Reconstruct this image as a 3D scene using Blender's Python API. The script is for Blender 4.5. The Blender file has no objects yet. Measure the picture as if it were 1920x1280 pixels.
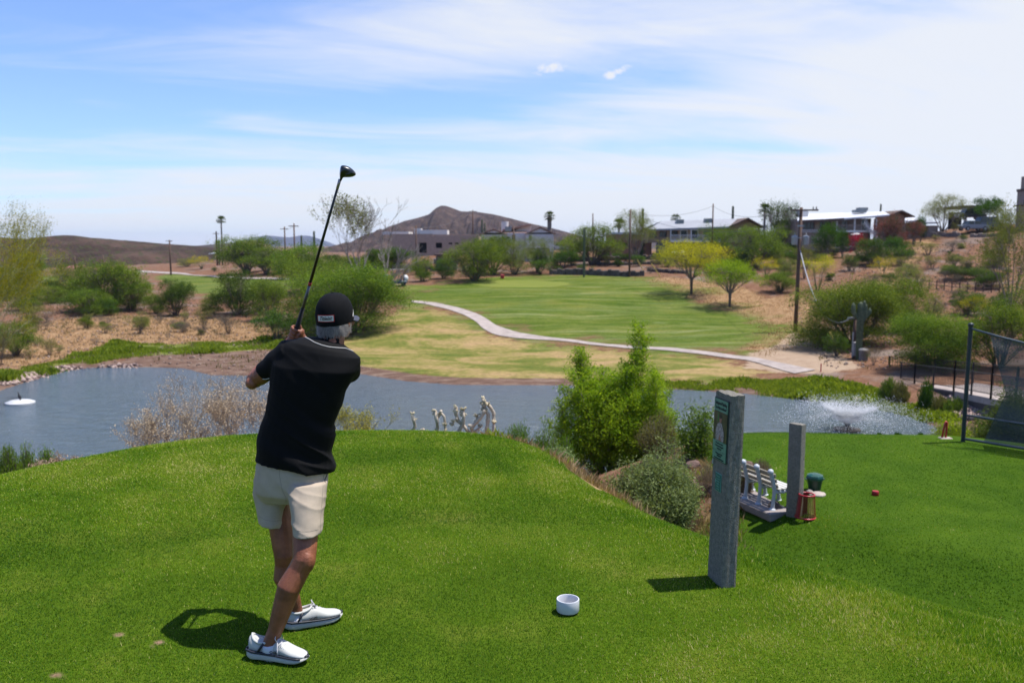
import bpy, math, random
import numpy as np
from math import radians as R, sin, cos, pi
from mathutils import Vector, Matrix, Euler, noise as mnoise

sc = bpy.context.scene
COL = sc.collection
random.seed(7)

# ------------------------------------------------------------------ camera
F_PX = 1600.0
PITCH = math.atan(180.0 / 1600.0)
CAM = np.array([0.0, 0.0, 2.0])
cam_d = bpy.data.cameras.new("camera")
cam_d.sensor_width = 36.0
cam_d.lens = 36.0 * F_PX / 1920.0
cam_d.clip_start = 0.05
cam_d.clip_end = 20000.0
cam_d.dof.use_dof = True
cam_d.dof.focus_distance = 4.35
cam_d.dof.aperture_fstop = 3.6
cam = bpy.data.objects.new("camera", cam_d)
COL.objects.link(cam)
cam.location = CAM
cam.rotation_euler = (pi / 2 - PITCH, 0, 0)
sc.camera = cam
sc.view_settings.view_transform = 'Standard'
sc.view_settings.look = 'None'
sc.view_settings.gamma = 1.0
sc.view_settings.use_curve_mapping = False
sc.view_settings.exposure = 0.5
sc.render.engine = 'CYCLES'
sc.cycles.max_bounces = 6
sc.cycles.diffuse_bounces = 2
sc.cycles.glossy_bounces = 2
sc.cycles.transmission_bounces = 4
sc.cycles.transparent_max_bounces = 12
sc.cycles.volume_bounces = 0
sc.cycles.caustics_reflective = False
sc.cycles.caustics_refractive = False

# ------------------------------------------------------------------ sun + sky
SUN_EL, SUN_AZ = R(70), R(9)          # azimuth from +X (right) towards +Y (away)
sun_dir = Vector((cos(SUN_EL) * cos(SUN_AZ), cos(SUN_EL) * sin(SUN_AZ), sin(SUN_EL)))
sd = bpy.data.lights.new("sun", 'SUN')
sd.energy = 5.0
sd.angle = R(0.5)
sd.color = (1.0, 0.955, 0.89)
sun = bpy.data.objects.new("sun", sd)
COL.objects.link(sun)
sun.rotation_euler = sun_dir.to_track_quat('Z', 'Y').to_euler()

w = bpy.data.worlds.new("World")
sc.world = w
w.use_nodes = True
wt = w.node_tree
wt.nodes.clear()
def N(t, kind, **kw):
    n = t.nodes.new(kind)
    for k, v in kw.items():
        setattr(n, k, v)
    return n
def setin(n, d):
    for k, v in d.items():
        n.inputs[k].default_value = v
wl = wt.links.new
wout = N(wt, 'ShaderNodeOutputWorld')
bgs = N(wt, 'ShaderNodeBackground')
sky = N(wt, 'ShaderNodeTexSky', sky_type='NISHITA')
sky.sun_disc = False
sky.sun_elevation = SUN_EL
sky.sun_rotation = pi / 2 - SUN_AZ
sky.altitude = 700
sky.air_density = 1.0
sky.dust_density = 0.6
sky.ozone_density = 1.6
bgs.inputs['Strength'].default_value = 0.106
tc = N(wt, 'ShaderNodeTexCoord')
sep = N(wt, 'ShaderNodeSeparateXYZ')
wl(tc.outputs['Generated'], sep.inputs[0])
def WM(op, a, b=None, c=None, clamp=False):
    n = N(wt, 'ShaderNodeMath', operation=op)
    n.use_clamp = clamp
    for i, v in enumerate((a, b, c)):
        if v is None: continue
        if isinstance(v, (int, float)): n.inputs[i].default_value = v
        else: wl(v, n.inputs[i])
    return n.outputs[0]
zz = WM('MAXIMUM', sep.outputs['Z'], 0.0)
den = WM('ADD', zz, 0.14)
cx = WM('DIVIDE', sep.outputs['X'], den)
cy = WM('DIVIDE', sep.outputs['Y'], den)
comb = N(wt, 'ShaderNodeCombineXYZ')
wl(WM('ADD', WM('MULTIPLY', cx, 0.30), WM('MULTIPLY', cy, 0.10)), comb.inputs[0])
wl(WM('SUBTRACT', WM('MULTIPLY', cy, 0.85), WM('MULTIPLY', cx, 0.22)), comb.inputs[1])
n1 = N(wt, 'ShaderNodeTexNoise'); setin(n1, {'Scale': 0.62, 'Detail': 7.0, 'Roughness': 0.54, 'Distortion': 0.5})
wl(comb.outputs[0], n1.inputs['Vector'])
n2 = N(wt, 'ShaderNodeTexNoise'); setin(n2, {'Scale': 2.6, 'Detail': 9.0, 'Roughness': 0.60, 'Distortion': 0.8})
wl(comb.outputs[0], n2.inputs['Vector'])
# cover grows to the right and towards the horizon
back = WM('MULTIPLY', WM('MINIMUM', WM('SUBTRACT', sep.outputs['Y'], 0.35), 0.0), 1.6)  # cloud cover dropped in the unseen sky behind the camera to cut ambient light
high = WM('MULTIPLY', WM('MAXIMUM', WM('SUBTRACT', zz, 0.45), 0.0), -1.5)  # overhead cover thinned too, for the same weaker ambient light
bias = WM('ADD', WM('ADD', back, high), WM('MULTIPLY', sep.outputs['X'], 0.85))
bias = WM('ADD', bias, WM('ADD', WM('MULTIPLY', WM('SUBTRACT', 0.22, zz), 0.75), WM('MULTIPLY', WM('EXPONENT', WM('MULTIPLY', zz, -22.0)), 0.45)))
# a clear patch of sky left of centre
def gauss(az_deg, el_deg, sa, se, tilt=0.0):
    """soft blob on the sky round one direction"""
    az = WM('ARCTAN2', sep.outputs['X'], sep.outputs['Y'])
    da = WM('SUBTRACT', az, R(az_deg)); de = WM('SUBTRACT', WM('ARCSINE', sep.outputs['Z']), R(el_deg))
    de = WM('SUBTRACT', de, WM('MULTIPLY', da, tilt))
    q = WM('ADD', WM('POWER', WM('ABSOLUTE', WM('DIVIDE', da, R(sa))), 2.0), WM('POWER', WM('ABSOLUTE', WM('DIVIDE', de, R(se))), 2.0))
    return WM('EXPONENT', WM('MULTIPLY', q, -1.0))
dens = WM('ADD', WM('ADD', WM('MULTIPLY', n1.outputs['Fac'], 2.1), WM('MULTIPLY', n2.outputs['Fac'], 1.25)), bias)
for g, a in ((gauss(-22, 8.5, 24, 1.6, 0.02), -0.42), (gauss(-28, 15, 9, 4, 0.1), -0.10), (gauss(5, 10.5, 14, 1.6, 0.12), -0.34), (gauss(12, 6.2, 14, 0.5, -0.03), -0.26),
             (gauss(-30, 3.8, 30, 2.0, 0.0), 0.22), (gauss(18, 9.5, 14, 2.5, 0.0), 0.15), (gauss(-19, 7.9, 7, 0.7, -0.1), 0.30), (gauss(-25.5, 8.2, 3.2, 0.6, -0.15), 0.32),
             (gauss(-4, 15, 9, 2.0, 0.25), 0.10), (gauss(-26, 21, 7, 2.5, 0.1), -0.12)):
    dens = WM('ADD', dens, WM('MULTIPLY', g, a))
mr = N(wt, 'ShaderNodeMapRange', interpolation_type='SMOOTHSTEP')
wl(dens, mr.inputs['Value']); setin(mr, {'From Min': 1.24, 'From Max': 2.08, 'To Min': 0.04, 'To Max': 0.95})
# two small bright cumulus shreds
cn = N(wt, 'ShaderNodeTexNoise'); setin(cn, {'Scale': 34.0, 'Detail': 8.0, 'Roughness': 0.68, 'Distortion': .6})
wl(tc.outputs['Generated'], cn.inputs['Vector'])
small = None
for a in ((2.5, 11.35, 1.75, 0.55, 0.12), (6.6, 10.95, 1.7, 0.38, 0.33), (3.0, 13.0, .5, .3, 0), (2.9, 12.05, .5, .25, 0), (4.4, 12.85, .8, .25, 0)):
    g = gauss(*a)
    small = g if small is None else WM('MAXIMUM', small, g)
smr = N(wt, 'ShaderNodeMapRange', interpolation_type='SMOOTHSTEP')
wl(WM('ADD', WM('MULTIPLY', small, 1.1), WM('MULTIPLY', WM('SUBTRACT', cn.outputs['Fac'], 0.62), 2.6)), smr.inputs['Value']); setin(smr, {'From Min': 0.10, 'From Max': 1.0})
cov = WM('MAXIMUM', mr.outputs[0], WM('MULTIPLY', smr.outputs[0], 0.95))
mix = N(wt, 'ShaderNodeMix', data_type='RGBA')
skyc = N(wt, 'ShaderNodeMix', data_type='RGBA', blend_type='MULTIPLY'); skyc.inputs[0].default_value = 1.0
wl(sky.outputs[0], skyc.inputs[6]); skyc.inputs[7].default_value = (.86, 1.02, 1.38, 1)
wl(cov, mix.inputs[0]); wl(skyc.outputs[2], mix.inputs[6])
ccol = N(wt, 'ShaderNodeMix', data_type='RGBA')
ccol.inputs[6].default_value = (5.75, 5.95, 6.3, 1); ccol.inputs[7].default_value = (5.9, 6.0, 6.2, 1)
wl(smr.outputs[0], ccol.inputs[0])
wl(ccol.outputs[2], mix.inputs[7])
wl(mix.outputs[2], bgs.inputs['Color'])
wl(bgs.outputs[0], wout.inputs[0])

# ------------------------------------------------------------------ pixel -> world helpers (used only to find where things stand)
cP, sP = cos(PITCH), sin(PITCH)
def ray(px, py):
    u = (px - 960.0) / F_PX; v = (640.0 - py) / F_PX
    return np.array([u, cP + v * sP, -sP + v * cP])
def W(px, py, Y):
    """world point seen at pixel (px,py) at distance Y in front of the camera"""
    d = ray(px, py)
    return CAM + d * (Y / d[1])
def Wz(px, py, z):
    d = ray(px, py)
    return CAM + d * ((z - CAM[2]) / d[2])

# ------------------------------------------------------------------ object helpers
def tag(o, label=None, cat=None, group=None, kind=None):
    if label: o["label"] = label
    if cat: o["category"] = cat
    if group: o["group"] = group
    if kind: o["kind"] = kind
    return o
def empty(name, loc, label=None, cat=None, group=None, rz=0.0):
    o = bpy.data.objects.new(name, None)
    o.empty_display_size = 0.2
    COL.objects.link(o)
    o.location = loc; o.rotation_euler = (0, 0, rz)
    return tag(o, label, cat, group)
def link_mesh(name, me, mat=None, parent=None):
    o = bpy.data.objects.new(name, me)
    COL.objects.link(o)
    if mat is not None:
        for m in (mat if isinstance(mat, (list, tuple)) else [mat]):
            me.materials.append(m)
    if parent is not None: o.parent = parent
    return o
class MB:
    """collects shapes that become ONE mesh"""
    def __init__(s): s.v = []; s.f = []; s.m = []
    def add(s, vs, fs, m=0):
        b = len(s.v); s.v += [tuple(map(float, p)) for p in vs]
        s.f += [tuple(b + i for i in f) for f in fs]; s.m += [m] * len(fs)
    def box(s, c, d, rz=0.0, m=0, rot=None, bev=0.0):
        x, y, z = (q / 2 for q in d)
        if bev > 0:
            b = min(bev, x * .9, y * .9, z * .9)
            pts = []
            for sx in (-1, 1):
                for sy in (-1, 1):
                    for sz in (-1, 1):
                        pts += [Vector((sx * x, sy * (y - b), sz * (z - b))), Vector((sx * (x - b), sy * y, sz * (z - b))), Vector((sx * (x - b), sy * (y - b), sz * z))]
            def idx(sx, sy, sz, k): return ((sx > 0) * 4 + (sy > 0) * 2 + (sz > 0)) * 3 + k
            I = idx
            fs = []
            for sx in (-1, 1): fs.append([I(sx, -1, -1, 0), I(sx, 1, -1, 0), I(sx, 1, 1, 0), I(sx, -1, 1, 0)][::sx])
            for sy in (-1, 1): fs.append([I(-1, sy, -1, 1), I(1, sy, -1, 1), I(1, sy, 1, 1), I(-1, sy, 1, 1)][::-sy])
            for sz in (-1, 1): fs.append([I(-1, -1, sz, 2), I(1, -1, sz, 2), I(1, 1, sz, 2), I(-1, 1, sz, 2)][::sz])
            for sx in (-1, 1):
                for sy in (-1, 1): fs.append([I(sx, sy, -1, 0), I(sx, sy, 1, 0), I(sx, sy, 1, 1), I(sx, sy, -1, 1)][::-sx * sy])
                for sz in (-1, 1): fs.append([I(sx, -1, sz, 0), I(sx, 1, sz, 0), I(sx, 1, sz, 2), I(sx, -1, sz, 2)][::sx * sz])
            for sy in (-1, 1):
                for sz in (-1, 1): fs.append([I(-1, sy, sz, 1), I(1, sy, sz, 1), I(1, sy, sz, 2), I(-1, sy, sz, 2)][::-sy * sz])
            for sx in (-1, 1):
                for sy in (-1, 1):
                    for sz in (-1, 1): fs.append([I(sx, sy, sz, 0), I(sx, sy, sz, 1), I(sx, sy, sz, 2)][::sx * sy * sz])
        else:
            pts = [Vector((a, b_, c_)) for a in (-x, x) for b_ in (-y, y) for c_ in (-z, z)]
            fs = [(0, 1, 3, 2), (4, 6, 7, 5), (0, 4, 5, 1), (2, 3, 7, 6), (0, 2, 6, 4), (1, 5, 7, 3)]
        M = rot if rot is not None else Matrix.Rotation(rz, 3, 'Z')
        s.add([M @ p + Vector(c) for p in pts], fs, m)
    def tube(s, pts, rad, n=8, m=0, cap=True, ell=None, up=None):
        pts = [Vector(p) for p in pts]; k = len(pts)
        if not isinstance(rad, (list, tuple, np.ndarray)): rad = [rad] * k
        T = []
        for i in range(k):
            a = pts[max(0, i - 1)]; b = pts[min(k - 1, i + 1)]
            t = (b - a); T.append(t.normalized() if t.length > 1e-9 else Vector((0, 0, 1)))
        u = Vector(up) if up is not None else (Vector((1, 0, 0)) if abs(T[0].x) < .8 else Vector((0, 1, 0)))
        vs = []
        for i in range(k):
            u = (u - T[i] * u.dot(T[i]));
            if u.length < 1e-6: u = T[i].orthogonal()
            u = u.normalized(); v = T[i].cross(u)
            e = ell[i] if isinstance(ell, (list, tuple)) else (ell or 1.0)
            for j in range(n):
                a = 2 * pi * j / n
                vs.append(pts[i] + u * (cos(a) * rad[i]) + v * (sin(a) * rad[i] * e))
        fs = [(i * n + j, i * n + (j + 1) % n, (i + 1) * n + (j + 1) % n, (i + 1) * n + j) for i in range(k - 1) for j in range(n)]
        if cap: fs += [tuple(range(n))[::-1], tuple((k - 1) * n + j for j in range(n))]
        s.add(vs, fs, m)
    def cyl(s, a, b, r, r2=None, n=12, m=0): s.tube([a, b], [r, r if r2 is None else r2], n, m)
    def ell(s, c, r, nu=16, nv=10, m=0, rot=None):
        vs = [Vector((0, 0, -1))]
        for i in range(1, nv):
            ph = -pi / 2 + pi * i / nv
            for j in range(nu): vs.append(Vector((cos(ph) * cos(2 * pi * j / nu), cos(ph) * sin(2 * pi * j / nu), sin(ph))))
        vs.append(Vector((0, 0, 1)))
        r = r if isinstance(r, (list, tuple)) else (r, r, r)
        vs = [Vector((p.x * r[0], p.y * r[1], p.z * r[2])) for p in vs]
        if rot is not None: vs = [rot @ p for p in vs]
        vs = [p + Vector(c) for p in vs]
        fs = [(0, 1 + (j + 1) % nu, 1 + j) for j in range(nu)]
        for i in range(nv - 2):
            for j in range(nu): fs.append((1 + i * nu + j, 1 + i * nu + (j + 1) % nu, 1 + (i + 1) * nu + (j + 1) % nu, 1 + (i + 1) * nu + j))
        t = len(vs) - 1; b = 1 + (nv - 2) * nu
        fs += [(t, b + j, b + (j + 1) % nu) for j in range(nu)]
        s.add(vs, fs, m)
    def lathe(s, prof, c=(0, 0, 0), n=24, m=0, closed=True):
        vs = []; k = len(prof)
        for r, z in prof:
            for j in range(n): vs.append((c[0] + r * cos(2 * pi * j / n), c[1] + r * sin(2 * pi * j / n), c[2] + z))
        fs = [(i * n + j, i * n + (j + 1) % n, (i + 1) * n + (j + 1) % n, (i + 1) * n + j) for i in range(k - 1) for j in range(n)]
        if closed: fs += [tuple(range(n))[::-1], tuple((k - 1) * n + j for j in range(n))]
        s.add(vs, fs, m)
    def prism(s, poly, off, m=0):
        """poly: 3-D points of one face, off: extrusion vector"""
        p = [Vector(q) for q in poly]; k = len(p); off = Vector(off)
        vs = p + [q + off for q in p]
        fs = [tuple(range(k))[::-1], tuple(range(k, 2 * k))] + [(i, (i + 1) % k, (i + 1) % k + k, i + k) for i in range(k)]
        s.add(vs, fs, m)
    def loft(s, rings, m=0, cap=True):
        n = len(rings[0]); vs = [p for r in rings for p in r]; k = len(rings)
        fs = [(i * n + j, i * n + (j + 1) % n, (i + 1) * n + (j + 1) % n, (i + 1) * n + j) for i in range(k - 1) for j in range(n)]
        if cap: fs += [tuple(range(n))[::-1], tuple((k - 1) * n + j for j in range(n))]
        s.add(vs, fs, m)
    def build(s, name, mat=None, parent=None, smooth=False, fixn=False, angle=None):
        me = bpy.data.meshes.new(name)
        me.from_pydata(s.v, [], s.f)
        o = link_mesh(name, me, mat, parent)
        if any(s.m): me.polygons.foreach_set('material_index', s.m)
        if fixn:
            import bmesh
            b = bmesh.new(); b.from_mesh(me); bmesh.ops.recalc_face_normals(b, faces=b.faces); b.to_mesh(me); b.free()
        if smooth:
            me.polygons.foreach_set('use_smooth', [True] * len(me.polygons))
            if angle: me.set_sharp_from_angle(angle=R(angle))
        me.update()
        return o
def np_mesh(name, V, Fq, attr=None, smooth=False):
    """fast mesh from arrays; attr: {name: (domain, values)}"""
    me = bpy.data.meshes.new(name)
    V = np.ascontiguousarray(V, dtype=np.float32); Fq = np.ascontiguousarray(Fq, dtype=np.int32)
    k = Fq.shape[1]
    me.vertices.add(len(V)); me.vertices.foreach_set('co', V.ravel())
    me.loops.add(Fq.size); me.loops.foreach_set('vertex_index', Fq.ravel())
    me.polygons.add(len(Fq)); me.polygons.foreach_set('loop_start', np.arange(0, Fq.size, k, dtype=np.int32))
    if smooth: me.polygons.foreach_set('use_smooth', np.ones(len(Fq), dtype=bool))
    me.update(calc_edges=True)
    for nme, (dom, vals) in (attr or {}).items():
        a = me.attributes.new(nme, 'FLOAT', dom); a.data.foreach_set('value', np.ascontiguousarray(vals, dtype=np.float32).ravel())
    return me

# ------------------------------------------------------------------ materials
MATS = {}
def mat_new(name):
    m = bpy.data.materials.new(name); m.use_nodes = True
    t = m.node_tree; b = t.nodes['Principled BSDF']
    return m, t, b
def pmat(name, col, rough=.6, var=.12, scale=8.0, metal=0.0, bump=0.0, bscale=None, spec=.5, coords='Object', col2=None, detail=5.0, stretch=None, coat=0.0):
    """principled with noise-driven colour variation and optional bump"""
    if name in MATS: return MATS[name]
    m, t, b = mat_new(name)
    L = t.links.new
    tcn = N(t, 'ShaderNodeTexCoord'); src = tcn.outputs[coords]
    if stretch:
        mp = N(t, 'ShaderNodeMapping'); mp.inputs['Scale'].default_value = stretch; L(src, mp.inputs[0]); src = mp.outputs[0]
    no = N(t, 'ShaderNodeTexNoise'); setin(no, {'Scale': scale, 'Detail': detail, 'Roughness': .6}); L(src, no.inputs['Vector'])
    c1 = tuple(min(1, c * (1 - var)) for c in col); c2 = tuple(min(1, c * (1 + var)) for c in (col2 or col))
    rp = N(t, 'ShaderNodeValToRGB'); rp.color_ramp.elements[0].position = .32; rp.color_ramp.elements[1].position = .68
    rp.color_ramp.elements[0].color = (*c1, 1); rp.color_ramp.elements[1].color = (*c2, 1)
    L(no.outputs['Fac'], rp.inputs[0]); L(rp.outputs[0], b.inputs['Base Color'])
    b.inputs['Roughness'].default_value = rough; b.inputs['Metallic'].default_value = metal
    b.inputs['Specular IOR Level'].default_value = spec; b.inputs['Coat Weight'].default_value = coat
    if bump:
        n3 = N(t, 'ShaderNodeTexNoise'); setin(n3, {'Scale': bscale or scale * 4, 'Detail': 6.0, 'Roughness': .65}); L(src, n3.inputs['Vector'])
        bp = N(t, 'ShaderNodeBump'); bp.inputs['Strength'].default_value = bump; bp.inputs['Distance'].default_value = .02
        L(n3.outputs['Fac'], bp.inputs['Height']); L(bp.outputs[0], b.inputs['Normal'])
    MATS[name] = m
    return m
def leafmat(name, ca, cb, trans=.35, rough=.6, tcol=None):
    """foliage: colour runs from ca to cb by the leaf's own random tint"""
    if name in MATS: return MATS[name]
    m, t, b = mat_new(name); L = t.links.new
    at = N(t, 'ShaderNodeAttribute', attribute_name='tint')
    oi = N(t, 'ShaderNodeObjectInfo')
    rp = N(t, 'ShaderNodeValToRGB'); rp.color_ramp.elements[0].color = (*ca, 1); rp.color_ramp.elements[1].color = (*cb, 1)
    rp.color_ramp.elements[0].position = .1; rp.color_ramp.elements[1].position = .9
    L(at.outputs['Fac'], rp.inputs[0])
    hs = N(t, 'ShaderNodeHueSaturation')
    mh = N(t, 'ShaderNodeMapRange'); setin(mh, {'To Min': .488, 'To Max': .512}); L(oi.outputs['Random'], mh.inputs['Value']); L(mh.outputs[0], hs.inputs['Hue'])
    mv = N(t, 'ShaderNodeMapRange'); setin(mv, {'To Min': .86, 'To Max': 1.14}); L(oi.outputs['Random'], mv.inputs['Value']); L(mv.outputs[0], hs.inputs['Value'])
    L(rp.outputs[0], hs.inputs['Color']); L(hs.outputs[0], b.inputs['Base Color'])
    b.inputs['Roughness'].default_value = rough; b.inputs['Specular IOR Level'].default_value = .08
    tr = N(t, 'ShaderNodeBsdfTranslucent')
    ml = N(t, 'ShaderNodeMix', data_type='RGBA', blend_type='MULTIPLY'); ml.inputs[0].default_value = 1.0; ml.inputs[7].default_value = (*(tcol or (1.25, 1.2, .55)), 1)
    L(hs.outputs[0], ml.inputs[6]); L(ml.outputs[2], tr.inputs['Color'])
    mx = N(t, 'ShaderNodeMixShader'); mx.inputs[0].default_value = trans
    L(b.outputs[0], mx.inputs[1]); L(tr.outputs[0], mx.inputs[2])
    L(mx.outputs[0], t.nodes['Material Output'].inputs['Surface'])
    MATS[name] = m
    return m
# ------------------------------------------------------------------ terrain shape
Z_WATER = -6.0
def smooth(a, b, x):
    t = np.clip((x - a) / (b - a), 0, 1); return t * t * (3 - 2 * t)
def poly_sd(P, X, Y):
    """signed distance (negative inside) from points to polygon"""
    P = np.asarray(P, float); n = len(P)
    X = np.asarray(X, float); Y = np.asarray(Y, float)
    d2 = np.full(X.shape, 1e18); inside = np.zeros(X.shape, bool)
    for i in range(n):
        ax, ay = P[i]; bx, by = P[(i + 1) % n]
        ex, ey = bx - ax, by - ay; L2 = ex * ex + ey * ey + 1e-12
        t = np.clip(((X - ax) * ex + (Y - ay) * ey) / L2, 0, 1)
        d2 = np.minimum(d2, (X - ax - t * ex) ** 2 + (Y - ay - t * ey) ** 2)
        c = ((ay > Y) != (by > Y)) & (X < (bx - ax) * (Y - ay) / (by - ay + 1e-12) + ax)
        inside ^= c
    d = np.sqrt(d2)
    return np.where(inside, -d, d)
def spline(pts, k=6):
    """closed smooth polygon through points"""
    P = np.asarray(pts, float); n = len(P); out = []
    for i in range(n):
        p0, p1, p2, p3 = P[i - 1], P[i], P[(i + 1) % n], P[(i + 2) % n]
        for j in range(k):
            t = j / k
            out.append(.5 * ((2 * p1) + (-p0 + p2) * t + (2 * p0 - 5 * p1 + 4 * p2 - p3) * t * t + (-p0 + 3 * p1 - 3 * p2 + p3) * t ** 3))
    return np.array(out)
def wl_pts(px): return [tuple(Wz(x, y, Z_WATER)[:2]) for x, y in px]
POND = wl_pts([(-40, 745), (60, 712), (110, 697), (165, 689), (270, 688), (345, 690), (395, 703), (470, 704), (560, 694), (640, 695), (690, 703), (760, 714), (850, 721), (950, 722),
               (1050, 722), (1180, 726), (1300, 731), (1400, 738), (1500, 748), (1590, 756), (1650, 766), (1715, 782), (1758, 802), (1768, 828)])
POND += [(15.5, 28.5), (11, 25.0), (4, 25.5), (1.0, 27.5), (-6, 26.5), (-15, 27.5), (-23, 31), (-28, 38)]
UPPER = spline([(-9.0, -6), (-7.4, 2), (-5.6, 5.2), (-4.55, 6.75), (-3.85, 7.85), (-2.9, 8.72), (-1.4, 8.95), (-.3, 8.65), (.08, 7.8), (.36, 6.9), (.68, 6.0), (1.18, 5.0), (1.9, 3.6), (2.8, 1.5), (3.2, -6)], 4)
LOWER = spline([(4.6, 16.9), (7.5, 16.8), (9.2, 16.5), (11, 14.8), (14, 12.4), (18, 9), (20, 2), (12, 3), (9.0, 7.0), (7.2, 9.6), (5.4, 10.9), (4.3, 12.2), (4.0, 14.2)], 4)
CTRL_PX = [
 (-200, 690, 52), (-200, 600, 85), (0, 700, 52), (0, 640, 65), (0, 590, 85), (0, 540, 120), (0, 510, 170), (150, 670, 60), (150, 620, 75), (150, 585, 92), (200, 530, 140), (250, 505, 190),
 (350, 662, 62), (350, 620, 76), (350, 590, 90), (400, 540, 125), (400, 515, 160), (330, 500, 190), (480, 660, 62), (480, 600, 84), (550, 640, 68), (600, 600, 80), (600, 520, 125),
 (700, 680, 59), (700, 640, 66), (780, 600, 76), (780, 570, 84), (745, 535, 98), (880, 620, 72), (900, 600, 76), (900, 560, 88), (930, 520, 104), (1000, 514, 108), (1000, 640, 66), (1000, 700, 57),
 (1180, 518, 105), (1180, 580, 82), (1180, 640, 66), (1100, 690, 57), (1200, 700, 53), (1296, 550, 92), (1368, 573, 84), (1420, 600, 76), (1490, 622, 69), (1400, 640, 65), (1350, 700, 52), (1530, 695, 51),
 (1440, 545, 92), (1500, 560, 86), (1600, 680, 53), (1700, 697, 48), (1560, 560, 84), (1600, 510, 98), (1640, 495, 104), (1690, 470, 115), (1700, 520, 97), (1750, 560, 84), (1800, 600, 72), (1700, 640, 60),
 (1850, 520, 95), (1860, 440, 125), (1800, 430, 130), (1900, 420, 130), (1920, 480, 105), (1920, 600, 70), (1900, 685, 48), (2100, 450, 110), (2100, 620, 60), (1800, 730, 41), (1900, 765, 33), (1830, 705, 46), (2050, 790, 29),
 (960, 474, 150), (860, 478, 140), (700, 484, 150), (1050, 494, 125), (1100, 500, 114), (1200, 482, 125), (1320, 474, 130), (1400, 478, 125), (1580, 464, 125), (1450, 482, 120),
 (1050, 471, 190), (960, 473, 195), (100, 505, 220), (300, 497, 260), (500, 484, 220), (450, 472, 300)]
CP = np.array([W(*c) for c in CTRL_PX])
extra = [(x, y, Z_WATER + .1) for x, y in POND[::2]]
extra += [(-35, 20, -3.5), (-40, 0, -1), (-60, 40, -4.2), (35, 0, -1.5), (45, 30, -1.0), (0, -40, 0), (-40, -40, 0), (40, -40, 0), (24, 22, -4.2), (100, 60, 4), (-150, 100, -5), (-20, 22, -5), (8, 21, -4.6), (0, 22, -4.8), (-10, 23, -5), (110, 140, 8), (160, 160, 8), (60, 180, -2), (0, 220, -4)]
CP = np.vstack([CP, np.array(extra, float)])
def tps_fit(P, lam=.4):
    n = len(P); d = np.hypot(P[:, None, 0] - P[None, :, 0], P[:, None, 1] - P[None, :, 1])
    K = d.copy() + lam * 0 - lam * np.eye(n)
    A = np.zeros((n + 3, n + 3)); A[:n, :n] = K; A[:n, n] = 1; A[:n, n + 1:] = P[:, :2] / 100; A[n, :n] = 1; A[n + 1:, :n] = (P[:, :2] / 100).T
    b = np.zeros(n + 3); b[:n] = P[:, 2]
    return np.linalg.lstsq(A, b, rcond=None)[0]
TW = tps_fit(CP)
def far_z(X, Y):
    X = np.asarray(X, float); Y = np.asarray(Y, float)
    z = np.full(X.shape, TW[len(CP)]) + TW[len(CP) + 1] * X / 100 + TW[len(CP) + 2] * Y / 100
    for i in range(len(CP)):
        z += TW[i] * np.sqrt((X - CP[i, 0]) ** 2 + (Y - CP[i, 1]) ** 2 + .5)
    r = np.hypot(X, Y); k = smooth(200, 380, r)
    return z * (1 - k) + (-3.0) * k
def fall(d, slope, rnd):
    d = np.maximum(d, 0); return slope * (np.sqrt(d * d + rnd * rnd) - rnd)
def smax(a, b, k):
    h = np.clip(.5 + .5 * (a - b) / k, 0, 1); return b * (1 - h) + a * h + k * h * (1 - h)
def vnoise(X, Y, s, seed=0):
    """cheap smooth value noise from sines"""
    a = np.sin(X / s * 1.7 + seed) * np.cos(Y / s * 1.3 + seed * 2.1) + np.sin((X * .8 + Y * .6) / s * 2.9 + seed * 1.7) * .5 + np.cos((X * .5 - Y * .9) / s * 5.3 + seed) * .25
    return a / 1.75
def H(X, Y):
    X = np.asarray(X, float); Y = np.asarray(Y, float)
    zf = far_z(X, Y)
    dp = poly_sd(POND, X, Y)
    k = smooth(0, 5, dp)
    zf = np.where(dp > 0, Z_WATER + .04 + .16 * np.minimum(dp, 2) + (zf - Z_WATER - .3) * k, Z_WATER - np.minimum(1.5, .35 * -dp))
    zf = np.where(dp > 0, np.maximum(zf, Z_WATER + .03 + .10 * np.minimum(dp, 3)), zf)
    du = poly_sd(UPPER, X, Y); dl = poly_sd(LOWER, X, Y)
    kx = smooth(-.6, .8, X); zu = -fall(du, .50 + kx * (-.14 + .40 * smooth(4.8, 7.6, Y)), .75 + kx * (.35 - .6 * smooth(4.8, 7.6, Y))) + vnoise(X, Y, 2.2) * .012
    zl = -1.8 - fall(dl, .50, .6) + vnoise(X, Y, 3.0, 2) * .02
    sw = -2.02 - 0.02 * Y
    # swale between the two tees, only on the camera side of the bench
    zs = np.where(Y < 30, sw - fall(np.maximum(Y - 11.0, 0), .45, 1.5) - fall(np.maximum(2.0 - X, 0), .5, .6) - fall(np.maximum(X - 16, 0), .3, 2), -20)
    zn = smax(smax(zu, zl, .25), zs, .35)
    z = smax(zn, zf, .4) - .0
    z = np.where(dp < 0, np.minimum(z, Z_WATER - .02), z)
    rough = smooth(3, 12, np.minimum(dp, 40)) * smooth(24, 40, np.hypot(X, Y))
    return z + rough * (vnoise(X, Y, 3.1, 4) * .10 + vnoise(X, Y, 9, 5) * .18)
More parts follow.
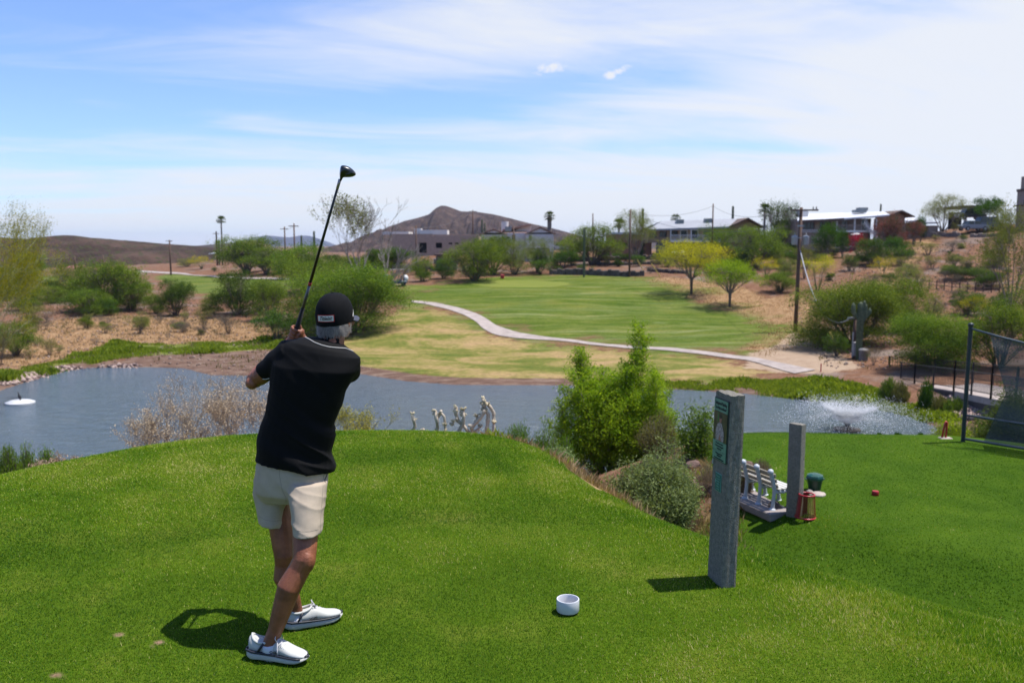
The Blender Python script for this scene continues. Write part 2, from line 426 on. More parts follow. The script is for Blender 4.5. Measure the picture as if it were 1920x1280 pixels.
def vfbm(X, Y, s, seed=0, oct=4):
    """lattice noise, roughly -1..1"""
    X = np.asarray(X, float); Y = np.asarray(Y, float); tot = np.zeros(X.shape); amp = 1.0; na = 0
    for o in range(oct):
        x = X / s * 2 ** o + 37.1 * o + seed; y = Y / s * 2 ** o + 11.3 * o; xi = np.floor(x).astype(np.int64); yi = np.floor(y).astype(np.int64); fx = x - xi; fy = y - yi
        fx = fx * fx * (3 - 2 * fx); fy = fy * fy * (3 - 2 * fy)
        def hsh(a, b):
            h = (a * 374761393 + b * 668265263 + (seed + o) * 1442695041) & 0x7fffffff; h = ((h ^ (h >> 13)) * 1274126177) & 0x7fffffff; return ((h ^ (h >> 16)) & 0xffff) / 32767.5 - 1
        tot += amp * ((hsh(xi, yi) * (1 - fx) + hsh(xi + 1, yi) * fx) * (1 - fy) + (hsh(xi, yi + 1) * (1 - fx) + hsh(xi + 1, yi + 1) * fx) * fy); na += amp; amp *= .55
    return tot / na * 1.6
DS = np.concatenate([np.arange(2.5, 30, .05), np.arange(30, 420, .25)])
def P(px, py, D=None):
    """world point of the ground seen at a pixel (or at distance D along that column)"""
    if D is not None:
        x = W(px, py, D)[0]; return np.array([x, D, float(H(x, D))])
    d = ray(px, py); t = DS / d[1]
    X, Y, Z = d[0] * t, DS, CAM[2] + d[2] * t
    h = H(X, Y); below = np.nonzero(Z < h)[0]
    if len(below) == 0: return P(px, py, 250.0)
    i = below[0]
    if i == 0: return np.array([X[0], Y[0], h[0]])
    a = (Z - h)[i - 1]; b = (Z - h)[i]; f = a / (a - b)
    x = X[i - 1] + (X[i] - X[i - 1]) * f; y = Y[i - 1] + (Y[i] - Y[i - 1]) * f
    return np.array([x, y, float(H(x, y))])
def PP(pts): return np.array([P(*p)[:2] for p in pts])

# zones of the ground, as outlines on the ground
Z_FAIR = spline(PP([(765, 549), (800, 540), (860, 529), (930, 521), (1010, 519), (1100, 520), (1180, 522), (1240, 541), (1290, 556), (1330, 578), (1395, 598), (1425, 620), (1395, 648), (1330, 655), (1200, 650), (1090, 640), (1000, 620), (940, 603), (880, 580), (830, 566), (780, 560)]), 3)
Z_GREEN = spline(PP([(880, 531), (930, 526), (1000, 525), (1060, 529), (1068, 532), (1040, 537), (980, 539), (920, 537)]), 4)
Z_LFAIR = spline(PP([(290, 518), (350, 514), (440, 520), (540, 522), (600, 530), (540, 545), (440, 552), (390, 555), (330, 540)]), 3)
Z_LFAIR2 = PP([(20, 522), (60, 518), (130, 516), (125, 524), (60, 528)])
Z_ROUGH = PP([(640, 640), (700, 604), (765, 574), (830, 584), (880, 606), (930, 632), (1010, 642), (1200, 660), (1330, 670), (1440, 696), (1380, 712), (1240, 716), (1040, 716), (900, 714), (780, 708), (700, 696), (650, 688), (640, 665)])
Z_EDGEG = PP([(1220, 672), (1330, 678), (1400, 690), (1260, 684)])
Z_MARSHL = PP([(0, 700), (60, 688), (110, 680), (180, 655), (210, 644), (330, 645), (440, 642), (520, 636), (520, 655), (420, 660), (330, 664), (250, 668), (190, 676), (130, 690), (60, 704), (0, 716)])
Z_MARSHR = PP([(1235, 718), (1400, 715), (1520, 714), (1600, 724), (1650, 742), (1700, 758), (1790, 773), (1795, 790), (1760, 790), (1690, 772), (1600, 754), (1500, 745), (1400, 736), (1255, 724)])
Z_STRAW = PP([(100, 600), (260, 590), (420, 595), (520, 610), (520, 636), (440, 644), (330, 648), (200, 642), (120, 672), (20, 690), (0, 680), (0, 650), (60, 620)])
Z_STRAW2 = PP([(1440, 560), (1500, 552), (1540, 570), (1530, 610), (1500, 640), (1440, 668), (1400, 655), (1420, 620), (1400, 590), (1330, 570), (1290, 550), (1180, 520), (1300, 524), (1400, 540)])
Z_STRAWH = PP([(1560, 560), (1640, 500), (1700, 455), (1760, 440), (1760, 470), (1680, 540), (1600, 560)])
Z_SANDMUD = PP([(330, 664), (430, 660), (540, 656), (540, 690), (470, 700), (400, 702), (350, 690), (250, 686), (230, 675)])
Z_GRAVEL = PP([(1490, 622), (1530, 640), (1620, 690), (1540, 700), (1480, 700), (1400, 690), (1400, 665), (1460, 645)])
Z_TEERIM = None

# ------------------------------------------------------------------ ground sheet (one polar sheet, fine where the photo looks)
DIVOTS = [(225, 1190, .026), (297, 1203, .024), (108, 1266, .028), (640, 1066, .014), (283, 1210, .016)]
DV = [(P(a, b)[0], P(a, b)[1], r) for a, b, r in DIVOTS]
def build_ground():
    a1 = np.arange(-42, 42.01, .13); ang = np.concatenate([np.arange(-180, -42, 3.0), a1, np.arange(42.5, 180.01, 3.0)])
    rad = np.concatenate([[.6], np.arange(1.2, 3.0, .15), np.exp(np.linspace(math.log(3.0), math.log(420), 640)), np.exp(np.linspace(math.log(440), math.log(6300), 26))])
    A, Rr = np.meshgrid(R(1) * ang, rad)
    X = np.sin(A) * Rr; Y = np.cos(A) * Rr
    Z = H(X, Y)
    nr, na = X.shape
    V = np.stack([X, Y, Z], -1).reshape(-1, 3)
    i = np.arange(nr - 1)[:, None] * na + np.arange(na - 1)[None, :]
    Fq = np.stack([i, i + 1, i + na + 1, i + na], -1).reshape(-1, 4)[:, ::-1]
    V = np.vstack([V, [[0, 0, float(H(0, 0))]]])
    Xf, Yf = V[:, 0], V[:, 1]
    def mk(poly, soft, off=0.0): return np.clip(.5 - (poly_sd(poly, Xf, Yf) - off) / (2 * soft), 0, 1)
    dp = poly_sd(POND, Xf, Yf); du = poly_sd(UPPER, Xf, Yf); dl = poly_sd(LOWER, Xf, Yf)
    lawn = np.maximum(np.clip(.5 - (du - np.where((Xf > -.5) & (Yf > 6.2), .6, 1.0)) / .5, 0, 1), np.clip(.5 - (dl - .5) / .8, 0, 1))
    sw = (Xf > 1.0) & (Yf < 13.2 + .1 * Xf) & (Yf < 40)
    lawn = np.maximum(lawn, np.where(sw, np.clip((12.8 + .1 * Xf - Yf) / 1.2, 0, 1) * np.clip((Xf - .3 - np.clip(Yf - 7, 0, 9) * .36) / .7, 0, 1), 0))
    fair = np.maximum(mk(Z_FAIR, 5.5, 2.0), np.maximum(mk(Z_LFAIR, 2.0), mk(Z_LFAIR2, 2)))
    green = mk(Z_GREEN, .6)
    rough = np.maximum(mk(Z_ROUGH, 2.6), mk(Z_EDGEG, 1) * 1.0)
    marsh = np.maximum(mk(Z_MARSHL, .8), mk(Z_MARSHR, .8))
    straw = np.maximum(np.maximum(mk(Z_STRAW, 2.0), mk(Z_STRAW2, 2.0)), mk(Z_STRAWH, 3) * .8)
    straw = np.maximum(straw, np.clip(1.2 - np.maximum(du - 4.5, 0), 0, 1) * (Xf > -2) * (Xf < 5) * (Yf > 7) * (Yf < 18) * .75)
    mud = np.maximum(np.clip(1.25 - dp / 1.6, 0, 1) * (dp > -3), mk(Z_SANDMUD, .8) * .9) * (Yf > 24)
    gravel = mk(Z_GRAVEL, 1.2)
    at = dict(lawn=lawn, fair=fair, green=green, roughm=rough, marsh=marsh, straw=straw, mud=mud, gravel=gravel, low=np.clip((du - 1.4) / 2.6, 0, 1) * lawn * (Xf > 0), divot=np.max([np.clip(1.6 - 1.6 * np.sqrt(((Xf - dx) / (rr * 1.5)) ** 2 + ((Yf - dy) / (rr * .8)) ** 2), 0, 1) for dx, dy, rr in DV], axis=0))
    me = np_mesh("ground", V, Fq, {k: ('POINT', v) for k, v in at.items()}, smooth=True)
    return link_mesh("ground", me, ground_mat())

def ground_mat():
    m, t, b = mat_new("ground"); L = t.links.new
    geo = N(t, 'ShaderNodeNewGeometry'); pos = geo.outputs['Position']
    def noise(s, d=5, r=.6, stretch=None, rot=0.0, dist=0.0):
        n = N(t, 'ShaderNodeTexNoise'); setin(n, {'Scale': s, 'Detail': d, 'Roughness': r, 'Distortion': dist})
        src = pos
        if stretch:
            mp = N(t, 'ShaderNodeMapping'); mp.inputs['Rotation'].default_value = (0, 0, rot); mp.inputs['Scale'].default_value = stretch; L(pos, mp.inputs[0]); src = mp.outputs[0]
        L(src, n.inputs['Vector']); return n.outputs['Fac']
    def ramp(f, stops):
        r = N(t, 'ShaderNodeValToRGB'); e = r.color_ramp.elements
        while len(e) < len(stops): e.new(.5)
        for q, (p, c) in zip(e, stops): q.position = p; q.color = (*c, 1)
        L(f, r.inputs[0]); return r.outputs[0]
    def math_(op, a, b_=None, clamp=False):
        n = N(t, 'ShaderNodeMath', operation=op); n.use_clamp = clamp
        for i, v in enumerate((a, b_)):
            if v is None: continue
            if isinstance(v, (int, float)): n.inputs[i].default_value = v
            else: L(v, n.inputs[i])
        return n.outputs[0]
    def att(n): return N(t, 'ShaderNodeAttribute', attribute_name=n).outputs['Fac']
    def mixc(f, a, b_):
        n = N(t, 'ShaderNodeMix', data_type='RGBA'); L(f, n.inputs[0]); L(a, n.inputs[6]); L(b_, n.inputs[7]); return n.outputs[2]
    nz1 = noise(.22, 8, .65); nz2 = noise(1.3, 8, .7); nz3 = noise(9, 4, .6); nz4 = noise(.06, 3, .5)
    def edge(a, amp=.45, lo=.38, hi=.62, nz=None):
        v = math_('ADD', att(a), math_('MULTIPLY', math_('SUBTRACT', nz or nz2, .5), amp * 2))
        # never leak where the mask is zero
        v = math_('MULTIPLY', v, math_('MULTIPLY', att(a), 6.0, True), True)
        r = N(t, 'ShaderNodeMapRange', interpolation_type='SMOOTHSTEP'); L(v, r.inputs['Value']); setin(r, {'From Min': lo, 'From Max': hi}); return r.outputs[0]
    # desert soil: pinkish tan with gravel speckle
    soil = ramp(nz2, [(.25, (.140, .070, .042)), (.5, (.235, .124, .076)), (.75, (.33, .20, .13))])
    spk = ramp(noise(5.5, 6, .75), [(.38, (.55, .52, .48)), (.5, (1, 1, 1)), (.66, (1.18, 1.15, 1.1))])
    ms = N(t, 'ShaderNodeMix', data_type='RGBA', blend_type='MULTIPLY'); ms.inputs[0].default_value = .8; L(soil, ms.inputs[6]); L(spk, ms.inputs[7])
    col = ms.outputs[2]
    greyp = ramp(noise(.35, 6, .7), [(.3, (.19, .145, .12)), (.7, (.29, .22, .18))])
    gf = N(t, 'ShaderNodeMapRange'); L(nz1, gf.inputs['Value']); setin(gf, {'From Min': .52, 'From Max': .62})
    col = mixc(gf.outputs[0], col, greyp)
    # straw
    strw = ramp(nz2, [(.25, (.25, .14, .07)), (.5, (.36, .22, .115)), (.75, (.45, .31, .17))])
    col = mixc(edge('straw', .5), col, strw)
    # rough: dry grass with green
    rg = ramp(noise(.22, 8, .68, (1.0, 1.5, 1), .1, .6), [(.36, (.12, .155, .03)), (.45, (.20, .20, .05)), (.52, (.33, .26, .10)), (.64, (.42, .29, .145))])
    rsp = ramp(noise(3.0, 7, .75), [(.35, (.66, .68, .64)), (.65, (1.25, 1.22, 1.2))]); mr3 = N(t, 'ShaderNodeMix', data_type='RGBA', blend_type='MULTIPLY'); mr3.inputs[0].default_value = .9; L(rg, mr3.inputs[6]); L(rsp, mr3.inputs[7])
    col = mixc(edge('roughm', .75), col, mr3.outputs[2])
    # fairway with pale mower streaks
    st = noise(.45, 8, .72, (.30, 1.9, 1), -.75, .9)
    fw = ramp(st, [(.30, (.070, .115, .012)), (.47, (.11, .155, .02)), (.57, (.165, .19, .04)), (.70, (.28, .27, .105))])
    fw2 = ramp(nz1, [(.35, (.62, .80, .60)), (.55, (1, 1, 1)), (.72, (1.35, 1.12, 1.1))])
    mf = N(t, 'ShaderNodeMix', data_type='RGBA', blend_type='MULTIPLY'); mf.inputs[0].default_value = .75; L(fw, mf.inputs[6]); L(fw2, mf.inputs[7])
    ln_ = ramp(noise(.55, 5, .6, (.10, 2.4, 1), -.62, 1.6), [(.54, (0, 0, 0)), (.66, (1, 1, 1))])
    ml2 = N(t, 'ShaderNodeMix', data_type='RGBA'); mlf = math_('MULTIPLY', ln_, .55); L(mlf, ml2.inputs[0]); L(mf.outputs[2], ml2.inputs[6]); ml2.inputs[7].default_value = (.30, .33, .16, 1)
    fsp = ramp(noise(4.5, 6, .7), [(.35, (.72, .74, .70)), (.65, (1.22, 1.2, 1.2))]); ml3 = N(t, 'ShaderNodeMix', data_type='RGBA', blend_type='MULTIPLY'); ml3.inputs[0].default_value = .9; L(ml2.outputs[2], ml3.inputs[6]); L(fsp, ml3.inputs[7])
    col = mixc(edge('fair', 1.1, .25, .75, nz1), col, ml3.outputs[2])
    gr = ramp(nz1, [(.3, (.17, .215, .04)), (.7, (.22, .245, .055))])
    col = mixc(edge('green', .1), col, gr)
    grv = ramp(noise(1.2, 7, .75), [(.3, (.36, .25, .17)), (.7, (.50, .38, .27))])
    col = mixc(edge('gravel', .5), col, grv)
    ma = ramp(nz2, [(.3, (.11, .15, .02)), (.7, (.23, .24, .06))])
    col = mixc(edge('marsh', .3), col, ma)
    mud = ramp(noise(.8, 7, .7, (1, 3, 1)), [(.28, (.10, .062, .045)), (.5, (.185, .115, .085)), (.72, (.33, .25, .19))])
    col = mixc(edge('mud', .22, .3, .55), col, mud)
    # near lawn: earth and thatch between blades
    lw = ramp(noise(1.1, 8, .62), [(.30, (.055, .105, .006)), (.5, (.085, .15, .009)), (.62, (.13, .18, .018)), (.74, (.22, .21, .055))])
    lf = ramp(noise(55, 4, .7), [(.3, (.45, .45, .42)), (.55, (1, 1, 1)), (.75, (1.35, 1.3, 1.2))])
    mlw = N(t, 'ShaderNodeMix', data_type='RGBA', blend_type='MULTIPLY'); mlw.inputs[0].default_value = .85; L(lw, mlw.inputs[6]); L(lf, mlw.inputs[7])
    col = mixc(edge('lawn', .12), col, mlw.outputs[2])
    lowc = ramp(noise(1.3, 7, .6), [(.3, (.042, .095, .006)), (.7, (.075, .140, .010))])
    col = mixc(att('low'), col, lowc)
    dv = ramp(noise(40, 4, .7), [(.3, (.20, .11, .075)), (.7, (.42, .27, .19))])
    col = mixc(att('divot'), col, dv)
    L(col, b.inputs['Base Color']); b.inputs['Roughness'].default_value = .95; b.inputs['Specular IOR Level'].default_value = .03
    bp = N(t, 'ShaderNodeBump'); bp.inputs['Strength'].default_value = .55; bp.inputs['Distance'].default_value = .12
    L(noise(3.2, 8, .7), bp.inputs['Height']); L(bp.outputs[0], b.inputs['Normal'])
    return m
ground = build_ground(); tag(ground, kind='structure')

def ribbon(name, left, right, mat, lift=.03, sub=4, cross=6, z=None, thick=.0):
    """a sheet laid on the ground between two edge lines given on the ground"""
    Lf = np.asarray(left, float); Rt = np.asarray(right, float)
    def dens(Q):
        out = []
        for i in range(len(Q) - 1):
            p0 = Q[max(0, i - 1)]; p1 = Q[i]; p2 = Q[i + 1]; p3 = Q[min(len(Q) - 1, i + 2)]
            for j in range(sub):
                s = j / sub
                out.append(.5 * ((2 * p1) + (-p0 + p2) * s + (2 * p0 - 5 * p1 + 4 * p2 - p3) * s * s + (-p0 + 3 * p1 - 3 * p2 + p3) * s ** 3))
        out.append(Q[-1]); return np.array(out)
    Lf = dens(Lf); Rt = dens(Rt); k = len(Lf)
    f = np.linspace(0, 1, cross)[None, :, None]
    G = Lf[:, None] * (1 - f) + Rt[:, None] * f
    Zc = H(G[..., 0], G[..., 1]) + lift if z is None else np.full(G.shape[:2], z)
    V = np.concatenate([G, Zc[..., None]], -1).reshape(-1, 3)
    i = np.arange(k - 1)[:, None] * cross + np.arange(cross - 1)[None, :]
    Fq = np.stack([i, i + 1, i + cross + 1, i + cross], -1).reshape(-1, 4)
    me = np_mesh(name, V, Fq, smooth=True)
    o = link_mesh(name, me, mat)
    return o
M_PATH = pmat("path_concrete", (.43, .36, .32), .9, .24, 1.2, bump=.3, bscale=20, coords='Object', detail=8)
up_e = PP([(772, 564), (800, 566), (840, 573), (875, 582), (905, 594), (930, 610), (965, 622), (1010, 630), (1080, 638), (1200, 650), (1310, 658), (1400, 669), (1470, 682), (1530, 694)])
lo_e = PP([(772, 567), (800, 571), (830, 578), (862, 588), (890, 602), (915, 622), (950, 632), (1005, 637), (1080, 643), (1200, 655), (1310, 664), (1400, 676), (1450, 690), (1490, 701)])
path = ribbon("cart_path", up_e, lo_e, M_PATH, .05); tag(path, kind='structure')
pl = ribbon("path", PP([(255, 507), (300, 510), (350, 513), (400, 517), (440, 519), (520, 521), (600, 524), (660, 526)]), PP([(255, 511), (300, 513), (350, 516), (400, 520), (440, 522), (520, 525), (600, 529), (660, 531)]), M_PATH, .08); tag(pl, kind='structure')

# ------------------------------------------------------------------ pond
def water_mat():
    m, t, b = mat_new("water"); L = t.links.new
    geo = N(t, 'ShaderNodeNewGeometry'); pos = geo.outputs['Position']
    mp = N(t, 'ShaderNodeMapping'); mp.inputs['Rotation'].default_value = (0, 0, .45); mp.inputs['Scale'].default_value = (.55, 1.5, 1); L(pos, mp.inputs[0])
    n = N(t, 'ShaderNodeTexNoise'); setin(n, {'Scale': 1.5, 'Detail': 6.0, 'Roughness': .66, 'Distortion': .5}); L(mp.outputs[0], n.inputs['Vector'])
    n2 = N(t, 'ShaderNodeTexNoise'); setin(n2, {'Scale': .35, 'Detail': 3.0, 'Roughness': .5}); L(mp.outputs[0], n2.inputs['Vector'])
    n3 = N(t, 'ShaderNodeTexNoise'); setin(n3, {'Scale': 9.0, 'Detail': 3.0, 'Roughness': .6}); L(mp.outputs[0], n3.inputs['Vector'])
    ad = N(t, 'ShaderNodeMath', operation='MULTIPLY_ADD'); L(n3.outputs['Fac'], ad.inputs[0]); ad.inputs[1].default_value = .22; L(n.outputs['Fac'], ad.inputs[2])
    rp = N(t, 'ShaderNodeValToRGB'); rp.color_ramp.elements[0].color = (.10, .145, .195, 1); rp.color_ramp.elements[1].color = (.13, .17, .195, 1); L(n2.outputs['Fac'], rp.inputs[0])
    L(rp.outputs[0], b.inputs['Base Color'])
    b.inputs['Roughness'].default_value = .16; b.inputs['IOR'].default_value = 1.36; b.inputs['Specular IOR Level'].default_value = .5
    bp = N(t, 'ShaderNodeBump'); bp.inputs['Strength'].default_value = 1.0; bp.inputs['Distance'].default_value = .34
    L(ad.outputs[0], bp.inputs['Height']); L(bp.outputs[0], b.inputs['Normal'])
    return m
def build_water():
    xs = np.array([p[0] for p in POND]); ys = np.array([p[1] for p in POND])
    gx = np.linspace(xs.min() - 3, xs.max() + 1, 60); gy = np.linspace(ys.min() - 1, ys.max() + 1.5, 40)
    X, Y = np.meshgrid(gx, gy); V = np.stack([X, Y, np.full(X.shape, Z_WATER)], -1).reshape(-1, 3)
    na = len(gx); i = np.arange(len(gy) - 1)[:, None] * na + np.arange(na - 1)[None, :]
    Fq = np.stack([i, i + 1, i + na + 1, i + na], -1).reshape(-1, 4)
    d = poly_sd(POND, V[:, 0], V[:, 1]); keep = (d[Fq] < 3.5).any(1)
    return link_mesh("water", np_mesh("water", V, Fq[keep], smooth=True), water_mat())
tag(build_water(), kind='structure')

# ------------------------------------------------------------------ far hills
def hill_mat(name, cs, scale, veg=0.0, vcol=(.07, .075, .03)):
    m, t, b = mat_new(name); L = t.links.new
    tcn = N(t, 'ShaderNodeTexCoord')
    n = N(t, 'ShaderNodeTexNoise'); setin(n, {'Scale': scale, 'Detail': 9.0, 'Roughness': .68, 'Distortion': .3}); L(tcn.outputs['Object'], n.inputs['Vector'])
    rp = N(t, 'ShaderNodeValToRGB'); e = rp.color_ramp.elements; e.new(.5)
    for q, p, c in zip(e, (.32, .5, .68), cs): q.position = p; q.color = (*c, 1)
    L(n.outputs['Fac'], rp.inputs[0]); last = rp.outputs[0]
    if veg:
        v = N(t, 'ShaderNodeTexVoronoi'); v.inputs['Scale'].default_value = scale * 9; L(tcn.outputs['Object'], v.inputs['Vector'])
        mr_ = N(t, 'ShaderNodeMapRange'); setin(mr_, {'From Min': .42, 'From Max': .28, 'To Min': 0, 'To Max': veg}); L(v.outputs['Distance'], mr_.inputs['Value'])
        mx = N(t, 'ShaderNodeMix', data_type='RGBA'); L(mr_.outputs[0], mx.inputs[0]); L(last, mx.inputs[6]); mx.inputs[7].default_value = (*vcol, 1); last = mx.outputs[2]
    L(last, b.inputs['Base Color']); b.inputs['Roughness'].default_value = .95; b.inputs['Specular IOR Level'].default_value = .1
    bp = N(t, 'ShaderNodeBump'); bp.inputs['Strength'].default_value = 1.0; bp.inputs['Distance'].default_value = 7.0
    L(n.outputs['Fac'], bp.inputs['Height']); L(bp.outputs[0], b.inputs['Normal'])
    return m
def hill(name, prof, D, depth, mat, ridge=.12, seed=0, nx=220, ny=50, base=-6, crag=1.0):
    """a ridge whose skyline follows prof (pixels) at distance D, with real depth front and back"""
    pr = np.array([W(x, y, D) for x, y in prof]); xs = np.linspace(pr[0, 0], pr[-1, 0], nx)
    top = np.interp(xs, pr[:, 0], pr[:, 2])
    v = np.linspace(-1, 1, ny); V = []
    span = pr[-1, 0] - pr[0, 0]
    for j, q in enumerate(v):
        prof_ = (1 - abs(q) ** 1.25)
        for i, x in enumerate(xs):
            h = (top[i] - base)
            nz = mnoise.fractal(Vector((x / span * 9 + seed, q * 2.4, seed)), 1.0, 2.0, 6)
            gul = abs(mnoise.fractal(Vector((x / span * 16 + seed * 3, q * 1.2, 3.3)), .9, 2.1, 5))
            z = base + h * max(0, prof_ - (abs(q) > .02) * (gul * ridge * 2.0 * crag) * min(1, abs(q) * 3) + nz * ridge * .5 * min(1, abs(q) * 4))
            V.append((x + q * 0, D + q * depth, z))
    V = np.array(V); i = np.arange(ny - 1)[:, None] * nx + np.arange(nx - 1)[None, :]
    Fq = np.stack([i, i + 1, i + nx + 1, i + nx], -1).reshape(-1, 4)
    o = link_mesh(name, np_mesh(name, V, Fq, smooth=True), mat)
    return tag(o, kind='structure')
M_HILL1 = hill_mat("hill_rock", ((.030, .024, .020), (.078, .050, .038), (.15, .095, .07)), .05, .9)
M_HILL2 = hill_mat("peak_rock", ((.028, .019, .019), (.080, .050, .042), (.18, .115, .088)), .045, .6, (.075, .07, .04))
M_MESA = hill_mat("mesa_rock", ((.03, .03, .04), (.06, .055, .06), (.10, .09, .09)), .004)
hill("hills", [(-330, 470), (-150, 452), (-30, 440), (0, 444), (60, 449), (110, 441), (132, 440), (165, 445), (220, 449), (262, 452), (300, 456), (350, 460), (392, 464), (440, 473), (520, 486)], 300, 112, M_HILL1, .24, 2)
hill("mountain", [(600, 484), (660, 462), (700, 442), (730, 426), (760, 414), (785, 408), (805, 402), (818, 390), (828, 385), (838, 386), (852, 391), (865, 396), (895, 397), (925, 402), (960, 410), (1000, 420), (1040, 429), (1080, 440), (1140, 458), (1220, 480)], 900, 330, M_HILL2, .27, 5, nx=260, ny=60)
hill("mesa", [(440, 470), (470, 458), (486, 450), (500, 441), (520, 443), (545, 445), (566, 441), (580, 442), (590, 455), (620, 466), (680, 474)], 5200, 900, M_MESA, .08, 9, nx=140)
hill("hills", [(360, 466), (395, 461), (420, 456), (440, 455), (470, 460), (520, 466), (560, 470)], 1500, 300, M_HILL1, .1, 12, nx=100)
hill("hills", [(1000, 462), (1200, 455), (1500, 452), (1800, 450), (2100, 440), (2400, 450)], 1400, 300, M_HILL2, .1, 14, nx=100)
# ------------------------------------------------------------------ foliage builders
def rnd_dirs(rg, n):
    v = rg.normal(size=(n, 3)); return v / (np.linalg.norm(v, axis=1, keepdims=True) + 1e-9)
def leaf_mesh(name, C, D, Lh, Wd, tint, rg, bend=0.0):
    """diamond leaves: centres C, directions D, half length Lh, half width Wd"""
    n = len(C)
    s = np.cross(D, rnd_dirs(rg, n)); s /= (np.linalg.norm(s, axis=1, keepdims=True) + 1e-9)
    Lh = np.broadcast_to(np.asarray(Lh, float).reshape(-1, 1), (n, 1)); Wd = np.broadcast_to(np.asarray(Wd, float).reshape(-1, 1), (n, 1))
    V = np.stack([C - D * Lh, C + s * Wd, C + D * Lh, C - s * Wd], 1).reshape(-1, 3)
    Fq = np.arange(4 * n).reshape(n, 4)
    return np_mesh(name, V, Fq, {'tint': ('FACE', tint)})
def crown_spec(kind):
    # lobes: (cx,cy,cz,rx,ry,rz) in a unit box: width 1, height 1
    return dict(
        mesquite=dict(n=18, zr=(.26, .72), spread=.36, lr=(.17, .26), flat=.8, stems=5, tr=.030),
        mesquite_bush=dict(n=22, zr=(.12, .70), spread=.37, lr=(.17, .26), flat=.85, stems=6, tr=.022),
        round=dict(n=10, zr=(.30, .62), spread=.20, lr=(.24, .34), flat=1.0, stems=4, tr=.03),
        umbrella=dict(n=20, zr=(.52, .84), spread=.35, lr=(.14, .22), flat=.75, stems=4, tr=.020),
        open=dict(n=11, zr=(.42, .80), spread=.34, lr=(.14, .22), flat=.9, stems=6, tr=.022),
        vase=dict(n=13, zr=(.30, .80), spread=.38, lr=(.10, .18), flat=1.0, stems=8, tr=.016),
    )[kind]
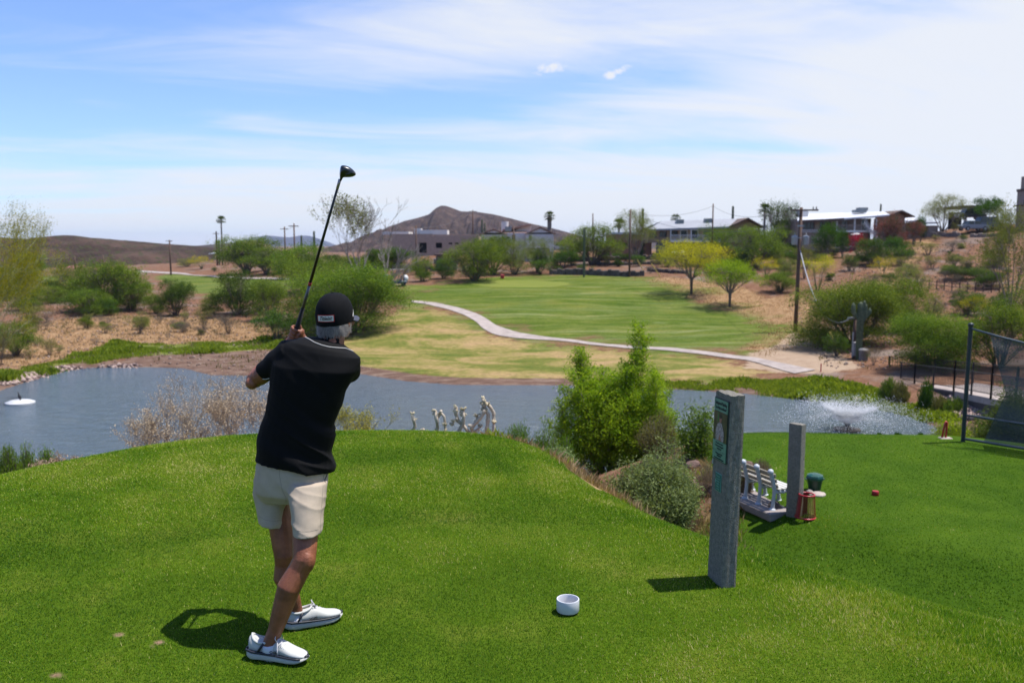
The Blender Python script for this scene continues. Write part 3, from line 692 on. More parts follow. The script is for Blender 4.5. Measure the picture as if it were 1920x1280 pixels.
def make_crown(kind, seed, nleaf, lsize, aspect=.35, droop=.0, shell=.55, fuzz=.35):
    rg = np.random.default_rng(seed); sp = crown_spec(kind)
    lobes = []
    for i in range(sp['n']):
        a = 2 * pi * i / sp['n'] * 1.618 * 2 + rg.uniform(-.4, .4); r = sp['spread'] * math.sqrt(rg.uniform(.05, 1))
        z = rg.uniform(*sp['zr']); 
        if kind not in ('vase', 'umbrella'): z -= (r / sp['spread']) ** 2 * .10
        if kind == 'umbrella': z -= (r / sp['spread']) ** 2 * .13
        if kind == 'vase': r = sp['spread'] * (.2 + .8 * (z - sp['zr'][0]) / (sp['zr'][1] - sp['zr'][0])) * rg.uniform(.3, 1)
        lr = rg.uniform(*sp['lr'])
        lobes.append((r * cos(a), r * sin(a), z, lr, lr, lr * sp['flat']))
    lobes = np.array(lobes)
    # clusters on each lobe's shell, leaves round each cluster
    ncl = max(40, nleaf // 22)
    w_ = lobes[:, 3] ** 2; w_ /= w_.sum()
    li = rg.choice(len(lobes), ncl, p=w_)
    d = rnd_dirs(rg, ncl); d[:, 2] = np.where(d[:, 2] < -.35, -d[:, 2] * .6, d[:, 2])
    rr = shell + (1 - shell) * rg.uniform(0, 1, (ncl, 1)) ** .6
    rr = rr * (1 + fuzz * (rg.uniform(0, 1, (ncl, 1)) ** 4))
    CC = lobes[li, :3] + d * rr * lobes[li, 3:6]
    CC[:, 2] = np.maximum(CC[:, 2], .04)
    ct = rg.uniform(0, 1, ncl)
    lt = rg.uniform(-.22, .22, len(lobes))[li]
    k = rg.integers(0, ncl, nleaf)
    sg = rg.uniform(.018, .05, ncl)[k][:, None]
    outd = CC[k] - np.array([0, 0, .35]); outd /= (np.linalg.norm(outd, axis=1, keepdims=True) + 1e-9)
    sz = rg.uniform(.6, 1.35, nleaf) * lsize
    off = rg.normal(size=(nleaf, 3)) * sg
    C = CC[k] + off + outd * rg.uniform(0, .05, (nleaf, 1))
    D = rnd_dirs(rg, nleaf) + outd * .6 + np.array([0, 0, -droop]); D /= np.linalg.norm(D, axis=1, keepdims=True)
    C[:, 2] = np.maximum(C[:, 2], .01)
    tint = np.clip(.5 + (ct[k] - .5) * .85 + lt[k] + rg.normal(size=nleaf) * .16, 0, 1)
    lo = np.percentile(C, 1.5, axis=0); hi = np.percentile(C, 98.5, axis=0)
    sxy = 1.0 / max(hi[0] - lo[0], hi[1] - lo[1]) ; sz_ = 1.0 / hi[2]
    SC = np.array([sxy, sxy, sz_]); C = C * SC; CC = CC * SC; lobes[:, :3] = lobes[:, :3] * SC
    crown = leaf_mesh("crown", C, D, sz, sz * aspect, tint, rg)
    # wood
    mb = MB(); rnd = random.Random(seed)
    stems = []
    for i in range(sp['stems']):
        a = 2 * pi * i / sp['stems'] + rnd.uniform(-.3, .3)
        stems.append(a)
    for j, lb in enumerate(lobes):
        a = math.atan2(lb[1], lb[0]); base = Vector((cos(a) * .03, sin(a) * .03, 0))
        tip = Vector(lb[:3]); fork = Vector((0, 0, sp['zr'][0] * (.55 if kind == 'umbrella' else .22)))
        if kind in ('umbrella', 'open', 'mesquite') and j % 2 == 0 or kind == 'umbrella':
            p = [Vector((rnd.uniform(-.008, .008), rnd.uniform(-.008, .008), -.03)), fork + Vector((cos(a) * .015, sin(a) * .015, 0))]
        else: p = [Vector((base.x, base.y, -.03)), base * 2.2 + Vector((0, 0, sp['zr'][0] * .35))]
        m_ = p[-1].lerp(tip, .5) + Vector((rnd.uniform(-.04, .04), rnd.uniform(-.04, .04), rnd.uniform(-.01, .06)))
        q = sp['tr'] * rnd.uniform(.4, .7)
        mb.tube(p + [m_, tip], [q, q * .8, q * .5, q * .22], 6)
        sub = np.nonzero(li == j)[0][:14]
        for c in sub:
            e = Vector(CC[c]); s0 = m_.lerp(tip, rnd.uniform(.2, 1)); mm = s0.lerp(e, .5) + Vector((rnd.uniform(-.02, .02), rnd.uniform(-.02, .02), rnd.uniform(0, .02)))
            mb.tube([s0, mm, e], [q * .28, q * .16, q * .06], 4, cap=False)
    return mb, crown

M_BARK = pmat("bark_grey", (.22, .18, .15), .9, .3, 14, bump=.5)
M_BARKD = pmat("bark_dark", (.15, .12, .095), .9, .3, 14, bump=.5)
M_BARKG = pmat("bark_green", (.20, .22, .10), .85, .25, 12)
LF = dict(
    mesq=leafmat("leaf_mesquite", (.065, .125, .010), (.25, .34, .035), .42),
    mesqd=leafmat("leaf_mesquite_dark", (.035, .085, .010), (.13, .215, .025), .36),
    pv=leafmat("leaf_paloverde", (.32, .32, .02), (.66, .58, .03), .45),
    pvg=leafmat("leaf_paloverde_green", (.16, .28, .01), (.36, .50, .02), .45),
    pvl=leafmat("leaf_pale_green", (.15, .19, .04), (.29, .33, .075), .4),
    bright=leafmat("leaf_bright", (.035, .105, .006), (.09, .20, .012), .35),
    willow=leafmat("leaf_willow", (.155, .31, .012), (.42, .57, .04), .55),
    sage=leafmat("leaf_sage", (.14, .21, .07), (.34, .42, .17), .38),
    sagey=leafmat("leaf_sage_yellow", (.16, .17, .05), (.30, .29, .09), .35),
    dry=leafmat("leaf_dry", (.20, .15, .09), (.36, .28, .17), .25, tcol=(1.1, 1, .8)),
    grey=leafmat("leaf_grey", (.12, .10, .075), (.21, .175, .13), .2, tcol=(1.1, 1, .8)),
    pink=leafmat("leaf_pink", (.16, .05, .045), (.50, .16, .16), .3, tcol=(1.1, .8, .7)),
    oleander=leafmat("leaf_oleander", (.045, .085, .02), (.42, .13, .12), .3, tcol=(1.1, 1, .6)),
    magenta=leafmat("leaf_magenta", (.30, .01, .03), (.62, .03, .10), .35, tcol=(1.2, .7, .8)),
    palm=leafmat("leaf_palm", (.045, .085, .018), (.13, .19, .045), .3),
    bac=leafmat("leaf_baccharis", (.10, .19, .02), (.22, .34, .05), .4),
)
PROTO = {}
def proto(key, kind, seed, nleaf, ls, leaf, bark, aspect=.35, **kw):
    mb, cr = make_crown(kind, seed, nleaf, ls, aspect, **kw)
    tm = mb.build("trunk", bark, smooth=True); cm = tm.data; bpy.data.objects.remove(tm)
    cr.materials.append(LF[leaf]); PROTO[key] = (cm, cr)
def plant(name, px, py, wpx, hpx, key, label, cat='tree', group=None, D=None, rz=None, dz=0.0, depth=1.0, parts=('trunk', 'crown')):
    """stand a plant of kind key on the ground; width and height given as they measure from here"""
    p = P(px, py, D); d = p[1]
    s = d / F_PX * math.sqrt(1 + 0) / cP * 1.0
    wd, ht = wpx * s, hpx * s
    if D is not None: ht = float(W(px, py - hpx, D)[2] - p[2])
    r = empty(name, (p[0], p[1] + 0, p[2] + dz), label, cat, group)
    r.rotation_euler = (0, 0, rz if rz is not None else (hash((px * 7 + py * 13)) % 628) / 100)
    r.scale = (wd, wd * depth, ht)
    tm, cm = PROTO[key]
    link_mesh(parts[0], tm, None, r); link_mesh(parts[1], cm, None, r)
    return r
for i in range(3):
    proto(f'mesq{i}', 'mesquite', 10 + i, 22000, .0135, 'mesq', M_BARKD, .32)
    proto(f'mbush{i}', 'mesquite_bush', 20 + i, 24000, .0135, 'mesq', M_BARKD, .32)
    proto(f'mbushd{i}', 'mesquite_bush', 30 + i, 21000, .015, 'mesqd', M_BARKD, .36)
    proto(f'small{i}', 'vase', 40 + i, 3200, .020, 'sagey', M_BARKD, .3)
    proto(f'smallg{i}', 'vase', 50 + i, 3400, .020, 'grey', M_BARKD, .16)
    proto(f'bush{i}', 'round', 60 + i, 7000, .018, 'mesqd', M_BARKD, .4)
proto('mesql', 'mesquite', 71, 80000, .0105, 'mesq', M_BARKD, .3)
proto('mbushl', 'mesquite_bush', 72, 80000, .0108, 'mesq', M_BARKD, .3)
proto('pv', 'umbrella', 80, 14000, .013, 'pv', M_BARK, .3, shell=.3)
proto('pvg', 'umbrella', 81, 13000, .014, 'pvg', M_BARK, .3, shell=.3)
proto('pvy', 'open', 82, 5000, .015, 'pv', M_BARKG, .28)
proto('pvy2', 'vase', 83, 5000, .014, 'pv', M_BARKG, .28)
proto('pale', 'open', 84, 10000, .013, 'pvl', M_BARK, .25)
proto('greent', 'open', 85, 11000, .016, 'bright', M_BARK, .4)
proto('bright', 'round', 86, 9000, .018, 'bright', M_BARK, .45)
proto('ole', 'round', 87, 9000, .018, 'oleander', M_BARK, .4)
proto('mag', 'round', 88, 3000, .022, 'magenta', M_BARK, .5)
proto('pine', 'mesquite', 89, 12000, .014, 'mesqd', M_BARK, .35)
proto('palel', 'mesquite_bush', 90, 13000, .013, 'pvl', M_BARKD, .3)
proto('dryb', 'vase', 91, 3500, .018, 'dry', M_BARK, .2)

# (name, px, base py, width px, height px, kind, label, category)
BG = [
 # --- beyond the pond, left
 ('mesquite_tree', 30, 668, 78, 64, 'mesq0', "small mesquite with rounded green crown by the marsh at the pond's left end", 'tree', None),
 ('mesquite_tree', 0, 684, 60, 70, 'small0', "thin scrubby mesquite leaning at the left edge of the photo below the yellow tree", 'tree', None),
 ('mesquite_bush', 62, 610, 60, 36, 'small1', "low olive bush on the dry bank at far left above the small mesquite", 'bush', None),
 ('mesquite_bush', 135, 562, 80, 66, 'mbush0', "left lobe of the broad mesquite thicket below the low brown hill", 'bush', None),
 ('mesquite_tree', 205, 580, 135, 88, 'mbush1', "widest, tallest mesquite of the thicket left of the near left fairway", 'tree', None),
 ('mesquite_bush', 170, 586, 95, 44, 'mbushd0', "low dark mesquite at the foot of the thicket's front", 'bush', None),
 ('mesquite_bush', 246, 582, 80, 60, 'mbush2', "greyish mesquite at the right end of the thicket", 'bush', None),
 ('mesquite_bush', 293, 588, 38, 36, 'mbush2', "little green bush between the thicket and the round dark mesquite", 'bush', None),
 ('mesquite_bush', 330, 592, 66, 66, 'mbushd1', "upright dark green mesquite standing before the left fairway", 'bush', None),
 ('mesquite_bush', 446, 590, 98, 80, 'mbushd2', "dense dark green rounded mesquite left of the golfer's club shaft", 'bush', None),
 ('mesquite_bush', 398, 588, 42, 30, 'mbush0', "small green bush against the left foot of the dense dark mesquite", 'bush', None),
 ('mesquite_bush', 505, 600, 70, 75, 'mbush1', "mesquite just left of the golfer's hands with dark branches showing", 'bush', None),
 ('mesquite_bush', 520, 640, 90, 60, 'bush1', "low green shrub at the marsh edge left of the golfer's hands", 'bush', None),
 ('mesquite_tree', 660, 622, 190, 118, 'mbushl', "biggest mesquite, spreading behind and right of the golfer's cap", 'tree', None),
 ('mesquite_tree', 590, 600, 130, 108, 'mbush0', "tall mesquite directly behind the golfer's head and shaft", 'tree', None),
 ('mesquite_tree', 572, 545, 130, 84, 'mesq1', "light green mesquite crown above the golfer, in front of the mesa", 'tree', None),
 ('mesquite_tree', 462, 512, 112, 66, 'mesq2', "round mesquite beside the two tall fan palms", 'tree', None),
 ('mesquite_tree', 500, 514, 80, 50, 'mesq1', "olive mesquite just right of the round one beside the palms", 'tree', None),
 ('mesquite_bush', 350, 500, 40, 16, 'palel', "faint yellowish scrub at the low hill's foot left of the small palo verde", 'bush', None),
 ('mesquite_tree', 745, 505, 60, 40, 'mbushd1', "dark scrub below the block building's left end", 'bush', None),
 ('mesquite_bush', 40, 545, 90, 40, 'mbush2', "broad olive mesquite low behind the yellow tree at the left edge", 'bush', None),
 ('mesquite_tree', 60, 520, 60, 44, 'mesq2', "distant mesquite by the far left strip of fairway", 'tree', None),
 ('palo_verde', 378, 504, 44, 24, 'pvy', "small yellow palo verde left of the palms on the sandy rise", 'tree', None),
 ('palo_verde', 545, 522, 72, 46, 'palel', "pale yellow-green tree between the utility poles near the mesa", 'tree', None),
 ('mesquite_bush', 402, 509, 12, 9, 'bush0', "tiny round bush on the sand beneath the fan palms", 'bush', None),
 ('mesquite_bush', 548, 478, 24, 18, 'bush1', "small dark treetop just below the mesa between two poles", 'bush', None),
 # --- centre, behind the far green
 ('mesquite_bush', 792, 527, 40, 44, 'mbush0', "small mesquite beside the brown utility pole right of the golf cart", 'bush', None),
 ('mesquite_bush', 832, 524, 42, 38, 'mbushd0', "dark low mesquite left of the largest tree behind the green", 'bush', None),
 ('mesquite_tree', 890, 526, 98, 74, 'mbush2', "largest deep green mesquite behind the left end of the putting green", 'tree', None),
 ('mesquite_tree', 925, 505, 90, 62, 'mesq0', "light green mesquite in front of the white tiled-roof house's left gable", 'tree', None),
 ('mesquite_tree', 965, 510, 70, 62, 'palel', "yellowish mesquite in the middle of the row before the white house", 'tree', None),
 ('mesquite_tree', 1008, 500, 62, 56, 'pale', "thin yellow-green tree covering the white house's right gable", 'tree', None),
 ('mesquite_bush', 1008, 500, 34, 32, 'bright', "dark glossy bush right of centre in the row before the white house", 'bush', None),
 ('mesquite_bush', 1012, 514, 48, 26, 'bush2', "low green bush at the right end of the row before the white house", 'bush', None),
 ('mesquite_bush', 1055, 496, 52, 26, 'bright', "low wide hedge-like bush just below the parked white car", 'bush', None),
 ('mesquite_tree', 1112, 486, 112, 62, 'mesq1', "wide feathery mesquite between the parked white car and the salmon house", 'tree', None),
 ('mesquite_tree', 1192, 478, 84, 84, 'pale', "tall grey-green tree behind the brown pole, before the salmon house", 'tree', None),
 ('desert_bush', 1090, 509, 22, 14, 'bush0', "round green shrub on the gravel terrace above the low wall", 'bush', None),
 ('desert_bush', 1110, 509, 16, 10, 'small1', "yellowish tuft beside the round shrub on the gravel terrace", 'bush', None),
 ('desert_bush', 1157, 500, 15, 16, 'bush1', "dark little shrub on the terrace left of the brown pole", 'bush', None),
 ('desert_bush', 1047, 510, 16, 11, 'bush2', "dark clump at the left end of the low terrace wall", 'bush', None),
 ('desert_bush', 1220, 512, 26, 16, 'smallg0', "sparse shrub right of the brown pole at the terrace's end", 'bush', None),
 ('palo_verde', 1296, 552, 128, 98, 'pv', "larger yellow-flowered palo verde at the right edge of the fairway", 'tree', None),
 ('palo_verde', 1368, 575, 112, 86, 'pvg', "smaller lime green palo verde with crooked trunk on the fairway edge", 'tree', None),
 ('mesquite_tree', 1345, 478, 70, 52, 'mbush0', "mesquite hugging the right half of the grey-roofed house's balcony", 'tree', None),
 ('mesquite_tree', 1418, 496, 98, 70, 'mesq2', "broad mesquite between the grey-roofed house and the crossarm pole", 'tree', None),
 ('oleander', 1362, 492, 40, 26, 'ole', "reddish shrub at the base of the grey-roofed house", 'bush', None),
 ('mesquite_bush', 1395, 500, 30, 30, 'bush2', "dark shrub under the broad mesquite's left side", 'bush', None),
 ('mesquite_bush', 1398, 505, 22, 16, 'smallg1', "grey shrub on the bank above the lime green palo verde", 'bush', None),
 ('desert_bush', 1462, 548, 64, 38, 'mbush1', "olive bush at the fairway edge left of the crossarm pole", 'bush', None),
 ('palo_verde', 1533, 545, 66, 66, 'pvy2', "bright yellow palo verde just right of the crossarm pole", 'tree', None),
 ('palo_verde', 1436, 520, 52, 36, 'pvy', "low yellowish shrub above the olive bush on the slope", 'bush', None),
 ('mesquite_tree', 1456, 470, 76, 90, 'pine', "tall dark pine-like tree between the two flat-roofed houses", 'tree', None),
 # --- right hillside
 ('garden_tree', 1548, 463, 46, 42, 'bright', "clipped round bright green tree in front of the white-roofed house", 'tree', None),
 ('garden_tree', 1580, 466, 24, 36, 'bright', "narrow bright green tree right of the clipped round one", 'tree', None),
 ('bougainvillea', 1608, 466, 34, 28, 'mag', "magenta bougainvillea below the white-roofed house's balcony", 'bush', None),
 ('oleander', 1666, 454, 58, 48, 'ole', "large pink-flowering oleander at the right end of the white-roofed house", 'bush', None),
 ('oleander', 1714, 443, 36, 28, 'ole', "smaller pinkish oleander right of the white-roofed house", 'bush', None),
 ('garden_tree', 1727, 432, 20, 26, 'bright', "small dark green tree by the low white outbuilding", 'tree', None),
 ('mesquite_bush', 1680, 467, 38, 22, 'bright', "bright low bush under the large oleander", 'bush', None),
 ('mesquite_tree', 1634, 497, 58, 48, 'mbushd0', "dark V-shaped mesquite on the bare slope below the bougainvillea", 'tree', None),
 ('mesquite_bush', 1592, 508, 32, 30, 'bush1', "round dark bush left of the V-shaped mesquite, casting shadow", 'bush', None),
 ('palo_verde', 1655, 520, 48, 38, 'pvy', "yellow bush below the V-shaped mesquite", 'bush', None),
 ('desert_bush', 1706, 516, 46, 22, 'palel', "low light green bush right of the yellow bush on the slope", 'bush', None),
 ('desert_bush', 1772, 528, 34, 26, 'smallg2', "spiky dark grey bush alone on the bare slope", 'bush', None),
 ('desert_bush', 1740, 478, 48, 24, 'small2', "pale sprawling bush high on the bare slope", 'bush', None),
 ('desert_bush', 1852, 481, 24, 18, 'smallg0', "small dark bush high on the slope at right", 'bush', None),
 ('desert_bush', 1806, 452, 16, 13, 'bush0', "round green bush against the stone rubble wall", 'bush', None),
 ('desert_bush', 1780, 477, 8, 6, 'bush1', "tiny bush on the bare slope under the rubble wall", 'bush', None),
 ('desert_bush', 1830, 500, 10, 7, 'smallg1', "tiny grey tuft on the slope right of the spiky bush", 'bush', None),
 ('palo_verde', 1768, 432, 92, 66, 'pale', "broad pale palo verde on the skyline above the rubble wall", 'tree', None),
 ('garden_tree', 1850, 418, 60, 48, 'greent', "bright green tree behind the parked cars on the skyline", 'tree', None),
 ('desert_bush', 1884, 424, 30, 28, 'mbush0', "green bush at the skyline right of the parked cars", 'bush', None),
 ('mesquite_bush', 1790, 432, 20, 20, 'small0', "pale little bush at the foot of the skyline palo verde", 'bush', None),
 ('mesquite_tree', 1895, 600, 120, 210, 'pale', "tall thin yellowish mesquite at the right edge above the netting", 'tree', None),
 ('palo_verde', 1828, 602, 58, 46, 'pvy', "yellow-green shrub on the slope above the netting's corner pole", 'bush', None),
 ('mesquite_bush', 1710, 548, 62, 44, 'sagepale', "greyish shrub on the slope above the large hillside mesquite", 'bush', None),
 ('mesquite_tree', 1598, 645, 178, 112, 'mbushl', "large mesquite filling the slope behind the saguaro", 'tree', None),
 ('mesquite_tree', 1682, 622, 110, 96, 'mbush2', "mesquite adjoining the large hillside one on its right", 'tree', None),
 ('mesquite_bush', 1568, 668, 52, 46, 'bush0', "round dark shrub at the left foot of the saguaro", 'bush', None),
 ('desert_bush', 1638, 684, 36, 34, 'dryb', "tan dry shrub right of the metal trash can", 'bush', None),
 ('desert_bush', 1620, 676, 22, 20, 'bush2', "dark shrub directly behind the metal trash can", 'bush', None),
 ('mesquite_tree', 1752, 692, 150, 100, 'mbushl', "dense green mesquite behind the iron railing's left half", 'tree', None),
 ('mesquite_tree', 1872, 690, 130, 120, 'mbush1', "wide green mesquite seen through the black netting", 'tree', None),
 ('mesquite_tree', 1940, 640, 120, 110, 'mbush0', "mesquite cut by the right edge of the photo above the netting rail", 'tree', None),
 ('palo_verde', 1745, 600, 44, 50, 'palel', "thin green bush between the hillside mesquites and the post fence", 'bush', None),
 ('desert_bush', 1760, 592, 40, 26, 'smallg1', "grey twiggy shrub left of the small post fence", 'bush', None),
 ('palo_verde', 1508, 522, 40, 60, 'small1', "straggly yellow shrub right below the crossarm pole's transformers", 'bush', None),
 ('desert_bush', 1545, 480, 60, 30, 'small0', "golden scrub on the terrace under the clipped round tree", 'bush', None),
 # --- desert scrub on the left bank
 ('desert_bush', 262, 626, 48, 42, 'small0', "dark-stemmed scrub bush alone on the straw bank above the marsh", 'bush', None),
 ('desert_bush', 195, 612, 44, 22, 'smallg0', "grey scrub on the gravelly left bank", 'bush', None),
 ('desert_bush', 345, 622, 52, 24, 'smallg1', "low spreading grey twigs on the straw bank", 'bush', None),
 ('desert_bush', 382, 617, 34, 36, 'small2', "upright brown-stemmed bush left of the larger grey one", 'bush', None),
 ('desert_bush', 428, 626, 52, 44, 'smallg2', "larger grey twiggy bush left of the golfer's shoulder", 'bush', None),
 ('desert_bush', 300, 606, 30, 16, 'smallg2', "tiny grey scrub before the upright dark mesquite", 'bush', None),
 ('desert_bush', 90, 604, 30, 20, 'smallg0', "faded grey scrub near the gravel patch at far left", 'bush', None),
 ('mesquite_bush', 60, 572, 70, 40, 'small2', "olive scrub under the yellow tree's outer branches", 'bush', None),
 ('mesquite_bush', 100, 560, 50, 30, 'mbushd1', "dark scrub at the thicket's left foot", 'bush', None),
]
PROTO['sagepale'] = PROTO['palel']
NEAR = {(1548, 463): 111, (1580, 466): 112, (1608, 466): 114, (1666, 454): 112, (1714, 443): 120, (1727, 432): 122, (1680, 467): 109, (1345, 478): 113, (1112, 486): 117, (1192, 478): 119, (1362, 492): 111,
        (1395, 500): 107, (925, 505): 109, (965, 510): 108, (1008, 500): 110, (1768, 432): 127, (1850, 418): 130, (1884, 424): 120, (1055, 496): 113, (1418, 496): 108, (1790, 432): 125, (1456, 470): 126, (745, 505): 128, (832, 524): 104}
for name, px, py, wd, ht, key, lab, cat, grp in BG:
    plant(name, px, py, wd, ht, key, lab, cat, grp, D=NEAR.get((px, py)))

LANDMARKS = [(1609, 640, "the saguaro"), (1608, 455, "the magenta bougainvillea"), (1491, 560, "the crossarm pole"), (1368, 550, "the lime green palo verde"), (1296, 520, "the yellow palo verde"), (1772, 520, "the spiky dark bush"),
    (1840, 425, "the parked cars"), (1765, 443, "the left rubble wall"), (1850, 444, "the right rubble wall"), (1813, 612, "the netting's corner pole"), (1780, 545, "the post fence"), (1666, 430, "the large pink oleander"), (1634, 480, "the V-shaped mesquite"),
    (1618, 675, "the trash can"), (1200, 460, "the salmon house"), (1180, 500, "the brown pole by the green"), (1000, 445, "the white tiled house"), (748, 528, "the golf cart"), (1598, 600, "the large hillside mesquite"), (132, 500, "the red ramada"),
    (440, 515, "the near left fairway"), (475, 700, "the golfer's elbow"), (38, 755, "the white float"), (205, 540, "the tall thicket mesquite"), (330, 560, "the upright dark mesquite"), (446, 550, "the dense dark mesquite"), (262, 605, "the lone dark-stemmed bush"),
    (428, 605, "the large grey twiggy bush"), (60, 640, "the small marsh mesquite"), (1548, 440, "the clipped round tree"), (1270, 465, "the white pickup"), (1418, 470, "the broad terrace mesquite"), (1240, 519, "the leaning yellow guard"), (1050, 468, "the white car"), (890, 490, "the largest tree behind the green"),
    (1112, 460, "the wide feathery mesquite"), (722, 520, "the leaning dead tree"), (842, 487, "the stone shed"), (462, 490, "the mesquite by the palms"), (553, 460, "the taller pole by the mesa"), (1740, 478, "the pale sprawling bush"), (1680, 457, "the bright low hedge bush"), (1533, 520, "the bright yellow palo verde"), (1852, 475, "the high dark slope bush")]
KINDW = (('smallg', "grey twiggy scrub"), ('small', "pale yellowish scrub"), ('mbushd', "dark green bush"), ('mbush', "rounded green bush"), ('bush', "little dense dark bush"), ('palel', "pale yellow-green bush"))
PENDING = []
def to_px(v):
    d = np.array(v) - CAM; f = d[1] * cP - d[2] * sP; u = d[1] * sP + d[2] * cP; return 960 + F_PX * d[0] / f, 640 - F_PX * u / f
def scrub_field(poly, n, keys, lab, grp, seed, s0, s1, cat='bush', name='desert_bush', avoid=()):
    rg = np.random.default_rng(seed); Pp = PP(poly); lo, hi = Pp.min(0), Pp.max(0); k = 0; tries = 0
    while k < n and tries < 4000:
        tries += 1; q = rg.uniform(lo, hi)
        if poly_sd(Pp, q[0], q[1]) > 0 or poly_sd(POND, q[0], q[1]) < 2 or poly_sd(Z_FAIR, q[0], q[1]) < 4 or poly_sd(Z_LFAIR, q[0], q[1]) < 2: continue
        z = float(H(q[0], q[1])); px, py = to_px((q[0], q[1], z))
        if not (8 < px < 1912): continue
        r = empty(name, (q[0], q[1], z - .03), lab, cat, grp); w_ = rg.uniform(s0, s1); r.scale = (w_, w_, w_ * rg.uniform(.5, .8)); r.rotation_euler = (0, 0, rg.uniform(0, 6.28))
        key = keys[k % len(keys)]; tm, cm = PROTO[key]; link_mesh('trunk', tm, None, r); link_mesh('crown', cm, None, r); k += 1
        kw = next(w2 for p_, w2 in KINDW if key.startswith(p_)); L_ = min(LANDMARKS, key=lambda m: (m[0] - px) ** 2 + (1.6 * (m[1] - py)) ** 2); dx, dy = px - L_[0], py - L_[1]
        dr = ("left of" if dx < 0 else "right of") if abs(dx) > abs(dy) * 1.1 else ("above" if dy < 0 else "below")
        PENDING.append((f"{kw} {dr} {L_[2]}", math.hypot(dx, dy), r))
def finish_labels():
    ords = ["nearest", "second nearest", "third nearest", "fourth nearest", "fifth nearest", "sixth nearest", "seventh nearest", "eighth nearest", "ninth nearest", "tenth nearest"]
    by = {}
    for l, d, r in PENDING: by.setdefault(l, []).append((d, r))
    for l, g in by.items():
        g.sort(key=lambda t: t[0])
        for i, (d, r) in enumerate(g):
            if len(g) == 1: r['label'] = l
            else: a_, b_ = l.split(' the ', 1); r['label'] = f"{a_} the {b_}, {ords[min(i, 9)]} one to it"
scrub_field([(1500, 560), (1560, 520), (1640, 475), (1720, 450), (1900, 440), (1915, 560), (1850, 620), (1740, 560), (1600, 540)], 58, ['smallg0', 'small1', 'mbush0', 'smallg2', 'bush1', 'mbushd1', 'small2'], "small scrub bush dotted over the bare slope below the rubble walls", "scrub dotted over the right slope", 5, .7, 3.0)
scrub_field([(20, 640), (60, 600), (200, 592), (470, 600), (520, 625), (430, 636), (200, 640), (110, 668), (20, 685)], 34, ['smallg0', 'small1', 'smallg1', 'small2', 'mbush1'], "small twiggy scrub bush dotted over the straw bank left of the golfer", "scrub dotted over the left bank", 6, .5, 1.5)
scrub_field([(1215, 500), (1300, 510), (1440, 520), (1500, 530), (1590, 480), (1500, 470), (1400, 490), (1250, 480)], 40, ['mbush0', 'mbushd1', 'small0', 'bush1', 'palel', 'mbush2'], "garden shrub on the stony terraces below the two-storey houses", "shrubs on the terraces below the houses", 7, 1.0, 3.0)
scrub_field([(500, 505), (700, 500), (800, 505), (770, 520), (640, 520), (520, 515)], 16, ['mbush0', 'mbush1', 'palel', 'mbushd0'], "olive shrub in the scrub belt behind the far cart path", "shrubs in the belt behind the path", 8, 2.0, 4.5)
scrub_field([(1000, 505), (1060, 480), (1250, 478), (1250, 500), (1100, 500)], 22, ['mbush0', 'mbushd1', 'bush1', 'bush2', 'small1'], "small shrub on the gravel terraces above the far green", "shrubs on the gravel terraces", 9, .8, 2.2)
scrub_field([(0, 575), (0, 520), (60, 530), (140, 560), (300, 575), (330, 590), (100, 600)], 22, ['mbush0', 'mbush2', 'mbushd0', 'small1'], "olive scrub among the mesquite thicket on the far left bank", "scrub among the left thicket", 10, 1.5, 4.0)

finish_labels()
# ---- twiggy trees -------------------------------------------------
def twig_tree(mb, rnd, p, d, length, rad, depth, spread=.55, up=.12, n=5, minr=.003, tips=None, sub=(2, 3)):
    pts = [p.copy()]; rs = [rad]; cur = p.copy(); dr = d.normalized(); seg = 4
    for i in range(seg):
        dr = (dr + Vector((rnd.uniform(-1, 1), rnd.uniform(-1, 1), rnd.uniform(-1, 1))) * .16 + Vector((0, 0, up * .3))).normalized()
        cur = cur + dr * (length / seg); pts.append(cur.copy()); rs.append(max(minr, rad * (1 - .55 * (i + 1) / seg)))
    mb.tube(pts, rs, n if rad > .02 else 4, cap=False)
    if tips is not None and depth <= 1: tips += [pts[-1], pts[2]]
    if depth <= 0: return
    for k in range(rnd.randint(*sub)):
        ax = Vector((rnd.uniform(-1, 1), rnd.uniform(-1, 1), rnd.uniform(-.3, .6))).normalized()
        nd = (dr + ax * spread * rnd.uniform(.7, 1.3)).normalized()
        twig_tree(mb, rnd, cur if k < 2 else pts[2], nd, length * rnd.uniform(.62, .85), rs[-1] * .8, depth - 1, spread, up, n, minr, tips, sub)
def tip_leaves(tips, n, sig, ls, aspect, seed, sel=None):
    rg = np.random.default_rng(seed); T = np.array([tuple(t) for t in tips])
    if sel is not None: T = T[[sel(t) for t in T]]
    k = rg.integers(0, len(T), n)
    C = T[k] + rg.normal(size=(n, 3)) * sig
    ct = rg.uniform(0, 1, len(T))[k]
    sz = rg.uniform(.6, 1.3, n) * ls
    D = rnd_dirs(rg, n); return leaf_mesh("crown", C, D, sz, sz * aspect, np.clip(ct * .6 + rg.uniform(0, .4, n), 0, 1), rg)

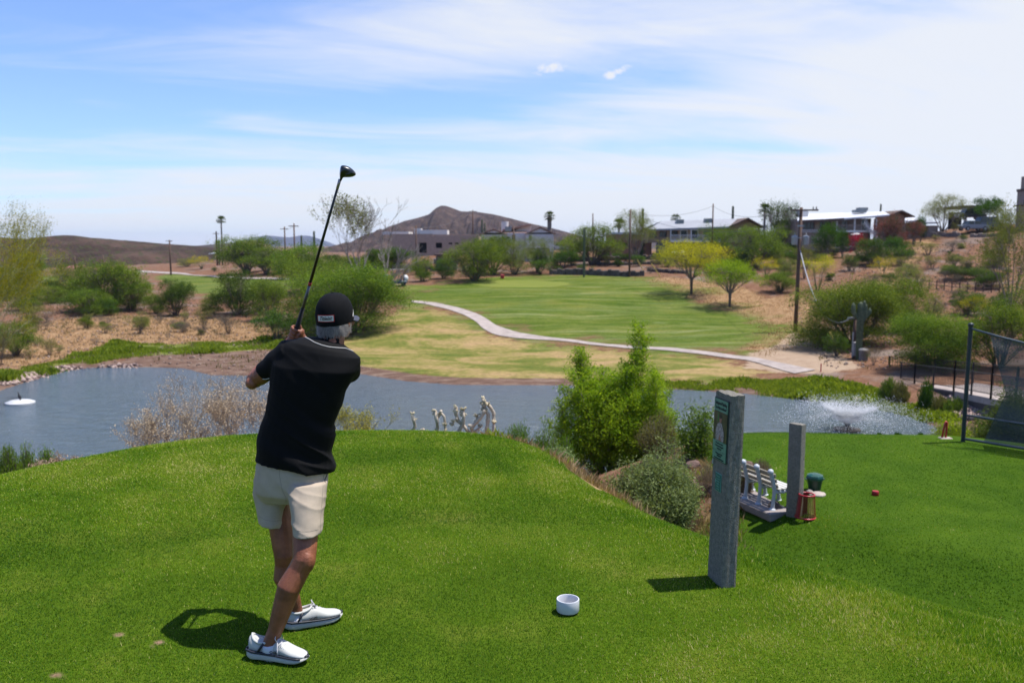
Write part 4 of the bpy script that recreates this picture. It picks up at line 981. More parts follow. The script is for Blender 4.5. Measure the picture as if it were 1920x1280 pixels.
# bare tree behind the golfer's club
rnd = random.Random(5); p = P(672, 505, 118); s = p[1] / F_PX
r = empty('bare_tree', p, "tall half-bare grey tree with sparse green tufts near the stone building", 'tree')
mb = MB(); tips = []
for k in range(5):
    a = 2 * pi * k / 5 + .4
    twig_tree(mb, rnd, Vector((0, 0, -.2)), Vector((cos(a) * .55, sin(a) * .4, 1.1)), 2.9, .13, 5, .5, .25, 6, .012, tips)
r.scale = (1.3, 1.3, 1.25)
tob = mb.build('trunk', pmat("bark_pale", (.30, .26, .23), .9, .2, 5), r, True)
cm = tip_leaves(tips, 2600, .28, .12, .4, 4, sel=lambda t: (t[0] < 1.2 and t[2] > 4.2) or t[0] < -2.2); o = link_mesh('crown', cm, LF['pvl'], r)
p = P(722, 540, 90)
r = empty('dead_tree', p, "leaning bleached dead tree above the person in the blue shirt", 'tree')
mb = MB()
for k, (dx, ln) in enumerate(((.75, 2.6), (.95, 2.3), (.45, 2.6), (1.2, 1.6))):
    twig_tree(mb, rnd, Vector((-1.3 + k * .25, 0, -.2)), Vector((dx, rnd.uniform(-.3, .3), 1.1)), ln, .17, 4, .4, .1, 6, .02)
mb.build('trunk', MATS['bark_pale'], r, True)

# yellow palo verde reaching in from the left edge
p = P(-105, 690, 40)
r = empty('palo_verde', (p[0], p[1], p[2]), "large yellow-green palo verde reaching in from the left edge of the photo", 'tree')
mb = MB(); tips = []; rnd = random.Random(31)
for k in range(7):
    a = 2 * pi * k / 7
    twig_tree(mb, rnd, Vector((0, 0, -.3)), Vector((cos(a) * .6 + .25, sin(a) * .5, 1.0)), 2.95, .13, 6, .56, .10, 6, .007, tips)
mb.build('trunk', pmat("palo_verde_bark", (.30, .32, .15), .8, .2, 5), r, True)
r.scale = (.72, .9, 1.25)
link_mesh('crown', tip_leaves(tips, 110000, .17, .040, .3, 8), leafmat("leaf_pv_left", (.18, .22, .008), (.50, .44, .012), .4), r)

# big willow-like bush between the tees
p = P(1148, 872, 20.0)
r = empty('willow_bush', p, "tall bright green willowy bush at the pond edge between the two tees", 'bush')
rg = np.random.default_rng(77); rnd = random.Random(77); s = 20.0 / F_PX
mb = MB(); cl = []
stems = [(-100, 95), (-96, 130), (-88, 170), (-76, 200), (-66, 238), (-60, 225), (-50, 185), (-40, 160), (-28, 178), (-15, 190), (-5, 150), (6, 192), (20, 205), (32, 190), (40, 238), (50, 285), (59, 262), (70, 200), (80, 188), (90, 178), (100, 150), (108, 120), (112, 88), (-106, 62), (60, 110), (-50, 90), (20, 95), (0, 150), (-30, 110), (75, 120), (92, 70), (-80, 60)]
for (dx, h) in stems:
    yy = rnd.uniform(-1.0, 1.0) * (.35 if h > 220 else .8)
    tip = Vector((dx * s, yy, h * s)); b = Vector((dx * s * .35, yy * .25, -.1))
    mid = Vector((dx * s * .8 + rnd.uniform(-.28, .28), yy * .8, h * s * rnd.uniform(.42, .6)))
    mb.tube([b, b.lerp(mid, .5) + Vector((0, 0, .1)), mid, tip], [.035, .026, .016, .004], 6)
    nb = int(10 + h * .16)
    for q in range(nb):
        t = (q + .5) / nb; t = .12 + .88 * t; c = (b.lerp(mid, t / .5) if t < .5 else mid.lerp(tip, (t - .5) / .5))
        a = rnd.uniform(0, 2 * pi); L_ = (.50 * (1.15 - t) + .13) * rnd.uniform(.5, 1.2) * (.85 if h > 225 and t > .7 else 1)
        e = c + Vector((cos(a) * L_, sin(a) * L_, L_ * rnd.uniform(.3, 1.0)))
        mb.tube([c, e], [.006, .002], 4, cap=False)
        for u in np.linspace(.15, 1.05, 8): cl.append(c.lerp(e, float(u)))
mb.build('trunk', M_BARK, r, True)
for q in range(900):
    d = Vector((rnd.gauss(0, 1), rnd.gauss(0, 1), rnd.gauss(0, 1))).normalized(); rr = .62 + .42 * rnd.random()
    cx0, cz0, ax_, az_ = 2, 104, 108, 86
    q_ = Vector(((cx0 + d.x * ax_ * rr) * s, d.y * ax_ * s * rr * .9, (cz0 + d.z * az_ * rr) * s))
    if q_.z > .05:
        for u in range(3): cl.append(q_ + Vector((rnd.gauss(0, .05), rnd.gauss(0, .05), rnd.gauss(0, .07))))
T = np.array([tuple(q) for q in cl]); n = 90000; k = rg.integers(0, len(T), n)
C = T[k] + rg.normal(size=(n, 3)) * .055; D = rnd_dirs(rg, n) + np.array([0, 0, .25]); D /= np.linalg.norm(D, axis=1, keepdims=True)
C[:, 2] = np.abs(C[:, 2]); sz = rg.uniform(.6, 1.3, n) * .044
link_mesh('crown', leaf_mesh('crown', C, D, sz, sz * .24, np.clip(rg.uniform(-.1, .7, len(T))[k] + rg.uniform(0, .4, n), 0, 1), rg), LF['willow'], r)

def stem_bush(name, loc, wd, ht, nst, nleaf, ls, aspect, leaf, label, cat='bush', seed=1, lean=.35, upr=.6, spread=.05, bark=None, dome=True, low=.1, sr=.006):
    """bush of many upright stems with leaves along them"""
    rnd = random.Random(seed); rg = np.random.default_rng(seed)
    r = empty(name, loc, label, cat); mb = MB(); cl = []
    for i in range(nst):
        a = rnd.uniform(0, 2 * pi); rr = math.sqrt(rnd.random()); x, y = cos(a) * rr * wd / 2, sin(a) * rr * wd / 2
        h = ht * ((1 - .55 * rr * rr) if dome else 1) * rnd.uniform(.72, 1.0)
        b = Vector((x * (1 - lean), y * (1 - lean), -.03)); t = Vector((x, y, h)); m_ = b.lerp(t, .5) + Vector((rnd.uniform(-1, 1), rnd.uniform(-1, 1), 0)) * wd * .04
        mb.tube([b, m_, t], [sr, sr * .7, sr * .3], 4, cap=False)
        for q in np.linspace(low, 1, 9):
            q = float(q); cl.append(b.lerp(m_, q * 2) if q < .5 else m_.lerp(t, q * 2 - 1))
    mb.build('stems', bark or M_BARK, r)
    T = np.array([tuple(q) for q in cl]); k = rg.integers(0, len(T), nleaf)
    C = T[k] + rg.normal(size=(nleaf, 3)) * spread; D = rnd_dirs(rg, nleaf) * (1 - upr) + np.array([0, 0, upr]); D /= np.linalg.norm(D, axis=1, keepdims=True) + 1e-9
    C[:, 2] = np.maximum(C[:, 2], 0); sz = rg.uniform(.6, 1.3, nleaf) * ls
    link_mesh('foliage', leaf_mesh('foliage', C, D, sz, sz * aspect, np.clip(rg.uniform(0, .55, len(T))[k] + rg.uniform(0, .45, nleaf), 0, 1), rg), LF[leaf] if isinstance(leaf, str) else leaf, r)
    return r
def gp(px, py, D): return P(px, py, D)
def fit(px, pyb, D, wpx): 
    """ground point at distance D below pixel column px, width in metres"""
    p = P(px, pyb, D); return p, wpx * D / F_PX
def top_h(px, pyt, D, p): return float(W(px, pyt, D)[2] - p[2])
# grey-green bush below the tee's right shoulder
for (px, D, wpx, pyt, leaf, lab, sd_, nl) in (
    (1222, 9.4, 185, 846, 'sage', "dense grey-green bush with pale flowers at the foot of the upper tee's bank", 3, 30000),
    (1247, 12.5, 120, 808, 'sage', "grey-green bush behind the larger one near the rock pile", 4, 12000),
    (1100, 13.2, 60, 860, 'sage', "small silvery bush under the tall willowy bush", 5, 5000),
    (1235, 17.0, 90, 768, 'sagey', "yellowish bush beside the willowy bush at the water's edge", 6, 9000)):
    p, wm = fit(px, 900, D, wpx)
    stem_bush('sage_bush', p, wm, top_h(px, pyt, D, p), 150, nl, .022, .30, leaf, lab, seed=sd_, lean=.55, upr=.25, spread=.05, low=.25)
p, wm = fit(1305, 800, 15.5, 62)
stem_bush('leafy_sapling', p, wm, top_h(1305, 736, 15.5, p), 14, 3600, .035, .35, 'bac', "slender light green sapling in front of the water left of the sign post", seed=9, lean=.5, upr=.3, spread=.09)
# baccharis clumps just over the crest
for (px, D, wpx, pyt, lab, sd_) in (
    (968, 11.5, 72, 782, "bright green feathery clump right of the pale cactus skeletons", 11),
    (1022, 11.0, 76, 790, "feathery green clump between the cactus skeletons and the willowy bush", 12),
    (1062, 11.8, 50, 800, "small feathery clump touching the willowy bush's left side", 13)):
    p, wm = fit(px, 850, D, wpx)
    stem_bush('broom_bush', p, wm, top_h(px, pyt, D, p), 90, 12000, .024, .16, 'bac', lab, seed=sd_, lean=.4, upr=.7, spread=.035, low=.3)
p, wm = fit(1045, 860, 9.4, 70)
stem_bush('sage_bush', p, wm, top_h(1045, 838, 9.4, p), 70, 6000, .018, .3, 'sage', "low silvery sage on the crest's edge at the willow's left foot", seed=14, lean=.3, upr=.4, spread=.03)
for (px, D, wpx, pyt, lab, sd_) in (
    (18, 9.6, 42, 826, "green feathery bush cut by the left edge behind the tee's crest", 21),
    (52, 10.2, 40, 830, "bright green feathery bush second from the left edge behind the crest", 22),
    (90, 10.0, 34, 834, "smallest feathery bush behind the crest, nearest the pale dry plants", 23)):
    p, wm = fit(px, 890, D, wpx)
    stem_bush('broom_bush', p, wm, top_h(px, pyt, D, p), 90, 10000, .022, .16, 'bac', lab, seed=sd_, lean=.35, upr=.7, spread=.03, low=.3)
# tan dry shrubs behind the crest
def dry_shrub(px, D, wpx, pyt, lab, seed, leafm, nl=5200, name='dry_shrub', n0=7, tw=(.30, .25, .19)):
    p, wm = fit(px, 840, D, wpx); h = top_h(px, pyt, D, p); rnd = random.Random(seed)
    r = empty(name, p, lab, 'bush'); mb = MB(); tips = []
    L0 = h * .34
    for k in range(n0):
        a = 2 * pi * k / n0; twig_tree(mb, rnd, Vector((cos(a) * wm * .08, sin(a) * wm * .05, -.05)), Vector((cos(a) * wm / h * .8, sin(a) * .35, .9)), L0, .016, 5, .5, .2, 4, .0018, tips)
    mb.build('stems', pmat("twig_%d%d" % (tw[0] * 100, tw[1] * 100), tw, .9, .2, 20), r)
    link_mesh('foliage', tip_leaves(tips, nl, .035, .014, .4, seed), leafm, r)
drym = leafmat("leaf_tan_dry", (.50, .37, .23), (.78, .62, .44), .3, tcol=(1.1, 1, .8))
dry_shrub(372, 12.5, 140, 722, "larger tan dry shrub silhouetted against the pond", 3, drym, 5200)
dry_shrub(462, 12.2, 110, 736, "tan dry shrub touching the golfer's left elbow side", 4, drym, 4200)
dry_shrub(305, 12.0, 70, 772, "low reddish-tan dry shrub at the left end of the dry shrubs", 6, drym, 3800)
dry_shrub(655, 12.4, 80, 765, "yellow-flowered wispy shrub right of the golfer's shirt", 5, leafmat("leaf_yellow_flower", (.22, .24, .05), (.60, .50, .03), .4), 3600, 'brittlebush', 7, (.24, .25, .12))
# willow shoots by the netting pole, and trees behind the net
p, wm = fit(1782, 830, 18.5, 62)
stem_bush('willow_shoots', p, wm, top_h(1782, 772, 18.5, p), 60, 6500, .04, .18, 'willow', "yellow-green willow shoots at the foot of the netting's corner pole", seed=41, lean=.3, upr=.5, spread=.07)
for (px, D, wpx, pyt, lab, sd_, nl) in (
    (1895, 19.5, 110, 716, "large drooping willow behind the lower half of the black netting", 42, 46000),
    (1845, 20.5, 80, 775, "low willow thicket behind the netting next to the corner pole", 43, 26000),
    (1960, 21.0, 130, 640, "tall willow cut by the right edge behind the netting", 44, 36000)):
    p, wm = fit(px, 830, D, wpx)
    stem_bush('willow_tree', p, wm, top_h(px, pyt, D, p), 70, nl, .042, .2, leafmat("leaf_net_willow", (.06, .11, .02), (.17, .25, .05), .4), lab, 'tree', seed=sd_, lean=.5, upr=.1, spread=.12, low=.1)
# reeds and shrubs on the right shore
for (px, py, wpx, hpx, leaf, lab, sd_) in (
    (1735, 768, 26, 68, 'bright', "dark green upright reed clump on the right shore below the railing", 51),
    (1665, 748, 34, 46, 'bac', "pale green reeds at the left end of the iron railing", 52),
    (1688, 752, 30, 40, 'sagey', "brownish reeds between the two greener reed clumps", 53),
    (1790, 772, 40, 28, 'bac', "low green scrub above the rock pile by the railing", 54),
    (1765, 768, 34, 26, 'sagey', "grey-green scrub left of the rock pile", 55),
    (1735, 690, 20, 12, 'sagey', "straw-green tuft at the foot of the railing", 56)):
    p = P(px, py); wm = wpx * p[1] / F_PX
    stem_bush('shore_reeds', p, wm, hpx * p[1] / F_PX, 60, 2600, .09, .16, leaf, lab, 'reeds', seed=sd_, lean=.2, upr=.75, spread=.06)
for i, (px, wpx, pyt, D) in enumerate(((1684, 14, 814, 17.0), (1726, 6, 814, 17.1), (1648, 4, 815, 17.1))):
    p = P(px, 830, D)
    stem_bush('weed', p, wpx * D / F_PX, top_h(px, pyt, D, p) + .0, 12, 120, .03, .2, 'bright', ["widest weed on the lower tee's far edge", "tall thin weed on the lower tee's far edge", "faint weed left of the others on the lower tee's far edge"][i], 'weed', seed=60 + i, upr=.8, spread=.02)
# weeds by the bank
for i, (px, py, wpx, hpx, leaf, lab, sd_, D) in enumerate((
    (1290, 905, 60, 60, 'dry', "reddish dry weeds between the grey-green bush and the sign post", 71, 12.5),
    (1330, 870, 50, 60, 'dry', "tan dry grass clump hugging the sign post's left side", 72, 13.5),
    (1320, 935, 70, 50, 'dry', "straw weeds left of the sign post above the lawn", 73, 11.3),
    (1395, 905, 30, 46, 'dry', "dry weeds seen between the sign post and the white bench", 74, 13.0),
    (1425, 905, 40, 34, 'dry', "dry grass behind the white bench's legs", 75, 13.8),
    (1130, 905, 60, 30, 'dry', "tan grass below the willowy bush on the bank", 76, 11.4),
    (1325, 800, 50, 50, 'sagey', "yellow-green weeds beside the water left of the sign post", 77, 16.0),
    (1350, 845, 30, 40, 'bac', "green weeds behind the sign post at the lower tee's corner", 78, 15.0),
    (1285, 948, 30, 50, 'bac', "single leafy weed standing left of the sign post", 79, 10.2))):
    p = P(px, py, D)
    stem_bush('weeds', p, wpx * D / F_PX, hpx * D / F_PX, 120, 2200, .024, .14, leaf, lab, 'weeds', seed=sd_, lean=.1, upr=.75, spread=.03, sr=.003, bark=pmat('straw_stem', (.36, .26, .14), .9, .2, 20))
# pale dead-looking plants and little cacti at the crest's left
for i, (px, D, wpx, pyt, lab) in enumerate(((108, 8.9, 40, 846, "pale curly dry plant at the crest left of the little cactus"), (75, 8.4, 36, 866, "pale dry plant low on the crest's left end"), (140, 9.2, 26, 850, "sparse dry stems right of the little cactus on the crest"))):
    p = P(px, 870, D)
    stem_bush('dry_plant', p, wpx * D / F_PX, max(.12, top_h(px, pyt, D, p)), 50, 900, .016, .3, leafmat("leaf_pinkish_dry", (.38, .25, .17), (.60, .45, .33), .3, tcol=(1.1, 1, .8)), lab, 'plant', seed=90 + i, lean=.2, upr=.3, spread=.02, sr=.003, bark=MATS['straw_stem'])

# ---- palms --------------------------------------------------------
def palm(px, pyb, pyt, D, crown_px, lab, seed, dead=True, tr=.16):
    p = P(px, pyb, D); s = D / F_PX; top = float(W(px, pyt, D)[2] - p[2]); cr = crown_px * s / 2
    r = empty('fan_palm', p, lab, 'palm tree'); rnd = random.Random(seed); mb = MB()
    h = top - cr * .55
    mb.tube([(0, 0, -.3), (0, 0, h * .5), (0, 0, h)], [tr * 1.2, tr, tr], 10); mb.build('trunk', M_BARK, r, True)
    mb = MB()
    for i in range(46):
        a = rnd.uniform(0, 2 * pi); e = rnd.uniform(-.55, 1.35)
        d = Vector((cos(a) * cos(e), sin(a) * cos(e), sin(e))); side = d.cross(Vector((0, 0, 1))).normalized(); u = side.cross(d)
        b = Vector((0, 0, h)) + d * cr * .5; mb.tube([Vector((0, 0, h)), b], [.02, .015], 4)
        nf = 9; R_ = cr * .52
        for k in range(nf):
            t = -1.15 + 2.3 * k / (nf - 1); q = (d * cos(t) + side * sin(t)); tip = b + q * R_ - Vector((0, 0, R_ * .18 * rnd.uniform(.4, 1.6)))
            w_ = R_ * .075; n_ = q.cross(u).normalized() * w_
            mb.add([b, b.lerp(tip, .55) + n_, tip, b.lerp(tip, .55) - n_], [(0, 1, 2, 3)])
    o = mb.build('crown', LF['palm'], r)
    a = o.data.attributes.new('tint', 'FLOAT', 'FACE'); a.data.foreach_set('value', np.random.default_rng(seed).uniform(0, 1, len(o.data.polygons)).astype(np.float32))
    return r
palm(417, 480, 407, 190, 22, "tallest slim fan palm left of centre, its crown clear of the skyline", 1)
palm(407, 480, 452, 190, 0.1 + 10, "short palm-like post crown at the foot of the tall fan palm", 2)
palm(1030, 470, 399, 140, 26, "stocky fan palm beside the white tiled-roof house", 3, tr=.35)
palm(1160, 470, 412, 130, 30, "fan palm rising behind the salmon house's left side", 4)
palm(1266, 460, 404, 150, 24, "fan palm fronds behind the grey roof's left end", 5)
palm(1432, 460, 385, 122, 30, "fan palm beside the dark pine between the two houses", 6)

# ---- cacti --------------------------------------------------------
def cactus_mat():
    m = pmat("cactus_skin", (.085, .115, .055), .8, .2, 6, col2=(.13, .16, .08)); return m
def ribbed(mb, pts, rad, n=14):
    pts = [Vector(q) for q in pts]; k = len(pts); base = len(mb.v); vs = []
    for i in range(k):
        t = (pts[min(k - 1, i + 1)] - pts[max(0, i - 1)]).normalized(); u = Vector((1, 0, 0)) if abs(t.x) < .8 else Vector((0, 1, 0)); u = (u - t * u.dot(t)).normalized(); v = t.cross(u)
        for j in range(2 * n):
            a = pi * j / n; rr = rad[i] * (1.0 if j % 2 == 0 else .82); vs.append(pts[i] + u * cos(a) * rr + v * sin(a) * rr)
    m_ = 2 * n
    mb.add(vs, [(i * m_ + j, i * m_ + (j + 1) % m_, (i + 1) * m_ + (j + 1) % m_, (i + 1) * m_ + j) for i in range(k - 1) for j in range(m_)] + [tuple((k - 1) * m_ + j for j in range(m_))])
def saguaro(name_label, px, pyb, pyt, D, rpx, arms=(), cat='cactus'):
    p = P(px, pyb, D); s = D / F_PX; h = float(W(px, pyt, D)[2] - p[2]); rr = rpx * s
    r = empty('saguaro', p, name_label, cat); mb = MB()
    ribbed(mb, [(0, 0, -.2), (0, 0, h * .3), (0, 0, h * .7), (0, 0, h - rr), (0, 0, h - rr * .35), (0, 0, h)], [rr * .8, rr, rr * 1.05, rr * .95, rr * .65, rr * .12]); mb.build('trunk', cactus_mat(), r, True, angle=20)
    for (dx, z0, z1, fr) in arms:
        mb = MB(); dx *= s; z0 *= h; z1 *= h; ar = rr * fr
        ribbed(mb, [(0, 0, z0), (dx * .55, 0, z0 + abs(dx) * .12), (dx, 0, z0 + abs(dx) * .8), (dx * 1.06, 0, (z0 + z1) / 2 + abs(dx) * .3), (dx * 1.08, 0, z1 - ar), (dx * 1.08, 0, z1)], [ar * .7, ar * .9, ar, ar, ar * .8, ar * .15], 10)
        mb.build('arm', cactus_mat(), r, True, angle=20)
saguaro("armed saguaro behind the short service pole, above the metal trash can", 1609, 686, 566, 54, 6.0, ((-13, .72, .99, .72), (6, .74, 1.03, .6), (16, .70, .90, .6), (9, .66, .97, .6)))
for px, pyb, pyt, D, rp, lab in ((1113 - 18, 512, 427, 104, 2.2, "lone tall dark saguaro before the wide feathery mesquite"), (1204, 470, 391, 128, 2.2, "slim saguaro with a short arm behind the brown pole"), (1373, 440, 386, 150, 2.2, "bare saguaro tip above the grey roof's right half"),
                                (1650, 420, 382, 140, 1.6, "thin saguaro on the skyline above the white roof's right gable"), (904, 440, 411, 240, 1.8, "slim saguaro on the mountain's flank left of the white house"), (909, 440, 418, 236, 1.5, "shorter saguaro close beside the slim one on the mountain's flank"),
                                (566, 480, 441, 180, 1.8, "slim saguaro in front of the mesa's right half"), (590, 485, 433, 170, 2.0, "saguaro at the right end of the mesa"), (411, 478, 450, 188, 1.5, "short saguaro between the lamp pole and the tall fan palm")):
    saguaro(lab, px, pyb, pyt, D, rp, ((-5, .62, .86, .7),) if px == 1204 else ())

# pale cholla skeletons on the crest
bone = pmat("cholla_wood", (.56, .43, .30), .9, .25, 9, col2=(.72, .60, .46), bump=.6, bscale=60)
def fuzz_tube(mb, pts, rad, rnd):
    pts = [Vector(q) for q in pts]; 
    # resample
    out = []; 
    for i in range(len(pts) - 1):
        for j in range(6): out.append(pts[i].lerp(pts[i + 1], j / 6))
    out.append(pts[-1])
    mb.tube(out, [rad * rnd.uniform(.78, 1.18) for _ in out], 9)
def cholla(px, lab, segs, seed, D=9.9, knobs=6):
    rnd = random.Random(seed); z0 = W(px, 812, D); base = P(px, 812, D); s = D / F_PX
    r = empty('cactus_skeleton', base, lab, 'cactus skeleton'); mb = MB()
    o = Vector(W(px, 812, D)) - Vector(base)
    for path_, rp in segs:
        pts = [o + Vector((x * s, rnd.uniform(-.03, .03), y * s)) for x, y in path_]
        if path_[0][1] <= 2: pts = [Vector((pts[0].x, 0, -.05))] + pts
        fuzz_tube(mb, pts, rp * s, rnd)
    mb.build('trunk', bone, r, True)
    ends = [o + Vector((x * s, 0, y * s)) for path_, rp in segs for x, y in path_[-2:]]
    for k in range(knobs):
        e = ends[k % len(ends)]; m2 = MB()
        for q in range(5):
            d = Vector((rnd.uniform(-1, 1), rnd.uniform(-1, 1), rnd.uniform(-.2, 1))).normalized()
            m2.tube([e, e + d * .022, e + d * .045], [.011, .012, .005], 6)
        m2.build('joint', pmat("cholla_joint", (.52, .44, .24), .9, .25, 20, col2=(.62, .52, .36)), r, True)
cholla(780, "smallest hooked cactus skeleton, leftmost on the tee's crest", [([(-3, 0), (-6, 6), (-2, 14), (-4, 26), (-7, 36)], 3.2), ([(-3, 1), (4, 1), (10, 6), (16, 8)], 2.6)], 1, knobs=2)
cholla(820, "arched cactus skeleton second from left on the crest", [([(-6, 0), (0, 10), (0, 24), (-3, 36), (-5, 44)], 3.4), ([(0, 30), (8, 38), (13, 32), (15, 16), (14, 3)], 2.4), ([(4, 36), (8, 44)], 2.6)], 2, knobs=4)
cholla(862, "crossed cactus skeleton in the middle of the pale group", [([(-4, 0), (6, 18), (8, 34), (4, 44)], 3.6), ([(18, 0), (6, 16), (-4, 24), (-8, 42), (-6, 50)], 3.4), ([(-4, 30), (-12, 24), (-14, 16)], 2.2), ([(4, 34), (8, 46)], 2.6)], 3, knobs=8)
cholla(892, "curved branching cactus skeleton right of the crossed one", [([(-6, 0), (-8, 14), (2, 22), (12, 34), (18, 46)], 3.6), ([(-14, 14), (-4, 14), (4, 24), (2, 34)], 3.0), ([(-4, 2), (8, 12)], 2.6)], 4, knobs=6)
cholla(914, "tallest pale cactus skeleton, rightmost of the group", [([(-2, 0), (0, 18), (2, 36), (-6, 46), (-8, 60)], 3.8), ([(-8, 52), (-2, 58), (6, 50), (12, 38), (12, 20), (12, 2)], 3.2), ([(-7, 56), (-9, 66)], 2.0), ([(-8, 54), (2, 56)], 1.8)], 5, knobs=9)

# ---- ground cover no one could count ------------------------------
def scatter(poly, n, rg, mask=None):
    P_ = np.asarray(poly); lo = P_.min(0); hi = P_.max(0); out = []
    while sum(map(len, out)) < n:
        q = rg.uniform(lo, hi, (n * 2, 2)); d = poly_sd(P_, q[:, 0], q[:, 1]); out.append(q[d < .3])
    return np.vstack(out)[:n]
def tufts(name, XY, hts, wd, mat, rg, per=7, sp=.12, lean=.5, label=None, cat=None):
    n = len(XY); k = np.repeat(np.arange(n), per); m_ = n * per
    c = XY[k] + rg.normal(size=(m_, 2)) * sp; z = H(c[:, 0], c[:, 1]) - .01
    h = np.repeat(hts, per) * rg.uniform(.5, 1.1, m_)
    a = rg.uniform(0, 2 * pi, m_); dx, dy = np.cos(a), np.sin(a); ln = rg.uniform(0, lean, m_) * h
    b = np.stack([c[:, 0], c[:, 1], z], -1); sd = np.stack([-dy, dx, 0 * dx], -1) * (wd * h / hts.mean())[:, None] * .5
    V = np.stack([b - sd * .6, b + sd * .6, b + sd + np.stack([dx * ln * .4, dy * ln * .4, h * .6], -1), b + np.stack([dx * ln, dy * ln, h], -1)], 1)
    V = V.reshape(-1, 3); Fq = np.arange(4 * m_).reshape(m_, 4)
    t = np.clip(np.repeat(rg.uniform(0, .6, n), per) + rg.uniform(0, .4, m_), 0, 1)
    o = link_mesh(name, np_mesh(name, V, Fq, {'tint': ('FACE', t)}), mat)
    return tag(o, label, cat, kind='stuff')
rg = np.random.default_rng(5)
mat_marsh = leafmat("leaf_marsh", (.12, .20, .012), (.38, .44, .05), .5)
XY = np.vstack([scatter(Z_MARSHL, 5200, rg), scatter(Z_MARSHR, 4200, rg)])
XY = XY[poly_sd(POND, XY[:, 0], XY[:, 1]) > -.3]
vn_ = vfbm(XY[:, 0], XY[:, 1], 2.2, 3); XY = XY[vn_ > -.45]; vn_ = vn_[vn_ > -.45]
hh = .14 + .42 * np.clip(vn_, 0, 1)
tufts("marsh_plants", XY, hh, .10, mat_marsh, rg, 8, .15, .6, "bright green low marsh plants along the pond shore", "marsh plants")
mat_straw = leafmat("leaf_straw", (.40, .25, .10), (.58, .40, .20), .3, tcol=(1.1, 1, .7))
XY = np.vstack([scatter(Z_STRAW, 2600, rg), scatter(Z_STRAW2, 1500, rg), scatter(Z_STRAWH, 500, rg)])
XY = XY[(poly_sd(POND, XY[:, 0], XY[:, 1]) > 1.5) & (poly_sd(Z_FAIR, XY[:, 0], XY[:, 1]) > 0)]
tufts("dry_grass", XY, np.full(len(XY), .15), .05, mat_straw, rg, 5, .2, .9, "straw-coloured dry grass on the desert banks", "dry grass")
bank = np.array([(-.3, 9.2), (.4, 8.3), (.9, 7.9), (1.5, 8.6), (2.2, 9.9), (2.9, 11.6), (3.5, 14), (3.3, 17), (1, 15), (-.3, 12)])
XY = scatter(bank, 2600, rg); XY = XY[(poly_sd(UPPER, XY[:, 0], XY[:, 1]) > .55) & (poly_sd(LOWER, XY[:, 0], XY[:, 1]) > .3) & (vfbm(XY[:, 0], XY[:, 1], .8, 2) > -.5)]
tufts("dry_weeds", XY, rg.uniform(.05, .13, len(XY)), .010, leafmat("leaf_bank_straw", (.30, .22, .09), (.62, .46, .25), .3, tcol=(1.1, 1, .7)), rg, 14, .06, .9, "dry straw weeds on the bank beside the upper tee's right edge", "dry weeds")
XY = scatter(bank, 700, rg); XY = XY[(poly_sd(UPPER, XY[:, 0], XY[:, 1]) > .4) & (poly_sd(LOWER, XY[:, 0], XY[:, 1]) > .2) & (vfbm(XY[:, 0], XY[:, 1], .9, 12) > .05)]
tufts("green_weeds", XY, rg.uniform(.05, .13, len(XY)), .012, mat_marsh, rg, 14, .06, .8, "fresh green weeds among the dry ones on the tee's right bank", "weeds")
allz = PP([(0, 560), (300, 560), (520, 590), (700, 700), (480, 700), (200, 690), (0, 730)]); hillz = PP([(1480, 560), (1560, 520), (1650, 470), (1900, 440), (1919, 640), (1700, 690), (1560, 690)])
XY = np.vstack([scatter(allz, 900, rg), scatter(hillz, 1000, rg), scatter(PP([(1240, 520), (1420, 500), (1420, 470), (1250, 480)]), 300, rg)])
XY = XY[(poly_sd(POND, XY[:, 0], XY[:, 1]) > .5) & (poly_sd(Z_LFAIR, XY[:, 0], XY[:, 1]) > 0)]
tufts("desert_scrub", XY, rg.uniform(.1, .30, len(XY)), .07, leafmat("leaf_scrub", (.20, .17, .08), (.42, .32, .18), .3), rg, 8, .16, .8, "sparse tufts of scrub over the stony desert slopes", "scrub")
# stones strewn over the desert banks
def stones(name, XY, sz, mat, rg, label, cat):
    n = len(XY); base = np.array([[1, 0, 0], [-1, 0, 0], [0, 1, 0], [0, -1, 0], [0, 0, 1], [0, 0, -1.0]]); fc = np.array([[0, 2, 4], [2, 1, 4], [1, 3, 4], [3, 0, 4], [2, 0, 5], [1, 2, 5], [3, 1, 5], [0, 3, 5]])
    a = rg.uniform(0, 2 * pi, n); J = base[None] * rg.uniform(.55, 1.1, (n, 6, 1)) * sz[:, None, None] * np.array([1, .8, .55])
    J = J + rg.normal(size=J.shape) * sz[:, None, None] * .12
    Xr = J[..., 0] * np.cos(a)[:, None] - J[..., 1] * np.sin(a)[:, None]; Yr = J[..., 0] * np.sin(a)[:, None] + J[..., 1] * np.cos(a)[:, None]
    z = H(XY[:, 0], XY[:, 1]); V = np.stack([Xr + XY[:, :1], Yr + XY[:, 1:], J[..., 2] + (z + sz * .15)[:, None]], -1).reshape(-1, 3)
    Fq = (fc[None] + (np.arange(n) * 6)[:, None, None]).reshape(-1, 3)
    o = link_mesh(name, np_mesh(name, V, Fq, {'tint': ('FACE', np.repeat(rg.uniform(0, 1, n), 8))}), mat); return tag(o, label, cat, kind='stuff')
mat_stone = leafmat("stone_mix", (.17, .12, .10), (.46, .36, .29), 0.0, .9)
XY = np.vstack([scatter(allz, 3000, rg), scatter(hillz, 3500, rg)]); XY = XY[poly_sd(POND, XY[:, 0], XY[:, 1]) > .2]
stones("gravel", XY, rg.uniform(.04, .17, len(XY)), mat_stone, rg, "loose stones over the desert slopes", "stones")
rip = PP([(1752, 752), (1790, 746), (1845, 762), (1848, 780), (1800, 782), (1765, 772)]); XY = scatter(rip, 620, rg)
